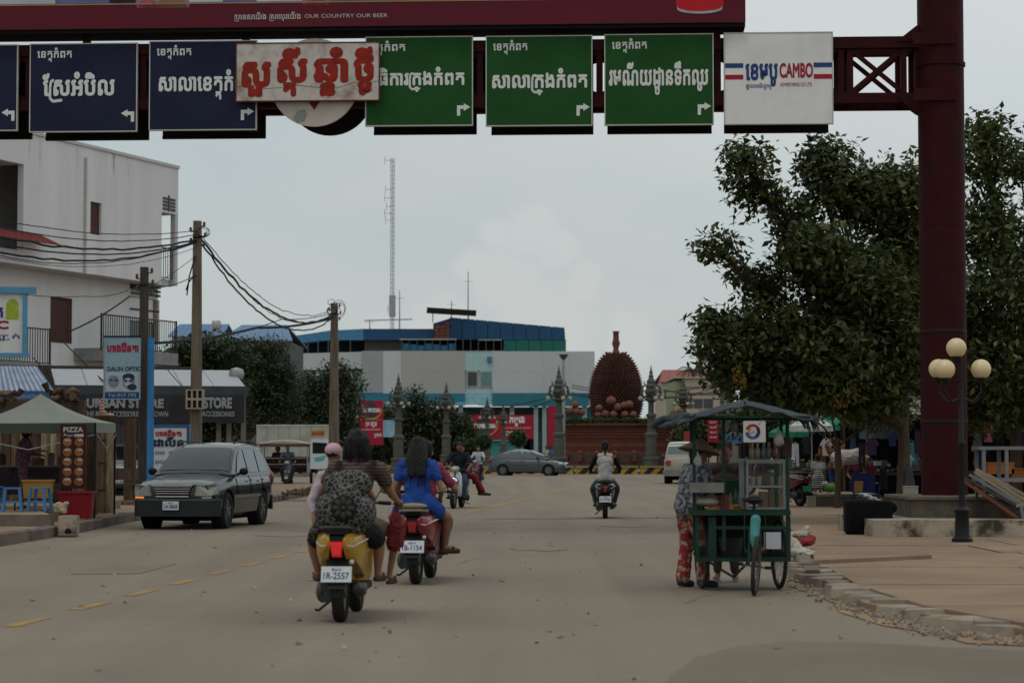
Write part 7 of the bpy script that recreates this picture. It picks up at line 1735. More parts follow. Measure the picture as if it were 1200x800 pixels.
# child with pink cap on the left
J = ride(seat=.86,y=.45,lean=.02,sh=.12,hands=(.10,.74,1.02),feet=(.14,.78,.45),knee=(.16,.80,.70),k=.72)
J = {a: V3(b) + V3((-.13 if a not in ('haL','haR') else -.10,0,0)) for a,b in J.items()}
J['haL'] = V3((-.27,.30,.95)); J['elL'] = V3((-.30,.38,1.06)); J['head'] += V3((.01,0,.04)); J['neck'] += V3((0,0,.02))
J = {a: V3(b) + V3((.0,0,-.055)) for a,b in J.items()}
person('small child in a pink and white cap leaning out left on the yellow scooter',(X1_,d1,0),rz1,J,[('pink_top','top',clothm('pale_pink',(.42,.33,.36)),dict(sleeve=1.7)),('trousers','legs',clothm('denim',(.03,.04,.07)),dict(to=1.8))],hair='cap',voxel=.012,k=.76,look=(.5,.9,0))
J = ride(seat=.80,y=.60,lean=.04,sh=.12,hands=(.18,.86,.99),feet=(.20,.66,.36),knee=(.27,.62,.74),k=.72)
for a in ('knR','anR','toR'): J[a] += V3((.12,-.1,-.02))
person('child in khaki shorts seated in front of the yellow scooter driver',(X1_,d1,0),rz1,J,[('shirt','top',clothm('brown',(.05,.03,.02)),dict(sleeve=.6)),('khaki_shorts','legs',clothm('khaki',(.14,.115,.075)),dict(to=1.15,r=.015)),('sandal','shoes',sandal,dict(sandal=1))],hair='short',voxel=.013,k=.8)
# red bag hanging between the scooters
q = MB(); q.caps((-.05,0,.10),(.05,0,.10),.10,.08); q.caps((-.04,0,.28),(.05,0,.30),.07,.06); q.ell((0,0,.2),(.13,.09,.2),12,10)
rb_ = thing('carrier_bag','red carrier bag hanging between the yellow and the red scooter','bag',(X1_ + .43,d1 + .80,.56),rz1); rb_.scale = (.62,.62,.88); remesh(q,'bag_body',M('red_plastic',(.13,.012,.016),.5,.3,6,bump=.6,bscale=8),rb_,.014,2,fold=.01,freq=10)
for s_ in (-.03,.03): q = MB(); q.tube([(s_,0,.33),(s_ * .6,0,.43),(0,0,.50)],.012,6); q.build('handle',M('red_plastic',(.13,.012,.016),.5),rb_,60)
# --- red scooter: woman in blue, driver in pink in front
bluecl = M('cloth_blue_dress',(.016,.055,.24),.85,.25,6,bump=1.0,bscale=7)
J = ride(seat=.82,y=.10,lean=.03,sh=.19,hands=(.19,.28,.96),feet=(.22,.42,.42),knee=(.31,.32,.72),k=.84,hip=.125)
J['elL'] = V3((-.27,.12,1.02)); J['elR'] = V3((.27,.12,1.02)); J['haL'] = V3((-.20,.36,.92)); J['haR'] = V3((.22,.36,.92))
J['anR'] += V3((.04,.05,-.02)); J['toR'] += V3((.12,.02,-.02)); J['anL'] += V3((-.0,.05,0))
person('woman with long dark hair in a short blue dress riding pillion on the red scooter',(X2_,d2_,0),rz2,J,[('blue_dress','top',bluecl,dict(sleeve=.5,r=.004)),('blue_skirt','legs',bluecl,dict(to=.52,r=.022)),('sandal','shoes',sandal,dict(sandal=1))],hair='long',voxel=.012,fem=True,k=.95)
J = ride(seat=.78,y=.50,lean=.05,sh=.17,hands=(.31,.84,1.0),feet=(.18,.58,.34),knee=(.24,.5,.66),k=.84)
J = {a: V3(b) + (V3((.03,0,0)) if a in ('neck','head','shL','shR','chest') else V3()) for a,b in J.items()}
J['elR'] = V3((.36,.62,1.02)); 
person('driver in a rose coloured top, mostly hidden in front on the red scooter',(X2_,d2_,0),rz2,J,[('rose_top','top',clothm('rose',(.22,.04,.07)),dict(sleeve=.7)),('trousers','legs',clothm('dark_denim',(.02,.025,.045)),dict(to=1.9)),('shoe','shoes',blk_shoe,{})],hair='short',voxel=.014)
# --- white vest rider
J = ride(seat=.78,y=.22,lean=.08,sh=.185,hands=(.31,.82,1.0),feet=(.20,.58,.30),knee=(.27,.5,.64),k=.98)
person('rider in a white vest over black sleeves going away towards the durian',(X3_,d3_,0),R(-2),J,[('white_vest','top',clothm('vest_white',(.38,.36,.35)),dict(sleeve=0,r=.014)),('black_sleeve','sleeves',clothm('black2',(.012,.012,.014)),{}),('grey_jeans','legs',clothm('grey_jeans',(.07,.085,.095)),dict(to=1.85)),('shoe','shoes',blk_shoe,{})],hair='tail',voxel=.016)
# --- riders coming towards us
J = ride(seat=.78,y=.28,lean=.06,sh=.20,hands=(.31,.82,1.0),feet=(.18,.62,.30),knee=(.22,.52,.66),k=1.0)
person('man in a dark shirt riding the silver fronted scooter towards the camera',(X4_,d4_,0),R(172),J,[('dark_shirt','top',clothm('ink_shirt',(.012,.012,.018)),dict(sleeve=.7,r=.01)),('jeans','legs',clothm('jeans',(.03,.05,.08)),dict(to=1.9)),('shoe','shoes',blk_shoe,{})],hair='short',voxel=.016,sk=skin_d)
J = ride(seat=.80,y=-.02,lean=.02,sh=.16,hands=(.15,.2,.95),feet=(.2,.4,.3),knee=(.2,.4,.7),k=.92)
for s,o in (('L',0),('R',.12)): J['kn' + s] = V3((-.38,.05 + o,.78)); J['an' + s] = V3((-.50 - o,.10 + o,.38)); J['to' + s] = V3((-.66 - o,.14 + o,.34))
person('passenger in crimson trousers sitting sideways behind the man in the dark shirt',(X4_,d4_,0),R(172),J,[('dark_top','top',clothm('plum',(.06,.02,.03)),dict(sleeve=1.5)),('crimson_trousers','legs',clothm('crimson',(.16,.015,.025)),dict(to=1.85,r=.01)),('shoe','shoes',sandal,{})],hair='short',voxel=.016,fem=True)
J = ride(seat=.78,y=.22,lean=.04,k=1.0)
person('far rider in a white shirt left of the slate grey hatchback',(X5_,d5_,0),R(170),J,[('white_shirt','top',clothm('shirt_white',(.35,.38,.42)),dict(sleeve=.7)),('trousers','legs',clothm('black3',(.015,.015,.018)),dict(to=1.9)),('shoe','shoes',blk_shoe,{})],hair='short',voxel=.022)
J = ride(seat=.78,y=.22,lean=.04,k=1.02)
person('man in a bluish grey shirt driving the scooter with the canopied trailer',(X6_,d6_,0),R(183),J,[('grey_shirt','top',clothm('shirt_slate',(.05,.06,.08)),dict(sleeve=.8)),('trousers','legs',clothm('black3',(.015,.015,.018)),dict(to=1.9)),('shoe','shoes',blk_shoe,{})],hair='short',voxel=.02,sk=skin_d)
J = ride(seat=.55,y=0,lean=0,hands=(.15,.3,.8),feet=(.12,.5,.58),knee=(.13,.45,.68),k=.95)
person('passenger in a reddish top sitting in the canopied trailer',(gx(326,93.2),93.2,.25),R(180),J,[('red_top','top',clothm('brick',(.12,.04,.04)),dict(sleeve=1.6)),('trousers','legs',clothm('black3',(.015,.015,.018)),dict(to=1.9))],hair='bob',voxel=.022,fem=True)
# ================================================================ FOOD CART
dc = 23.4; CX = gx(868,dc); cg = M('cart_green',(.010,.038,.026),.6,.3,6,dirt=(.02,.022,.016),dscale=3,damt=.7); cart = thing('food_cart','green three wheeled food cart with grey tarpaulin roof and glass cabinet','cart',(CX,dc,0),R(-3))
s_ = dc / FPX
cxx = lambda px: (px - 868) * s_
czz = lambda py: EYE + (528 - py) * s_
spk = M('spoke',(.12,.11,.10),.4,metal=.6)
def bike_wheel(par,x,y,r,yaw=0,name='wheel'):
 o = MB(); 
 rg = lambda R_,rr,n=32: [(x + 0,y + R_ * math.cos(2 * PI * k / n),r + R_ * math.sin(2 * PI * k / n)) for k in range(n + 1)]
 q = MB(); q.tube(rg(r - .022,0),.022,8,caps=False); w_ = q.build(name,M('tyre_dusty',(.035,.028,.022),.9,.2,6),par,60)
 q = MB(); q.tube(rg(r - .05,0),.012,6,caps=False); q.build('rim',spk,w_,60)
 q = MB(); q.lathe([(.025,-.05),(.035,-.045),(.018,-.02),(.018,.02),(.035,.045),(.025,.05)],(x,y,r),10,axis=0); q.build('hub',spk,w_,60)
 q = MB()
 for k in range(24): a = 2 * PI * k / 24; q.bar((x + (.04 if k % 2 else -.04),y + .03 * math.cos(a + .5),r + .03 * math.sin(a + .5)),(x,y + (r - .055) * math.cos(a),r + (r - .055) * math.sin(a)),.0035)
 stuff(q.build('spokes',spk,w_)); return w_
for px in (822,912):
 w_ = bike_wheel(cart,0,0,.37); w_.location = (cxx(px),.05,0); w_.rotation_euler = (0,0,R(8))
bw_ = thing('t','','') if 0 else None
hub = bpy.data.objects.new('rear_wheel_assembly',None)
wv = bike_wheel(cart,0,0,.31,name='driving_wheel'); wv.location = (cxx(876),-1.05,0); wv.rotation_euler = (0,R(4),R(-9))
q = MB(); q.tube([(cxx(876) - .05,-1.05,.31),(cxx(877) - .05,-.95,.62),(cxx(878),-.8,.86)],.012,8); q.tube([(cxx(876) + .06,-1.05,.31),(cxx(877) + .06,-.95,.62),(cxx(878),-.8,.86)],.012,8); q.build('seat_stays',cg,cart,50)
q = MB(); q.tube([(cxx(877),-.75,.34),(cxx(878),-.8,.92)],.018,8); q.tube([(cxx(877),-.75,.36),(cxx(872),-.3,.42)],.02,8); q.build('bike_frame',cg,cart,50)
tq = M('turquoise_cloth',(.055,.20,.19),.8,.2,5,bump=.4)
q = MB(); q.caps((cxx(876),-1.12,.55),(cxx(878),-1.05,.76),.045,.055); q.caps((cxx(876),-1.14,.50),(cxx(876),-1.12,.6),.03,.045); remesh(q,'turquoise_mudguard',tq,cart,.012,2)
q = MB(); q.ell((cxx(878),-.86,.955),(.10,.15,.04),14,8); q.ell((cxx(878),-.70,.95),(.045,.12,.03),10,8); remesh(q,'saddle',seatm,cart,.012,2)
q = MB(); q.tube([(cxx(866),-1.0,.42),(cxx(866),-1.02,.82),(cxx(889),-1.02,.82),(cxx(889),-1.0,.42)],.008,6); q.build('carrier_frame',cg,cart,50)
q = MB(); q.bar((cxx(876) - .14,-.78,.30),(cxx(876) + .16,-.78,.26),.018); q.build('pedal_axle',spk,cart)
for a in (-.14,.17): MB().box(cxx(876) + a - .045,cxx(876) + a + .045,-.82,-.74,.25 if a > 0 else .29,.28 if a > 0 else .32).build('pedal',black,cart)
# frame posts, deck, lower box
for px,y in ((812,-.35),(846,-.38),(919,-.38),(812,.55),(919,.55),(906,-.36)):
 top = czz(487) if px != 906 else czz(540); MB().box(cxx(px) - .018,cxx(px) + .018,y - .018,y + .018,.42 if px != 906 else .86,top).build('frame_post',cg,cart)
for px in (823,912): MB().box(cxx(px) - .04,cxx(px) + .04,.01,.09,.33,.45).build('axle_bracket',cg,cart)
MB().box(cxx(806),cxx(922),-.42,.6,czz(600),czz(596)).build('deck',cg,cart)
MB().box(cxx(806),cxx(922),-.44,-.42,czz(602),czz(598)).build('deck_edge',cg,cart)
MB().box(cxx(820),cxx(918),.54,.56,czz(652),czz(600)).build('rear_board',M('cart_dark',(.02,.025,.02),.9),cart)
MB().box(cxx(815),cxx(919),-.40,.56,czz(655),czz(651)).build('shelf',cg,cart)
for a,b in ((828,837),(918,922),(813,817)): MB().box(cxx(a),cxx(b),-.41,-.38,czz(655),czz(604)).build('side_board',cg,cart)
MB().box(cxx(837),cxx(918),-.40,-.38,czz(618),czz(614)).build('mid_rail',cg,cart)
MB().box(cxx(812),cxx(922),.0,.05,.35,.39).build('axle',black,cart)
q = MB(); q.bar((cxx(828),-.38,czz(655)),(cxx(856),-.5,czz(672)),.02); q.bar((cxx(856),-.5,czz(672)),(cxx(876),-.7,.36),.02); q.build('strut',black,cart); MB().bar((cxx(862),-.6,.33),(cxx(876),-.74,.33),.012).build('chain_guard',black,cart)
# glass cabinet
gl_ = M('cabinet_glass',(.12,.14,.14),.05,.02,alpha=.10,spec=.6); fm_ = M('cabinet_frame',(.16,.17,.16),.5,.2,metal=.3)
x0,x1,z0,z1 = cxx(873),cxx(915),czz(595),czz(541)
for x in (x0,x1):
 for y in (-.38,.15): MB().box(x - .012,x + .012,y - .012,y + .012,z0,z1 + (.012)).build('cabinet_post',fm_,cart)
for z in (z0 + .01,czz(569),z1):
 for y in (-.38,.15): MB().box(x0 + .013,x1 - .013,y - .010,y + .010,z - .01,z + .01).build('cabinet_rail',fm_,cart)
 for x in (x0,x1): MB().box(x - .010,x + .010,-.367,.137,z - .0095,z + .0105).build('cabinet_rail',fm_,cart)
MB().box(x0 + .014,x1 - .014,-.377,-.374,z0 + .021,czz(569) - .011).build('glass_pane',gl_,cart); MB().box(x0 + .014,x1 - .014,-.377,-.374,czz(569) + .011,z1 - .011).build('glass_pane',gl_,cart)
for x in (x0,x1): MB().box(x - .0015,x + .0015,-.36,.13,z0 + .02,z1 - .012).build('glass_pane',gl_,cart)
MB().box(x0 + .014,x1 - .014,-.36,.13,czz(569) - .004,czz(569) + .004).build('glass_shelf',gl_,cart)
MB().box(x0 - .02,x1 + .02,-.39,.17,z1 + .013,z1 + .028).build('cabinet_top',fm_,cart)
# roof tarp
tp_ = M('tarp_blue_grey',(.035,.042,.048),.7,.3,3,bump=.5,bscale=5,dirt=(.07,.075,.08),dscale=2,damt=.5)
vs = []; nx,ny = 28,10
for j in range(ny + 1):
 for i in range(nx + 1):
  u = i / nx; v = j / ny; px = 792 + (950 - 792) * u
  ridge = 469 + abs(px - 869) / 80 * (19 if px > 869 else 21) + .8 * math.sin(px * .11) * (abs(px - 869) / 80)
  x = cxx(px); y = -.75 + 1.6 * v; z = czz(ridge) - .10 * abs(v - .4) ** 2 + .005 * math.sin(i * 1.9 + j)
  if j == 0: z -= .05 + .008 * math.sin(i * 1.1)
  if i == 0: z -= .03
  if i == nx: z -= .03 + .01 * math.sin(j * 2)
  vs.append((x,y,z))
q = MB(); fs = [(j * (nx + 1) + i,j * (nx + 1) + i + 1,(j + 1) * (nx + 1) + i + 1,(j + 1) * (nx + 1) + i) for j in range(ny) for i in range(nx)]
q.add(vs,fs); q.add([(a,b,c - .012) for a,b,c in vs],[tuple(reversed(f)) for f in fs]); q.build('tarpaulin_roof',tp_,cart,60)
q = MB(); MB_l = []
q.caps((cxx(800),-.6,czz(489)),(cxx(778),-.5,czz(492)),.06,.05); q.caps((cxx(778),-.5,czz(492)),(cxx(765),-.45,czz(499)),.05,.03); q.caps((cxx(796),-.65,czz(495)),(cxx(772),-.6,czz(501)),.035,.03)
remesh(q,'tarpaulin_flap',tp_,cart,.014,3,fold=.008,freq=12)
q = MB()
for i in range(16): px = 938 + rnd.uniform(-6,14); q.tube([(cxx(px),-.7 + rnd.random() * .2,czz(490)),(cxx(px + rnd.uniform(-3,6)),-.7,czz(490 + rnd.uniform(5,22)))],[.02,.004],5)
stuff(q.build('torn_fringe',tp_,cart))
for y in (-.7,.75): MB().bar((cxx(800),y,czz(489.5)),(cxx(943),y,czz(489.5)),.022).build('roof_rail',cg,cart)
for px in (812,919): MB().bar((cxx(px),-.7,czz(488)),(cxx(px),.75,czz(488)),.022).build('roof_rail',cg,cart)
MB().bar((cxx(869),-.7,czz(489)),(cxx(869),-.7,czz(472)),.02).build('ridge_post',cg,cart)
# things standing on the cart (each its own)
def on(name,label,cat,px,py,mb,mat_,y=-.2,sm=40,group=None):
 c = Matrix.Rotation(R(-3),3,'Z') @ V3((cxx(px),y,0)) + V3((CX,dc,czz(py))); return tag(mb.build(name,mat_,None,sm,loc=c),label,cat,group)
zd = czz(596)
sty = M('styrofoam',(.22,.215,.20),.9,.12,8)
b_ = MB(); b_.box(-.17,.17,-.2,.1,.11,.21); on('steel_box','stained steel box with a round hole at the left end of the cart deck','box',826,588,b_,M('dull_steel',(.16,.155,.14),.5,.3,4,metal=.3),-.25)
b_ = MB(); b_.ell((0,0,.03),(.17,.14,.055),14,8); b_.ell((.06,.0,.07),(.08,.07,.03),10,6); b_.ell((-.08,0,.06),(.08,.07,.03),10,6); on('white_plate_stack','heap of white plates and cloth under the steel box','plates',826,590,b_,M('plate_cream',(.30,.28,.22),.8,.25,12,bump=.5),-.25,60)
b_ = MB(); b_.box(-.025,.025,-.02,.02,0,.5); b_.box(-.06,.06,-.03,.03,.5,.53); on('steel_rack','pale upright steel rack left of the cart glass cabinet','rack',868,596,b_,M('rack_steel',(.28,.32,.34),.4,.1),-.1)
b_ = MB(); b_.ell((0,0,.05),(.14,.12,.1),16,10); on('noodle_heap','brownish heap of food on the cabinet shelf','food',895,567.5,b_,M('food_brown',(.16,.11,.05),.8,.5,25,bump=.8),-.12,60)
for k,(px,h,w_) in enumerate(((893,.17,.055),(904,.18,.05),(911,.15,.03))):
 b_ = MB(); b_.lathe([(w_,0),(w_ * 1.03,h * .5),(w_,h)],n=14); on('food_tub',('left','middle','right narrow')[k] + ' tan tub on the floor of the cart cabinet','tub',px,594,b_,M('tub_tan',(.24,.14,.06),.7,.2,5),-.15,40,'tan tubs in the cart cabinet')
b_ = MB(); b_.lathe([(.06,.0),(.10,.03),(.12,.07),(.115,.07),(.09,.035),(.05,.01)],n=18); on('metal_bowl','shallow metal bowl beside the tubs in the cart cabinet','bowl',881,590,b_,alu,-.2)
for k,(px,py,r,h,c,lb) in enumerate(((835,596,.04,.16,(.25,.2,.05),'yellow jar behind the steel box on the cart'),(850,596,.035,.2,(.12,.05,.03),'brown sauce bottle in the middle of the cart deck'),(856,596,.035,.17,(.2,.17,.13),'pale jar in the middle of the cart deck'),(862,596,.03,.22,(.03,.08,.04),'green bottle beside the pale steel rack on the cart'))):
 b_ = MB(); b_.lathe([(r,0),(r,h * .65),(r * .4,h * .8),(r * .4,h)],n=12); on('jar',lb,'jar',px,py,b_,M('jar_%d' % k,c,.3,.1),.05,40,'jars on the cart deck')
b_ = MB(); b_.box(-.16,.16,-.1,.14,0,.16); on('green_crate','dark green crate on the cart behind the jars','crate',853,580,b_,M('crate_green',(.015,.07,.03),.7),.3)
b_ = MB(); b_.box(-.14,.14,-.1,.14,0,.16); on('cardboard_box','small cardboard box on the cart under the green crate','box',853,596,b_,M('cardboard',(.28,.17,.07),.9,.1),.3)
for px in (880,886,893,899,906):
 b_ = MB(); b_.ell((0,0,.07),(.03,.03,.075),10,8); b_.lathe([(.012,.13),(.012,.19)],n=6); on('drink_bottle',{880: 'leftmost',886: 'second',893: 'middle',899: 'fourth',906: 'rightmost'}[px] + ' drink bottle standing on top of the cart cabinet','bottle',px,539,b_,M('bottle_mix%d' % (px % 3),((.12,.03,.03),(.2,.16,.1),(.08,.1,.09))[px % 3],.3,.2),-.2,50,'drink bottles on top of the cart cabinet')
b_ = MB(); b_.box(-.085,.085,-.02,.02,0,.17); on('white_board','blank white tub lid fixed to the lower right of the cart','lid',901,640,b_,M('white_lid',(.42,.42,.46),.6,.06),-.43)
b_ = MB(); b_.lathe([(.10,0),(.13,.18),(.12,.2)],n=18); on('dark_pot','dark cooking pot on the lower shelf of the cart','pot',856,651,b_,M('pot_dark',(.03,.025,.02),.6),0)
b_ = MB(); b_.ell((0,0,.03),(.03,.03,.03),8,6); on('orange_fruit','small orange fruit on the lower shelf beside the white lid','fruit',890,645,b_,M('orange_skin',(.28,.09,.02),.6),-.3,60)
# more goods: hanging bags, stacked cups, bread, cloths
for k,(px,py,y,c,r,lb) in enumerate(((816,540,-.36,(.30,.28,.26),.05,'small white plastic bag tied to the left front post of the cart'),(848,528,-.36,(.22,.05,.05),.045,'small red plastic bag hanging from the middle front post of the cart'),(908,515,-.5,(.28,.27,.24),.06,'white plastic bag hanging under the cart roof at the right'),(858,500,-.3,(.10,.12,.12),.05,'grey cloth bundle hanging under the cart roof'))):
 q = MB(); q.ell((0,0,0),(r,r * .8,r * 1.3),12,8); q.caps((0,0,r),(0,0,r * 2.2),r * .35,r * .12); t = thing('hanging_bag',lb,'bag',Matrix.Rotation(R(-3),3,'Z') @ V3((cxx(px),y,0)) + V3((CX,dc,czz(py))),0,'small bags hanging on the food cart'); remesh(q,'bag_body',M('thin_bag%d' % k,c,.5,.3,12),t,.012,1,fold=.006,freq=16)
for k,(px,py) in enumerate(((880,566),(887,566),(903,566),(909,566))):
 b_ = MB(); b_.lathe([(.022,0),(.03,.09),(.028,.09),(.02,.01)],n=10); on('cup_stack',('leftmost','second','third','rightmost')[k] + ' pale cup on the middle shelf of the cart cabinet','cup',px,567.5,b_,M('cup_pale',(.28,.27,.22),.5),-.30,40,'cups on the cabinet shelf')
for k in range(5):
 b_ = MB(); b_.caps((-.07,0,0),(.07,.01,.005),.022,.018); on('bread_roll',('leftmost','second','middle','fourth','rightmost')[k] + ' bread roll on the cart deck beside the cabinet','bread',835 + k * 7,595 - (k % 2) * 3,b_,M('bread_crust',(.25,.13,.05),.8,.3,14),-.33 + .03 * k,60,'bread rolls on the cart deck')
b_ = MB(); b_.lathe([(.05,0),(.055,.14),(.05,.15)],n=14); on('sauce_tin','small red tin on the left edge of the cart deck','tin',846,596,b_,M('tin_red',(.20,.02,.02),.4,.1),-.30)
# --- vendor woman in conical hat
VX,VD = gx(806.5,23.7),23.7
J = stand(1.50,lean=.10,arms={},st=.10)
J = {a: V3(b) for a,b in J.items()}
J['elL'] = V3((-.20,.14,1.06)); J['haL'] = V3((-.10,.34,1.03)); J['elR'] = V3((.20,.14,1.06)); J['haR'] = V3((.10,.36,1.05)); J['anR'].y += .14; J['toR'].y += .16; J['knR'].y += .08
jac = two('jacket_print',(.20,.19,.20),(.03,.035,.055),'noise',22,thr=.5); flo = two('floral_red',(.36,.27,.19),(.22,.014,.014),'noise',15,thr=.47)
person('street vendor in conical hat, patterned jacket and red floral trousers beside the food cart',(VX,VD,0),R(-62),J,[('patterned_jacket','top',jac,dict(sleeve=1.9,r=.02,hem=.1)),('maroon_apron','apron',clothm('maroon',(.055,.012,.014)),{}),('floral_trousers','legs',flo,dict(to=1.93,r=.008,flare=.016)),('slipper','shoes',M('slipper_grey',(.03,.035,.05),.8),{})],hair='short',voxel=.012,fem=True,look=(0,1,-.25),sk=skin_d)
hc = Matrix.Rotation(R(-62),3,'Z') @ V3((0,.145,0)); hat = thing('conical_hat','woven straw conical hat worn by the vendor','hat',(VX + hc.x,VD + hc.y,1.50),0)
q = MB(); q.lathe([(.225,-.06),(.228,-.052),(.12,.015),(.012,.09),(.004,.09),(.10,.005),(.215,-.06)],n=28); q.build('woven_cone',M('straw',(.20,.15,.075),.85,.2,12,bump=.6,bscale=50,stretch=(1,1,6)),hat,50); hat.rotation_euler = (R(-6),R(10),0)
q = MB(); q.tube([(-.08,0,-.02),(-.07,.0,-.15),(0,.0,-.2),(.07,0,-.15),(.08,0,-.02)],.012,6); q.build('chin_scarf',clothm('maroon',(.055,.012,.014)),hat,60)
# --- helper behind the cart
J = stand(1.52,lean=.06,st=.10); J = {a: V3(b) for a,b in J.items()}; J['haL'] = V3((-.15,.3,.98)); J['haR'] = V3((.15,.3,.98))
person('second vendor in dark clothes standing behind the food cart',(gx(850,24.75),24.75,0),R(170),J,[('dark_top','top',clothm('umber',(.05,.035,.03)),dict(sleeve=1.5)),('brown_trousers','legs',clothm('brown_trousers',(.05,.035,.028)),dict(to=1.85)),('sandal','shoes',M('sandal_pink',(.25,.14,.11),.8),dict(sandal=1))],hair='short',voxel=.015,sk=skin_d)
# rubbish sack at the kerb
q = MB(); q.ell((0,.1,.10),(.12,.34,.10),14,10); q.ell((.08,-.15,.07),(.14,.22,.07),12,8); q.ell((-.02,.34,.16),(.11,.12,.12),12,8); q.ell((.16,-.3,.04),(.12,.12,.035),10,6); q.ell((-.04,-.3,.06),(.07,.12,.05),10,6)
sk_ = thing('white_sack','torn white plastic sack spilling over the kerb behind the food cart','sack',(gx(930,29.0),29.0,.08),0); remesh(q,'sack_body',M('white_sackcloth',(.34,.30,.25),.85,.3,8,bump=.9,bscale=11),sk_,.016,1,fold=.014,freq=10)
q = MB(); q.ell((.02,0,.10),(.18,.14,.07),12,8); q.ell((.12,.03,.14),(.10,.1,.05),12,8); sr = thing('red_sack','crumpled red and white sack on the pavement right of the food cart','sack',(gx(938,30.4),30.4,.12),0); remesh(q,'sack_body',M('red_sackcloth',(.24,.035,.035),.8,.3,8,bump=.8,bscale=11),sr,.014,1,fold=.012,freq=12)
q = MB(); q.ell((-.03,.05,.19),(.14,.1,.06),12,8); q.ell((.08,.06,.24),(.07,.06,.07),10,8); remesh(q,'white_fold',M('white_sackcloth',(.34,.30,.25),.85),sr,.014,1,fold=.012,freq=13)
# ================================================================ LEFT PIZZA STALL
ds_ = 42.0; S4 = ds_ / FPX
olive = M('canopy_olive',(.23,.235,.195),.75,.12,2,bump=.3,bscale=5); olive_d = M('canopy_band',(.07,.08,.062),.8,.12,2)
tz = .35
st_ = thing('stall_tent','olive green pop up tent over the pizza stall','tent',(gx(50,ds_),ds_,tz),R(4))
lx = lambda px,d=ds_: gx(px,d) - gx(50,ds_)
apex = (lx(37),1.3,gz(462,ds_ + 1.3) - tz); zE = gz(495,ds_) - tz
c4 = [(lx(-45),0,zE - .02),(lx(113),-.1,zE),(lx(118),2.6,zE + .02),(lx(-45),2.6,zE)]
for i in range(4):
 a,b = V3(c4[i]),V3(c4[(i + 1) % 4]); ap = V3(apex); n = 6; vs = []
 for r_ in range(n + 1):
  f = r_ / n
  for j in range(5): p = a.lerp(b,j / 4).lerp(ap,f); p.z -= .09 * math.sin(PI * f) * (1 if f < 1 else 0); vs.append(p)
 q = MB(); q.add(vs,[(r_ * 5 + j,r_ * 5 + j + 1,(r_ + 1) * 5 + j + 1,(r_ + 1) * 5 + j) for r_ in range(n) for j in range(4)]); q.build('roof_panel',olive,st_,60)
 q = MB(); q.hexa([a - V3((0,0,.19)),b - V3((0,0,.19)),b + (b - a).normalized().cross(V3((0,0,1))) * -.01 - V3((0,0,.19)),a - V3((0,.01,.19)),a,b,b + V3((0,.012,0)),a + V3((0,.012,0))]); q.build('valance',olive_d if i < 1 else olive,st_)
for c in c4: MB().bar((c[0] * .985,c[1],0 if c[0] < lx(76) else -.18),(c[0] * .985,c[1],zE),.04).build('tent_leg',black,st_)
for a,b in ((c4[1],c4[2]),(c4[0],c4[1])):
 a,b = V3(a),V3(b); MB().bar(a - V3((0,-.03,.22)),a.lerp(b,.5) - V3((0,-.03,.5)),.02).bar(b - V3((0,-.03,.22)),a.lerp(b,.5) - V3((0,-.03,.5)),.02).build('truss_bar',alu,st_)
# pizza banner
pz = thing('pizza_banner','dark red upright pizza banner with rows of round pizzas','banner',(gx(71,41.8),41.8,.165),R(5)); s_ = 41.8 / FPX; W = 30 * s_; z1,z0 = gz(497,41.8) - .165,gz(572,41.8) - .165
MB().box(0,W,0,.02,z0,z1).build('face_panel',M('banner_maroon',(.05,.012,.012),.6,.15),pz)
cw = M('banner_cream',(.5,.47,.42),.7)
write('PIZZA',W * .12,W * .88,z1 - .145,z1 - .05,-.003,cw,pz,bold=.04); write('ភីហ្សា',W * .12,W * .5,z1 - .235,z1 - .175,-.003,cw,pz,bold=.02); MB().box(W * .54,W * .9,-.004,-.001,z1 - .235,z1 - .18).build('price_tag',cw,pz)
pzc = [M('pizza_a',(.30,.13,.045),.7,.5,30),M('pizza_b',(.26,.085,.025),.7,.5,30)]
for r_ in range(5):
 for c in range(2):
  q = MB(); zc = z1 - .33 - r_ * .185; xc = W * (.28 + .45 * c); q.lathe([(.072,-.006),(.072,-.002)],(xc,0,zc),20,axis=1); o = q.build('printed_pizza',pzc[(r_ + c) % 2],pz)
  q = MB(); q.lathe([(.076,-.0045),(.080,-.0045),(.080,-.002),(.076,-.002)],(xc,0,zc),20,axis=1); q.build('crust',M('crust_tan',(.33,.2,.09),.7),o)
  MB().box(xc - .05 + .03 * c,xc + .06,-.009,-.0065,zc + .02,zc + .05).build('price_flash',cw,pz)
for x in (.02,W - .02): MB().box(x - .01,x + .01,.021,.04,0,z1).build('stand',black,pz)
MB().box(-.12,.02,-.01,.03,z0 - .28,z0 + .1).build('small_poster',M('poster_dark',(.04,.03,.03),.7,.5,14),pz)
# red cool box on wheels, yellow box, stools, table
rc = thing('cool_box','dark red plastic cool box in front of the pizza banner','cool box',(gx(91,41.2),41.2,.165),R(4)); s_ = 41.2 / FPX; hw = 20 * s_; h = 34 * s_
rm = M('coolbox_red',(.20,.010,.016),.5,.12,3)
q = MB(); q.loft([[(-x,-y,z),(x,-y,z),(x,y,z),(-x,y,z)] for x,y,z in ((hw * .88,.2,.04),(hw * .97,.24,h * .9),(hw * .99,.25,h * .9 + .005))]); q.build('tub',rm,rc)
MB().box(-hw * 1.03,hw * 1.03,-.265,.265,h * .92,h).build('rim',rm,rc); 
for x in (-hw * .7,hw * .7): q = MB(); q.lathe([(.04,-.02),(.04,.02)],(x,-.15,.04),12,axis=0); q.build('castor',black,rc)
yb = thing('yellow_crate','ochre yellow plastic crate on the small stall table','crate',(gx(46,41.0),41.0,gz(583,41.0)),R(3)); s_ = 41 / FPX
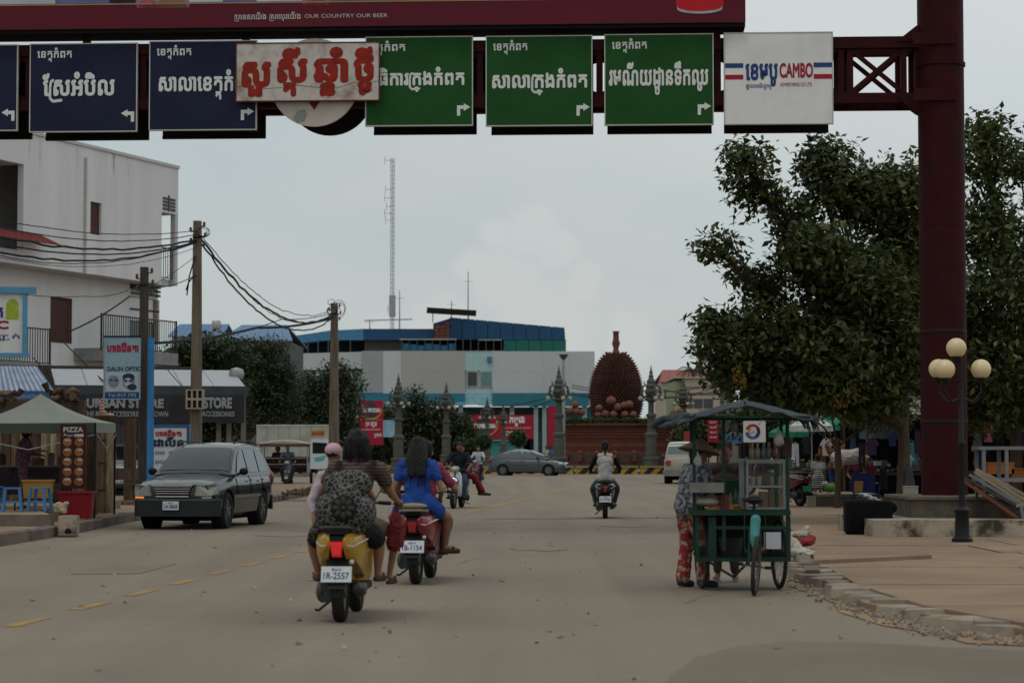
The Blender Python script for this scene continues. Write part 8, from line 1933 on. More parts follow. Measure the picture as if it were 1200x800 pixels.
q = MB(); q.loft([[(-x,-y,z),(x,-y,z),(x,y,z),(-x,y,z)] for x,y,z in ((.24,.16,0),(.26,.18,19 * s_))]); q.build('tub',M('ochre_plastic',(.34,.18,.035),.6,.12,4),yb); MB().box(-.28,.28,-.20,.20,19 * s_,21 * s_).build('rim',M('ochre_plastic',(.34,.18,.035),.6),yb)
tb = thing('stall_table','dark low folding table under the yellow crate','table',(gx(44,41.3),41.3,tz),0); zt_ = gz(584,41.3) - tz
MB().box(-.36,.36,-.35,.3,zt_ - .03,zt_ - .002).build('table_top',M('table_dark',(.04,.03,.025),.6),tb)
for x in (-.33,.33):
 for y in (-.31,.26): MB().box(x - .014,x + .014,y - .014,y + .014,0,zt_ - .03).build('leg',black,tb)
blu = M('stool_blue',(.06,.17,.36),.5,.12,4)
def stool(px,d,z,lab):
 t = thing('plastic_stool',lab,'stool',(gx(px,d),d,z),rnd.uniform(-.2,.2),'light blue plastic stools at the pizza stall')
 q = MB(); q.box(-.15,.15,-.15,.15,.41,.44); q.build('seat',blu,t)
 for a in (-1,1):
  for b in (-1,1): q = MB(); q.bar((a * .165,b * .165,0),(a * .125,b * .125,.41),.045); q.build('leg',blu,t)
 for a in (-1,1): MB().box(-.13,.13,a * .145 - .012,a * .145 + .012,.16,.20).build('cross_bar',blu,t); 
 return t
stool(16,40.2,tz,'light blue plastic stool nearest the left picture edge'); stool(48,40.3,tz,'light blue plastic stool below the yellow crate'); stool(-6,41.6,tz,'light blue plastic stool cut by the left picture edge')
q = MB(); q.ell((0,0,.1),(.1,.1,.1),12,8); q.caps((.02,0,.1),(.12,-.02,.16),.07,.05); q.caps((-.04,-.02,.05),(.08,-.04,.04),.06,.06); b = thing('plastic_bag','crumpled cream plastic bag at the pavement edge left of the red cool box','bag',(gx(71,39.2),39.2,.36)); remesh(q,'bag_body',M('bag_cream',(.36,.29,.18),.8,.25,9,bump=.9,bscale=16),b,.014,1,fold=.012,freq=14)
kb = thing('kerb_block','broken concrete gutter block with dark drain hole at the left kerb','kerb block',(gx(82,37.6),37.6,0)); s_ = 37.6 / FPX
q = MB(); q.loft([[(-.15,-.13,z * 1.0),(-.12 + .02 * z,-.16,z),(.14,-.15,z),(.16,-.1,z),(.15,.16,z),(-.14,.15,z)] for z in (0,.12,.26,.36)]); q.build('block',plaster2,kb,20)
q = MB(); q.lathe([(.055,-.17),(.06,-.15)],(.02,0,.09),14,axis=1); q.build('drain_hole',under,kb)
q = MB(); q.caps((-.12,-.17,.03),(.13,-.17,.03),.03); q.build('mortar_lump',kerb_m,kb,60)
# woman at the stall
J = stand(1.58,lean=.06); J = {a: V3(b) for a,b in J.items()}; J['elR'] = V3((.20,.14,1.08)); J['haR'] = V3((.14,.36,1.10)); J['elL'] = V3((-.2,.12,1.05)); J['haL'] = V3((-.1,.34,1.02))
person('woman in a purple patterned dress working at the pizza stall, hair tied up',(gx(27,42.6),42.6,tz),R(-75),J,[('purple_dress','top',two('purple_print',(.10,.03,.055),(.03,.015,.02),'noise',20),dict(sleeve=1.1,r=.012)),('purple_trousers','legs',MATS['purple_print'],dict(to=1.8,r=.012)),('sandal','shoes',sandal,dict(sandal=1))],hair='bob',voxel=.015,fem=True,sk=skin_d)
# things on the stall counter
ct = thing('stall_counter','cluttered stall counter with cooking gear behind the yellow crate','counter',(gx(40,43.4),43.4,tz),0)
MB().box(-.9,.75,-.25,.25,.78,.82).build('counter_top',M('counter_steel',(.12,.11,.10),.4,.2),ct)
for x in (-.85,.7):
 for y in (-.2,.2): MB().box(x - .02,x + .02,y - .02,y + .02,0,.78).build('leg',black,ct)
MB().box(-.9,.75,-.24,-.22,.25,.78).build('front_cloth',M('counter_cloth',(.03,.025,.03),.9,.4,6),ct)
for k,(x,r_,h,c,lb) in enumerate(((-.62,.10,.2,(.04,.035,.03),'dark cooking pot at the left end of the stall counter'),(.1,.13,.12,(.10,.05,.03),'brown basin in the middle of the stall counter'),(.36,.07,.22,(.12,.11,.1),'grey canister on the stall counter behind the yellow crate'),(.55,.06,.16,(.15,.05,.03),'small reddish jar beside the pizza banner'))):
 q = MB(); q.lathe([(r_ * .9,0),(r_,h * .6),(r_,h),(r_ * .5,h + .02)],n=16); tag(q.build('stall_pot',M('stall_pot%d' % k,c,.5,.2),None,40,loc=(gx(40,43.4) + x,43.35,tz + .822)),lb,'pot','pots on the pizza stall counter')
# carved wooden gate panels behind the tent
wd = [M('carved_wood_%d' % i,c,.75,.45,4,bump=.9,bscale=9,stretch=(5,5,.6),dirt=(.05,.03,.018),dscale=3,damt=.8) for i,c in enumerate(((.30,.225,.145),(.15,.095,.055),(.075,.05,.033)))]
gt = thing('carved_wood_wall','pale carved driftwood boards forming a wall behind the pizza stall','wall',(gx(-30,47),47,.165),0); s_ = 47 / FPX; rw = random.Random(3)
x = 0
while x < 148 * s_:
 w_ = rw.uniform(.14,.26); h = gz(503 + rw.uniform(-4,5),47) - .165; q = MB(); n = 9
 q.loft([[(x + w_ * .5 + (sx * w_ * .5) * (1 + .12 * math.sin(z * 5 + x * 9)),sy * .05 + .03 * math.sin(z * 4 + x * 5),z * h) for sx,sy in ((-1,-.6),(-.5,-1),(.5,-1),(1,-.6),(1,1),(-1,1))] for z in [i / n for i in range(n + 1)]]); q.build('board',rw.choice(wd),gt,40); x += w_ + .012
# driftwood roof ornaments
dw = thing('driftwood_roof','twisted brown driftwood roots piled over the wooden wall','driftwood',(gx(0,48),48,0),0)
for (pxa,pya,pxb,pyb) in ((-20,455,22,468),(0,470,26,458),(52,452,78,466),(60,468,92,456),(70,455,86,475),(5,460,16,478),(84,462,96,478),(55,462,70,458)):
 a,b = at(pxa,pya,48),at(pxb,pyb,48.3); q = MB(); pts = [a.lerp(b,k / 6) + V3((0,rw.uniform(-.1,.1),rw.uniform(-.06,.06))) for k in range(7)]; q.tube([p - V3((gx(0,48),48,0)) for p in pts],[rw.uniform(.03,.09) for _ in pts],8); q.build('root',wd[1 + rw.randint(0,1)],dw,60)
MB().box(gx(-40,48) - gx(0,48),gx(98,48) - gx(0,48),.1,.3,2.35,2.55).build('beam',wd[2],dw)
for px in (-30,30,95): MB().box(gx(px,48) - gx(0,48) - .07,gx(px,48) - gx(0,48) + .07,.1,.25,.165,2.35).build('post',wd[2],dw)
# carved totem post with the red and white figure
tp0 = thing('totem_post','tall carved wooden post with a bowl and red figure on top, beside the tent','post',(gx(124,46),46,.165),0); zt2 = gz(496,46) - .165
q = MB(); n = 12; q.loft([[((.17 + .02 * math.sin(i * 2.2)) * math.cos(a),.15 * math.sin(a),zt2 * i / n) for a in [PI / 4 + k * PI / 4 for k in range(8)]] for i in range(n + 1)]); q.build('carved_shaft',wd[1],tp0,30)
MB().box(.05,.2,-.17,-.12,0,zt2 * .98).build('pale_board',wd[0],tp0)
for z in (.25,.55,.8): q = MB(); q.lathe([(.17,zt2 * z),(.21,zt2 * z + .03),(.17,zt2 * z + .07)],n=10,squash=.8); q.build('ring',wd[2],tp0,40)
q = MB(); q.lathe([(.12,zt2),(.22,zt2 + .08),(.27,zt2 + .16),(.24,zt2 + .17),(.1,zt2 + .12)],n=14); q.build('bowl',wd[1],tp0,40)
q = MB(); q.caps((-.05,0,zt2 + .2),(-.12,0,zt2 + .42),.06,.04); q.caps((-.12,0,zt2 + .42),(-.05,0,zt2 + .55),.035,.02); q.caps((-.05,0,zt2 + .2),(.15,0,zt2 + .16),.05,.04); remesh(q,'red_figure',two('figure_stripe',(.30,.04,.03),(.35,.30,.25),'stripe',5,axis=2),tp0,.016,2)
# dark pillar, bench and clutter between tent and shop
for (px,d,w_,zt3,lab) in ((109,45,.10,505,'dark post right behind the tent corner'),(153,58,.14,490,'dark brown post under the canopy beside the shorter pole')):
 q = MB(); q.box(-w_,w_,-w_,w_,0,gz(zt3,d) - .165); q.box(-w_ * 1.5,w_ * 1.5,-w_ * 1.5,w_ * 1.5,.002 - .002,.25) if 0 else None; tag(q.build('dark_post',wd[2],None,loc=(gx(px,d),d,.165)),lab,'post')
bn = thing('wooden_bench','dark wooden bench in front of the shop, beside the carved post','bench',(gx(142,56),56,.165),0)
MB().box(-.9,.4,-.2,.2,.42,.47).build('seat',wd[2],bn)
for x in (-.8,.3):
 for y in (-.16,.16): MB().box(x - .03,x + .03,y - .03,y + .03,0,.42).build('leg',wd[2],bn)
MB().box(-.9,.4,.18,.21,.55,.85).build('backrest',wd[2],bn)
for k in range(3):
 q = MB(); q.box(-1.3,.9,-.25,.25,0,.08); tag(q.build('timber_plank',wd[2 if k else 1],None,loc=(gx(146,53 + k * .7),53 + k * .7,.165 + .0)),('nearest','middle','furthest')[k] + ' dark plank lying on the pavement in front of the wooden bench','plank','planks on the left pavement')
t = thing('flower_pot','orange flowers in a pot behind the roof of the dark green parked car','flower pot',(gx(240,55),55,.165)); q = MB(); q.lathe([(.16,0),(.22,.9),(.2,.9)],n=14); q.build('pot',M('pot_terracotta',(.17,.07,.045),.85),t,40)
q = MB(); q.caps((-.14,0,.92),(.16,0,.96),.10,.09); q.ell((0,0,1.0),(.17,.15,.08),12,8); remesh(q,'flowers',M('flower_orange',(.30,.08,.02),.8,.5,12,bump=.9,bscale=20),t,.02,1)

# ================================================================ MARKET ON THE RIGHT
fab = {}
def F(n,c): return M('fabric_' + n,c,.9,.2,5,bump=.4,bscale=7)
garcol = [F('black',(.012,.012,.014)),F('navy',(.015,.02,.06)),F('maroon',(.07,.012,.02)),F('plum',(.04,.015,.04)),F('grey',(.07,.07,.075)),F('white',(.35,.36,.38)),F('denim',(.03,.05,.10)),F('olive',(.03,.035,.015)),F('teal',(.05,.24,.24)),F('rust',(.18,.06,.02)),F('pinkish',(.30,.10,.12))]
garname = ['black','navy','maroon','plum','grey','white','denim blue','olive','turquoise','rust coloured','pinkish']
def stall(name,label,x0,x1,y0,y1,h,roofm,wallm,group='market stalls on the right',z=.118):
 t = thing(name,label,'market stall',((x0 + x1) / 2,y0,z),0,group); w = (x1 - x0) / 2; dp = y1 - y0; n = max(3,int((x1 - x0) / .8))
 for i in range(n):
  a,b = -w + 2 * w * i / n,-w + 2 * w * (i + 1) / n - .012; zz_ = .03 * math.sin(i * 2.1)
  q = MB(); q.hexa([(a,-.35,h - .12 + zz_),(b,-.35,h - .12 - zz_),(b,dp,h + .35),(a,dp,h + .35),(a,-.35,h - .10 + zz_),(b,-.35,h - .10 - zz_),(b,dp,h + .37),(a,dp,h + .37)]); q.build('roof_sheet',roofm,t)
 for x in (-w + .08,w - .08):
  for y in (.0,dp - .1): MB().box(x - .035,x + .035,y - .035,y + .035,0,h - .14 if y == 0 else h + .3).build('post',wd[2],t)
 MB().box(-w,w,dp - .05,dp,0,h + .33).build('back_cloth',wallm,t)
 MB().box(w - .03,w,.05,dp - .06,0,h - .1).build('side_cloth',wallm,t)
 MB().box(-w + .1,w - .1,.5,1.3,.72,.78).build('counter',wd[2],t)
 for x in (-w + .2,w - .2): MB().box(x - .03,x + .03,.6,.66,0,.72).build('counter_leg',wd[2],t)
 MB().box(-w + .1,w - .1,.04,.09,h - .22,h - .18).build('hanging_rail',alu,t)
 return t
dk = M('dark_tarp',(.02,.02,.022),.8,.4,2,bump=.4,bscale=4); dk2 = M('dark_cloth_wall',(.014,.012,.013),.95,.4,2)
tin2 = M('rusty_tin',(.12,.10,.09),.6,.3,2,dirt=(.10,.045,.025),damt=.7)
blt = M('blue_grey_tarp',(.11,.14,.16),.7,.2,2,bump=.4,bscale=4)
gx_ = gx
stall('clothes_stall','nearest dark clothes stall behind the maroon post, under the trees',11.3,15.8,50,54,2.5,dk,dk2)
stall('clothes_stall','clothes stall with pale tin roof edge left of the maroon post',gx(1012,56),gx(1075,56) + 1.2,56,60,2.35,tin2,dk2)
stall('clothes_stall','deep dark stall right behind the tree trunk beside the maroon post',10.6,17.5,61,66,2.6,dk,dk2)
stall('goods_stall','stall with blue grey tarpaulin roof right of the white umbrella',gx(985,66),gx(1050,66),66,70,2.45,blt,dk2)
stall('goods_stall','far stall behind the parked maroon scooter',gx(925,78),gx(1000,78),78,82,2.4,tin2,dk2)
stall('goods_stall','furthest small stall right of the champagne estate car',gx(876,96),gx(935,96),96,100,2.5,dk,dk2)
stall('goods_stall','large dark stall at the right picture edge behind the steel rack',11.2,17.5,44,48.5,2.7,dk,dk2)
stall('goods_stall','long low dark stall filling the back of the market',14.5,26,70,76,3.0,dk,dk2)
mh = thing('market_hall','long dark roofed market hall closing the back of the market','building',(0,0,0))
MB().box(13,34,104,112,0,4.2).build('wall',M('hall_wall',(.10,.08,.065),.9,.2,.4),mh)
for k in range(12): MB().hexa([(12.6 + k * 1.8,102.5,3.8),(14.37 + k * 1.8,102.5,3.8),(14.37 + k * 1.8,108,5.6),(12.6 + k * 1.8,108,5.6),(12.6 + k * 1.8,102.5,3.85),(14.37 + k * 1.8,102.5,3.85),(14.37 + k * 1.8,108,5.65),(12.6 + k * 1.8,108,5.65)]).build('roof_sheet',tin2,mh)
for k in range(9): MB().box(13.6 + k * 2.2,15.2 + k * 2.2,103.9,103.99,.1,2.6).build('shutter',M('hall_shutter',(.03,.03,.035),.7,.3),mh)
sh = thing('shophouse_row','row of dim market shophouses along the right side of the road','building',(0,0,0))
for k in range(6):
 x = 12.5 + k * .9; MB().box(x,x + 9,112 + k * 9,120.6 + k * 9,0,5 + (k % 2) * 1.2).build('wall',[M('row_tan',(.20,.15,.10),.9,.2,.4),M('row_grey',(.16,.15,.13),.9,.2,.4)][k % 2],sh); MB().box(x - .05,x,113 + k * 9,119 + k * 9,.1,2.7).build('shutter',M('hall_shutter',(.03,.03,.035),.7),sh); MB().box(x - 1.2,x + 9,111.8 + k * 9,120.5 + k * 9,3.0,3.08).build('awning',tin2,sh)
# heaps of packaged goods on the stall counters: nobody could count them
gcol = [M('goods_%d' % i,c,.7,.2) for i,c in enumerate(((.30,.28,.22),(.25,.05,.04),(.05,.12,.25),(.30,.20,.04),(.06,.18,.08),(.10,.07,.05)))]
for i,o in enumerate([o for o in bpy.data.objects if o.parent is None and o.get('category') == 'market stall']):
 rg2 = random.Random(i); q = MB(); w_ = 1.1
 for k in range(70):
  s3 = rg2.uniform(.05,.16); q.obox((rg2.uniform(-w_,w_),rg2.uniform(.5,1.2),.80 + s3 / 2 + (.14 if k % 3 == 0 else 0)),(s3,s3,s3 * rg2.uniform(.5,1.4)),(0,0,rg2.random() * 3),rg2.randint(0,5))
 for k in range(40):
  s3 = rg2.uniform(.08,.22); q.obox((rg2.uniform(-w_,w_),rg2.uniform(-.1,.35),s3 / 2 + .01),(s3,s3,s3 * rg2.uniform(.5,1.3)),(0,0,rg2.random() * 3),rg2.randint(0,5))
 t = q.build('assorted_goods',gcol,None,loc=o.location); tag(t,'heap of assorted packaged goods on the ' + o['label'].replace('nearest ',''),'goods',kind='stuff')
 t['label'] = ' '.join(t['label'].split()[:16])
# boards over the stalls
def board(name,label,px0,px1,py0,py1,d,m,post=True):
 t = thing(name,label,'sign',(gx(px0,d),d,.1)); W = gx(px1,d) - gx(px0,d); a,b = gz(py1,d) - .1,gz(py0,d) - .1
 MB().box(0,W,0,.06,a,b).build('face_panel',m,t)
 if post:
  for x in (.05,W - .05): MB().box(x - .03,x + .03,.061,.12,0,b).build('post',darksteel,t)
 return t,W,a,b
t,W,a,b = board('oil_company_sign','white sign with a red and blue swirl seen under the cart canopy',871,897,493,518,88,M('sign_paper',(.52,.50,.48),.6,.06))
cx_,cz_ = W * .42,(a + b) / 2; rr = (b - a) * .36
def arc(t,a0,a1,r0,r1,m,y=-.01,n=12):
 q = MB(); P_ = [(cx_ + rr * r1 * math.cos(R(a0 + (a1 - a0) * k / n)),cz_ + rr * r1 * math.sin(R(a0 + (a1 - a0) * k / n))) for k in range(n + 1)]; Q_ = [(cx_ + rr * (r0 + (r1 - r0) * .0) * math.cos(R(a0 + (a1 - a0) * k / n)),cz_ + rr * r0 * math.sin(R(a0 + (a1 - a0) * k / n))) for k in range(n,-1,-1)]
 q.prism(P_ + Q_,y,y + .006); q.build('swirl',m,t)
arc(t,-20,160,.66,1.0,redp); arc(t,185,330,.62,1.0,M('swirl_blue',(.02,.10,.28),.6)); arc(t,-60,40,.55,.95,M('swirl_navy',(.02,.03,.09),.6),-.018); arc(t,120,230,.35,.6,M('swirl_orange',(.40,.16,.05),.6),-.014)
q = MB(); q.prism([(cx_ - rr * .35,cz_ - rr * .3),(cx_ + rr * .3,cz_ - rr * .1),(cx_ + rr * .1,cz_ + rr * .35)],-.016,-.01); q.build('swirl_core',M('swirl_sand',(.36,.34,.24),.6),t)
t,W,a,b = board('red_banner','narrow red sign with white lettering seen under the left of the cart canopy',829,842,489,518,92,M('banner_crimson',(.26,.015,.03),.6,.15))
for k in range(4): write('ទិញលក់',W * .2,W * .8,a + (b - a) * (.15 + .2 * k),a + (b - a) * (.26 + .2 * k),-.01,white_let,t,bold=.03)
t,W,a,b = board('poster_board','colourful poster board between the red sign and the swirl sign',848,870,490,512,94,M('poster_mix',(.20,.13,.12),.7,.7,3)); MB().box(0,W,-.01,-.001,a - .25,a + .12).build('blue_strip',M('strip_blue',(.06,.15,.33),.6),t)
t,W,a,b = board('small_red_sign','tiny red and white shop sign above the champagne estate car',801,812,505,516,130,M('sign_rw',(.30,.04,.04),.6,.3,6))
# umbrellas
def umbrella(px,py,d,rpx,cols,label):
 s_ = d / FPX; t = thing('market_umbrella',label,'umbrella',(gx(px,d),d,.12)); z = gz(py,d) - .12; r = rpx * s_
 MB().tube([(0,0,0),(0,0,z)],.022,8).build('pole',alu,t)
 for k in range(8):
  a0,a1 = 2 * PI * k / 8 + .2,2 * PI * (k + 1) / 8 + .2; n = 5; vs = []
  for i in range(n + 1):
   f = i / n; zz_ = z - .42 * r * f ** 1.3; vs += [(r * f * math.cos(a0),r * f * math.sin(a0),zz_),(r * f * .97 * math.cos((a0 + a1) / 2),r * f * .97 * math.sin((a0 + a1) / 2),zz_ - .02 * f),(r * f * math.cos(a1),r * f * math.sin(a1),zz_)]
  vs += [(v[0],v[1],v[2] - .16) for v in vs[-3:]]
  q = MB(); q.add(vs,[(3 * i + j,3 * i + j + 1,3 * i + j + 4,3 * i + j + 3) for i in range(n + 1) for j in range(2)]); q.build('canopy_panel',cols[k % len(cols)],t,50)
  MB().bar((0,0,z - .03),(r * .97 * math.cos(a0),r * .97 * math.sin(a0),z - .42 * r - .02),.012).build('rib',alu,t)
gu = F('umbrella_green',(.02,.15,.085)); wu = F('umbrella_white',(.42,.42,.40))
umbrella(951,487,62,27,[wu],'white market umbrella right of the cart canopy')
umbrella(973,486,66,28,[gu],'green market umbrella just right of the white one')
umbrella(924,496,72,24,[gu],'green umbrella partly hidden behind the food cart')
umbrella(1035,494,60,30,[blt],'faded blue grey umbrella above the stalls left of the trunk')
# hanging garments
def garment(px,py,d,col_i,kind,label,wpx=13,hpx=22):
 s_ = d / FPX; w_,h = wpx * s_ / 2,hpx * s_; t = MB(); n = 6
 if kind == 'shirt': P_ = [(-w_ * .6,0),(-w_ * .25,.02),(0,-.04),(w_ * .25,.02),(w_ * .6,0),(w_ * 1.15,-h * .32),(w_ * .9,-h * .42),(w_ * .68,-h * .28),(w_ * .7,-h),(-w_ * .7,-h),(-w_ * .68,-h * .28),(-w_ * .9,-h * .42),(-w_ * 1.15,-h * .32)]
 elif kind == 'trousers': P_ = [(-w_ * .6,0),(w_ * .6,0),(w_ * .7,-h),(w_ * .15,-h),(0,-h * .3),(-w_ * .15,-h),(-w_ * .7,-h)]
 else: P_ = [(-w_ * .35,0),(w_ * .35,0),(w_ * .45,-h * .35),(w_ * 1.0,-h),(-w_ * 1.0,-h),(-w_ * .45,-h * .35)]
 t.prism(P_,-.03,.03); t.tube([(-w_ * .5,0,0),(0,0,.05),(w_ * .5,0,0)],.008,4)
 o = t.build('hanging_garment',garcol[col_i],None,loc=at(px,py,d),rot=(0,0,rnd.uniform(-.5,.5))); return tag(o,label,'clothing','clothes hanging on the market stalls')
kinds = ['shirt','trousers','dress']; rg = random.Random(4)
def whereabouts(px,py):
 c = ('between the cart and the striped dress girl' if px < 945 else 'above the person with the white sack' if px < 1000 else 'left of the tree trunk' if px < 1048 else 'between the tree trunk and the maroon post' if px < 1080 else 'right of the maroon post' if px < 1165 else 'at the right picture edge'); return c
names_ = {}
spots = [(1064,533,43,5,'shirt'),(1072,533,43.2,4,'shirt'),(1068,518,43.1,8,'dress'),(1066,546,42.8,4,'dress'),(1020,545,52,2,'shirt'),(1035,548,52,0,'trousers'),(1046,505,55,1,'shirt'),(1010,520,55,0,'trousers'),(1000,512,58,6,'dress'),(1022,515,55,3,'shirt'),(1060,500,55,1,'trousers'),(1075,505,55,3,'dress'),
 (1145,505,49.8,4,'dress'),(1158,498,49.8,10,'shirt'),(1172,500,49.8,0,'trousers'),(1186,497,49.8,7,'shirt'),(1197,505,49.8,1,'dress'),(1150,525,49.6,1,'shirt'),(1165,480,49.9,0,'dress'),(1180,478,49.9,3,'shirt'),(1193,480,49.9,9,'shirt'),(968,515,60,5,'shirt'),(990,520,62,0,'trousers'),(962,525,60,9,'dress'),(945,512,64,0,'shirt'),(932,520,66,5,'trousers'),(922,517,70,2,'shirt')]
for i,(px,py,d,ci,kd) in enumerate(spots):
 garment(px,py,d,ci,kd,'%s %s hanging %s, %s' % (garname[ci],{'shirt': 'shirt','trousers': 'pair of trousers','dress': 'dress'}[kd],'high' if py < 508 else 'low' if py > 528 else 'midway',whereabouts(px,py)),wpx=rg.uniform(11,15),hpx=(26 if kd != 'shirt' else 19) * rg.uniform(.9,1.1))
# people of the market
J = stand(1.22,lean=.0); person('girl in a black and white striped dress standing in the market',(gx(958,55),55,.12),R(10),J,[('striped_dress','top',two('bw_stripes',(.40,.39,.38),(.012,.012,.014),'stripe',6.5,axis=2),dict(sleeve=.5,r=.01)),('striped_skirt','skirt',MATS['bw_stripes'],dict(to=.75,r=.01)),('sandal','shoes',sandal,dict(sandal=1))],hair='short',voxel=.017,fem=True,k=.8,sk=skin_d)
J = stand(1.6,lean=.05); J = {a: V3(b) for a,b in J.items()}; J['elR'] = V3((.25,.05,1.5)); J['haR'] = V3((.1,.02,1.6)); J['elL'] = V3((-.25,.05,1.5)); J['haL'] = V3((-.1,.02,1.6))
person('person in blue trousers carrying a big white sack on the shoulders',(gx(977,55.5),55.5,.12),R(200),{**J,'head': J['head'] - V3((0,-.08,.1)),'neck': J['neck'] - V3((0,0,.06))},[('brown_shirt','top',F('rust',(.12,.04,.015)),dict(sleeve=.8)),('blue_trousers','legs',F('work_blue',(.02,.035,.10)),dict(to=1.85)),('sandal','shoes',sandal,dict(sandal=1))],hair='short',voxel=.017,sk=skin_d,k=.95)
q = MB(); q.caps((-.28,0,0),(.18,0,.03),.19,.21); q.caps((.18,0,.03),(.48,0,0),.18,.06); q.ell((-.25,0,-.12),(.15,.15,.2),12,8); s8 = thing('carried_sack','bulging white sack carried at shoulder height in the market','sack',(gx(994,55.3),55.3,gz(536,55.3))); remesh(q,'sack_body',M('sack_white',(.33,.31,.27),.85,.2,5,bump=.7,bscale=9),s8,.022,2,fold=.012,freq=7)
J = stand(1.62,lean=.02); person('shopper in dark clothes standing left of the tree trunk',(gx(1028,60),60,.12),R(30),J,[('dark_shirt','top',F('black',(.012,.012,.014)),dict(sleeve=.7)),('dark_trousers','legs',F('navy',(.015,.02,.06)),dict(to=1.85)),('sandal','shoes',sandal,{})],hair='short',voxel=.02,sk=skin_d)
J = ride(seat=.42,y=0,lean=.05,hands=(.15,.35,.6),feet=(.12,.5,.10),knee=(.14,.45,.50),k=1); person('stallholder sitting behind goods right of the striped dress girl',(gx(1004,58),58,.12),R(170),J,[('red_shirt','top',F('maroon',(.07,.012,.02)),dict(sleeve=.7)),('dark_trousers','legs',F('black',(.012,.012,.014)),dict(to=1.85))],hair='short',voxel=.02,sk=skin_d)
# chair, bins, boxes
def chair(px,d,rz,m,label,group=None):
 t = thing('plastic_chair',label,'chair',(gx(px,d),d,.12),rz,group)
 q = MB(); q.box(-.22,.22,-.22,.22,.42,.45); q.build('seat',m,t)
 q = MB(); q.loft([[(x,.22 + .06 * f - .10 * (x / .24) ** 2,.48 + .40 * f) for x in (-.24,-.16,-.08,0,.08,.16,.24)] + [(x,.24 + .06 * f - .10 * (x / .24) ** 2,.48 + .40 * f) for x in (.24,.16,.08,0,-.08,-.16,-.24)] for f in (0,.5,1)]); q.build('backrest',m,t,40)
 for a in (-1,1):
  MB().bar((a * .25,-.22,.43),(a * .27,-.25,0),.035).build('leg',m,t); MB().bar((a * .23,.2,.43),(a * .26,.28,0),.035).build('leg',m,t)
  q = MB(); q.tube([(a * .25,-.22,.43),(a * .27,-.2,.64),(a * .27,.0,.67),(a * .25,.22,.66)],.02,6); q.build('armrest',m,t,50)
 return t
chair(1012,45.5,R(160),M('chair_blue',(.012,.02,.08),.5,.1),'dark blue plastic armchair standing behind the black bin bag')
q = MB(); q.box(-.09,.09,-.01,.01,0,.22); tag(q.build('cardboard_piece',M('cardboard',(.28,.17,.07),.9),None,loc=(gx(1004,45.3),45.2,.62),rot=(.2,0,.2)),'upright piece of tan cardboard leaning in the blue armchair','cardboard')
bx = thing('black_bin','big black sack shaped bin with a shiny top in front of the plinth','bin',(gx(1016,35.6),35.6,.118)); q = MB(); q.loft([[(x * w_,y * w_ * .62,z) for x,y in ((-1,-.6),(-.85,-1),(.85,-1),(1,-.6),(1,.6),(.85,1),(-.85,1),(-1,.6))] for w_,z in ((.33,.0),(.37,.05),(.375,.45),(.37,.52))]); q.build('bin_body',M('bin_black',(.005,.005,.006),.8,.2,4,spec=.08),bx,30)
q = MB(); q.caps((.30,0,.40),(.38,0,.42),.12,.09); q.ell((-.2,0,.5),(.16,.2,.06),10,8); q.ell((.12,-.05,.50),(.2,.18,.05),10,8); q.build('bin_bulge',M('bin_black',(.010,.010,.012),.6),bx,60)
q = MB(); q.caps((-.12,-.02,.64),(.08,.0,.57),.035,.05); q.caps((.08,0,.57),(.2,.02,.54),.05,.03); remesh(q,'clear_plastic',M('clear_plastic',(.25,.28,.30),.25,.3,12,spec=.7,bump=.8,bscale=20),bx,.014,1,fold=.01,freq=14)
for k,(px,py,d,sz,c,lb) in enumerate(((950,596,53,(.2,.2,.24),(.30,.26,.20),'pale box at the left end of the low market platform'),(1066,590,40,(.24,.2,.3),(.32,.30,.25),'cream box behind the trunk beside the maroon post'),(1064,600,40,(.26,.2,.12),(.05,.02,.06),'purple base under the cream box beside the trunk'),(1170,555,42,(.5,.3,.2),(.26,.09,.02),'orange crate on the shelf at the right edge'),(1195,565,42,(.4,.3,.25),(.20,.07,.02),'orange crate cut by the right picture edge'))):
 q = MB(); q.box(-sz[0] / 2,sz[0] / 2,-sz[1] / 2,sz[1] / 2,0,sz[2]); q.box(-sz[0] / 2 - .01,sz[0] / 2 + .01,-sz[1] / 2 - .01,sz[1] / 2 + .01,sz[2] + .001,sz[2] + .02); tag(q.build('market_box',M('mbox%d' % k,c,.8,.15),None,loc=(gx(px,d),d,max(.12,gz(py,d)))),lb,'box')
lp_ = thing('low_platform','low concrete platform under the market goods, behind the black bin','platform',(gx(985,53.2),53.2,.118)); MB().box(-.55,.9,0,3,0,.24).build('slab',kerb_m,lp_); MB().box(-.57,.92,-.03,3.03,.242,.30).build('edge',plaster2,lp_)
pos = thing('market_post','thin grey post on the low platform left of the blue chair','post',(gx(981,53),53,.118)); MB().box(-.06,.06,-.06,.06,0,gz(525,53)).build('shaft',wd[2],pos); MB().box(-.08,.08,-.08,.08,0.001,.12).build('foot',plaster2,pos)
for k,(px,py,r,c,lb) in enumerate(((965,588,.22,(.02,.10,.28),'bright blue plastic bundle at the feet of the striped dress girl'),(972,572,.16,(.10,.22,.03),'lime green bag beside the striped dress girl'),(966,566,.10,(.30,.30,.26),'small white bag above the lime green bag'),(995,586,.18,(.25,.12,.09),'pinkish bundle right of the thin grey post'))):
 q = MB(); q.ell((0,0,r * .6),(r,r * .8,r * .65),12,8); q.caps((0,0,r),(r * .5,0,r * 1.3),r * .35,r * .2); t = thing('goods_bundle',lb,'bundle',(gx(px,54.3),54.3,gz(py + 4,54.3))); remesh(q,'bundle_body',F('bundle%d' % k,c),t,.022,2)
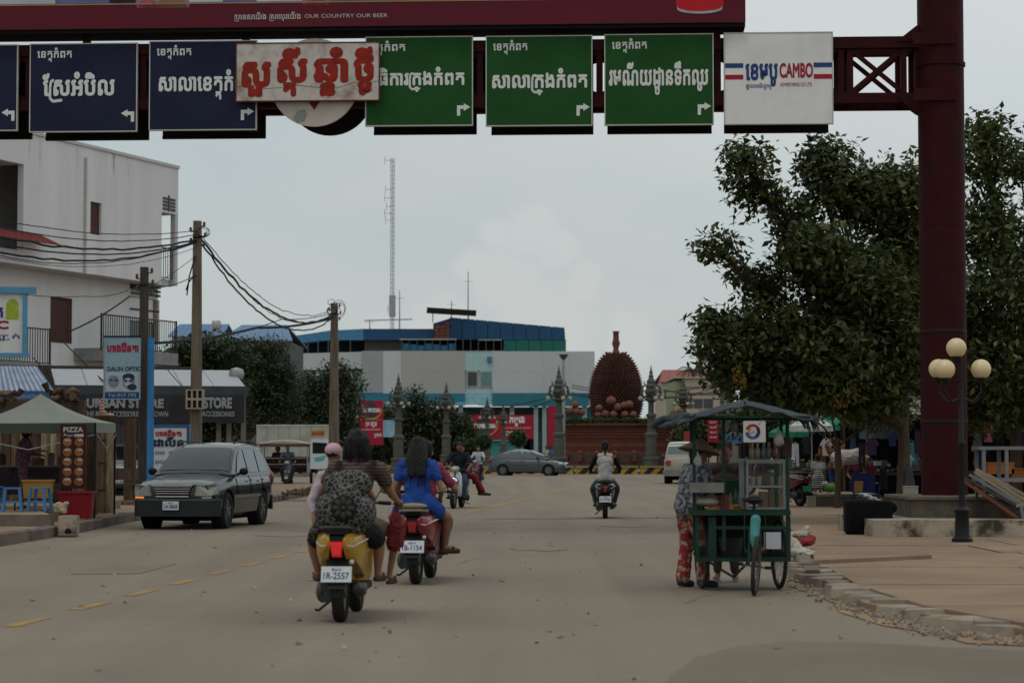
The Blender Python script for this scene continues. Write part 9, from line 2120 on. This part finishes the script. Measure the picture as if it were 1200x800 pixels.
# steel rack and stack of frames at the right edge
rk = thing('steel_rack','grey steel shelf rack at the right picture edge behind the stacked frames','rack',(gx(1180,39),39,.118)); s_ = 39 / FPX; rmt = M('rack_grey',(.17,.17,.175),.5,.15,metal=.2)
for x in (-.42,-.02,.9):
 for y in (0,.6): MB().box(x - .03,x + .03,y - .03,y + .03,0,gz(526,39) - .118).build('upright',rmt,rk)
for z in (gz(524,39) - .12,gz(561,39) - .12): MB().box(-.5,.95,-.04,.64,z - .04,z + .02).build('shelf',rmt,rk)
fr_ = thing('frame_stack','leaning stack of long pale metal and wood frames at the right edge','stacked frames',(gx(1165,35.2),35.2,.118)); s_ = 35.2 / FPX
zz2 = lambda py,d=35.2: gz(py,d) - .118
cols_ = [M('frame_tan',(.25,.20,.14),.7,.2),M('frame_grey',(.16,.16,.16),.6,.2),M('frame_rust',(.14,.05,.03),.8,.3),M('frame_dark',(.05,.045,.04),.7)]
for k,(xa,ya,xb,yb,ci,off) in enumerate(((1128,563,1200,613,2,0),(1131,560,1205,600,3,.1),(1138,556,1205,596,1,.2),(1146,553,1205,592,0,.3),(1150,550,1212,590,0,.42),(1160,560,1212,594,1,.5),(1141,570,1200,618,2,.05),(1135,566,1200,608,3,.15),(1165,556,1214,583,0,.6))):
 a,b = V3(((xa - 1165) * s_,off,zz2(ya))),V3(((xb - 1165) * s_,off,zz2(yb))); b.z = max(b.z,.03); MB().bar(a,b,.055 if ci != 3 else .12,.05).build('frame_bar',cols_[ci],fr_)
MB().bar(((1194 - 1165) * s_,-.05,zz2(592)),((1200 - 1165) * s_,-.05,.0),.05).build('leg',cols_[1],fr_); MB().bar(((1150 - 1165) * s_,.3,zz2(560)),((1146 - 1165) * s_,.4,0),.04).build('leg',cols_[3],fr_); MB().bar(((1190 - 1165) * s_,-.06,zz2(592)),((1215 - 1165) * s_,.5,zz2(592)),.05).build('cross_bar',cols_[0],fr_)
# far parked scooters and bystanders near the roundabout
src = [o for o in bpy.data.objects if o.name.startswith('scooter') and o.parent is None and 'maroon' in o.get('label','')][0]
for (px,d,z,rz,lb) in ((1098 - 176,66,.12,60,'second parked scooter behind the maroon one, under the green umbrella'),(944,62,.12,35,'third parked scooter half hidden behind the maroon one'),(830,112,0,20,'far parked scooter right of the champagne estate car'),(655 - 24,150,.16,80,'scooter parked on the roundabout edge above the slate hatchback')):
 dup(src,(gx(px,d),d,z),R(rz),lb)
for (px,d,rz,lb,m) in ((648,152,150,'bystander in a blue shirt at the roundabout edge left of the durian',F('blue_shirt',(.06,.10,.22))),(640,154,200,'bystander in a pale shirt at the roundabout edge left of the durian',F('pale_shirt',(.3,.3,.3))),(797,112,10,'bystander in a red shirt left of the champagne estate car',F('red_shirt',(.25,.03,.03)))):
 J = stand(1.6); person(lb,(gx(px,d),d,.16 if d > 140 else 0),R(rz),J,[('shirt','top',m,dict(sleeve=.6)),('trousers','legs',F('black',(.012,.012,.014)),dict(to=1.85))],hair='short',voxel=.03,sk=skin_d)
# low buildings far away that close the horizon
for (px0,px1,d,h,c,lb) in ((690,800,330,3.5,(.20,.17,.14),'far low wall of houses behind the durian base'),(850,1010,210,5,(.16,.14,.11),'far low buildings behind the market, right of the cream building'),(60,340,200,5.5,(.16,.15,.13),'far dim buildings behind the left trees'),(1010,1400,190,6,(.12,.10,.08),'far dim buildings behind the market hall at the right')):
 t = thing('far_house',lb,'building',(gx(px0,d),d,0)); W = gx(px1,d) - gx(px0,d); n = max(3,int(W / 5)); rh = random.Random(px0)
 for k in range(n):
  hh = h * rh.uniform(.75,1.15); MB().box(W * k / n,W * (k + 1) / n - .05,rh.uniform(0,1.5),8,0,hh).build('wall',M('far_%d_%d' % (px0,k % 3),tuple(v * rh.uniform(.7,1.2) for v in c),.9,.15,.5),t)
  for j in (.25,.65): MB().box(W * (k + j) / n,W * (k + j + .14) / n,-.06,-.001,hh - 2,hh - 1).build('window',dglass,t)
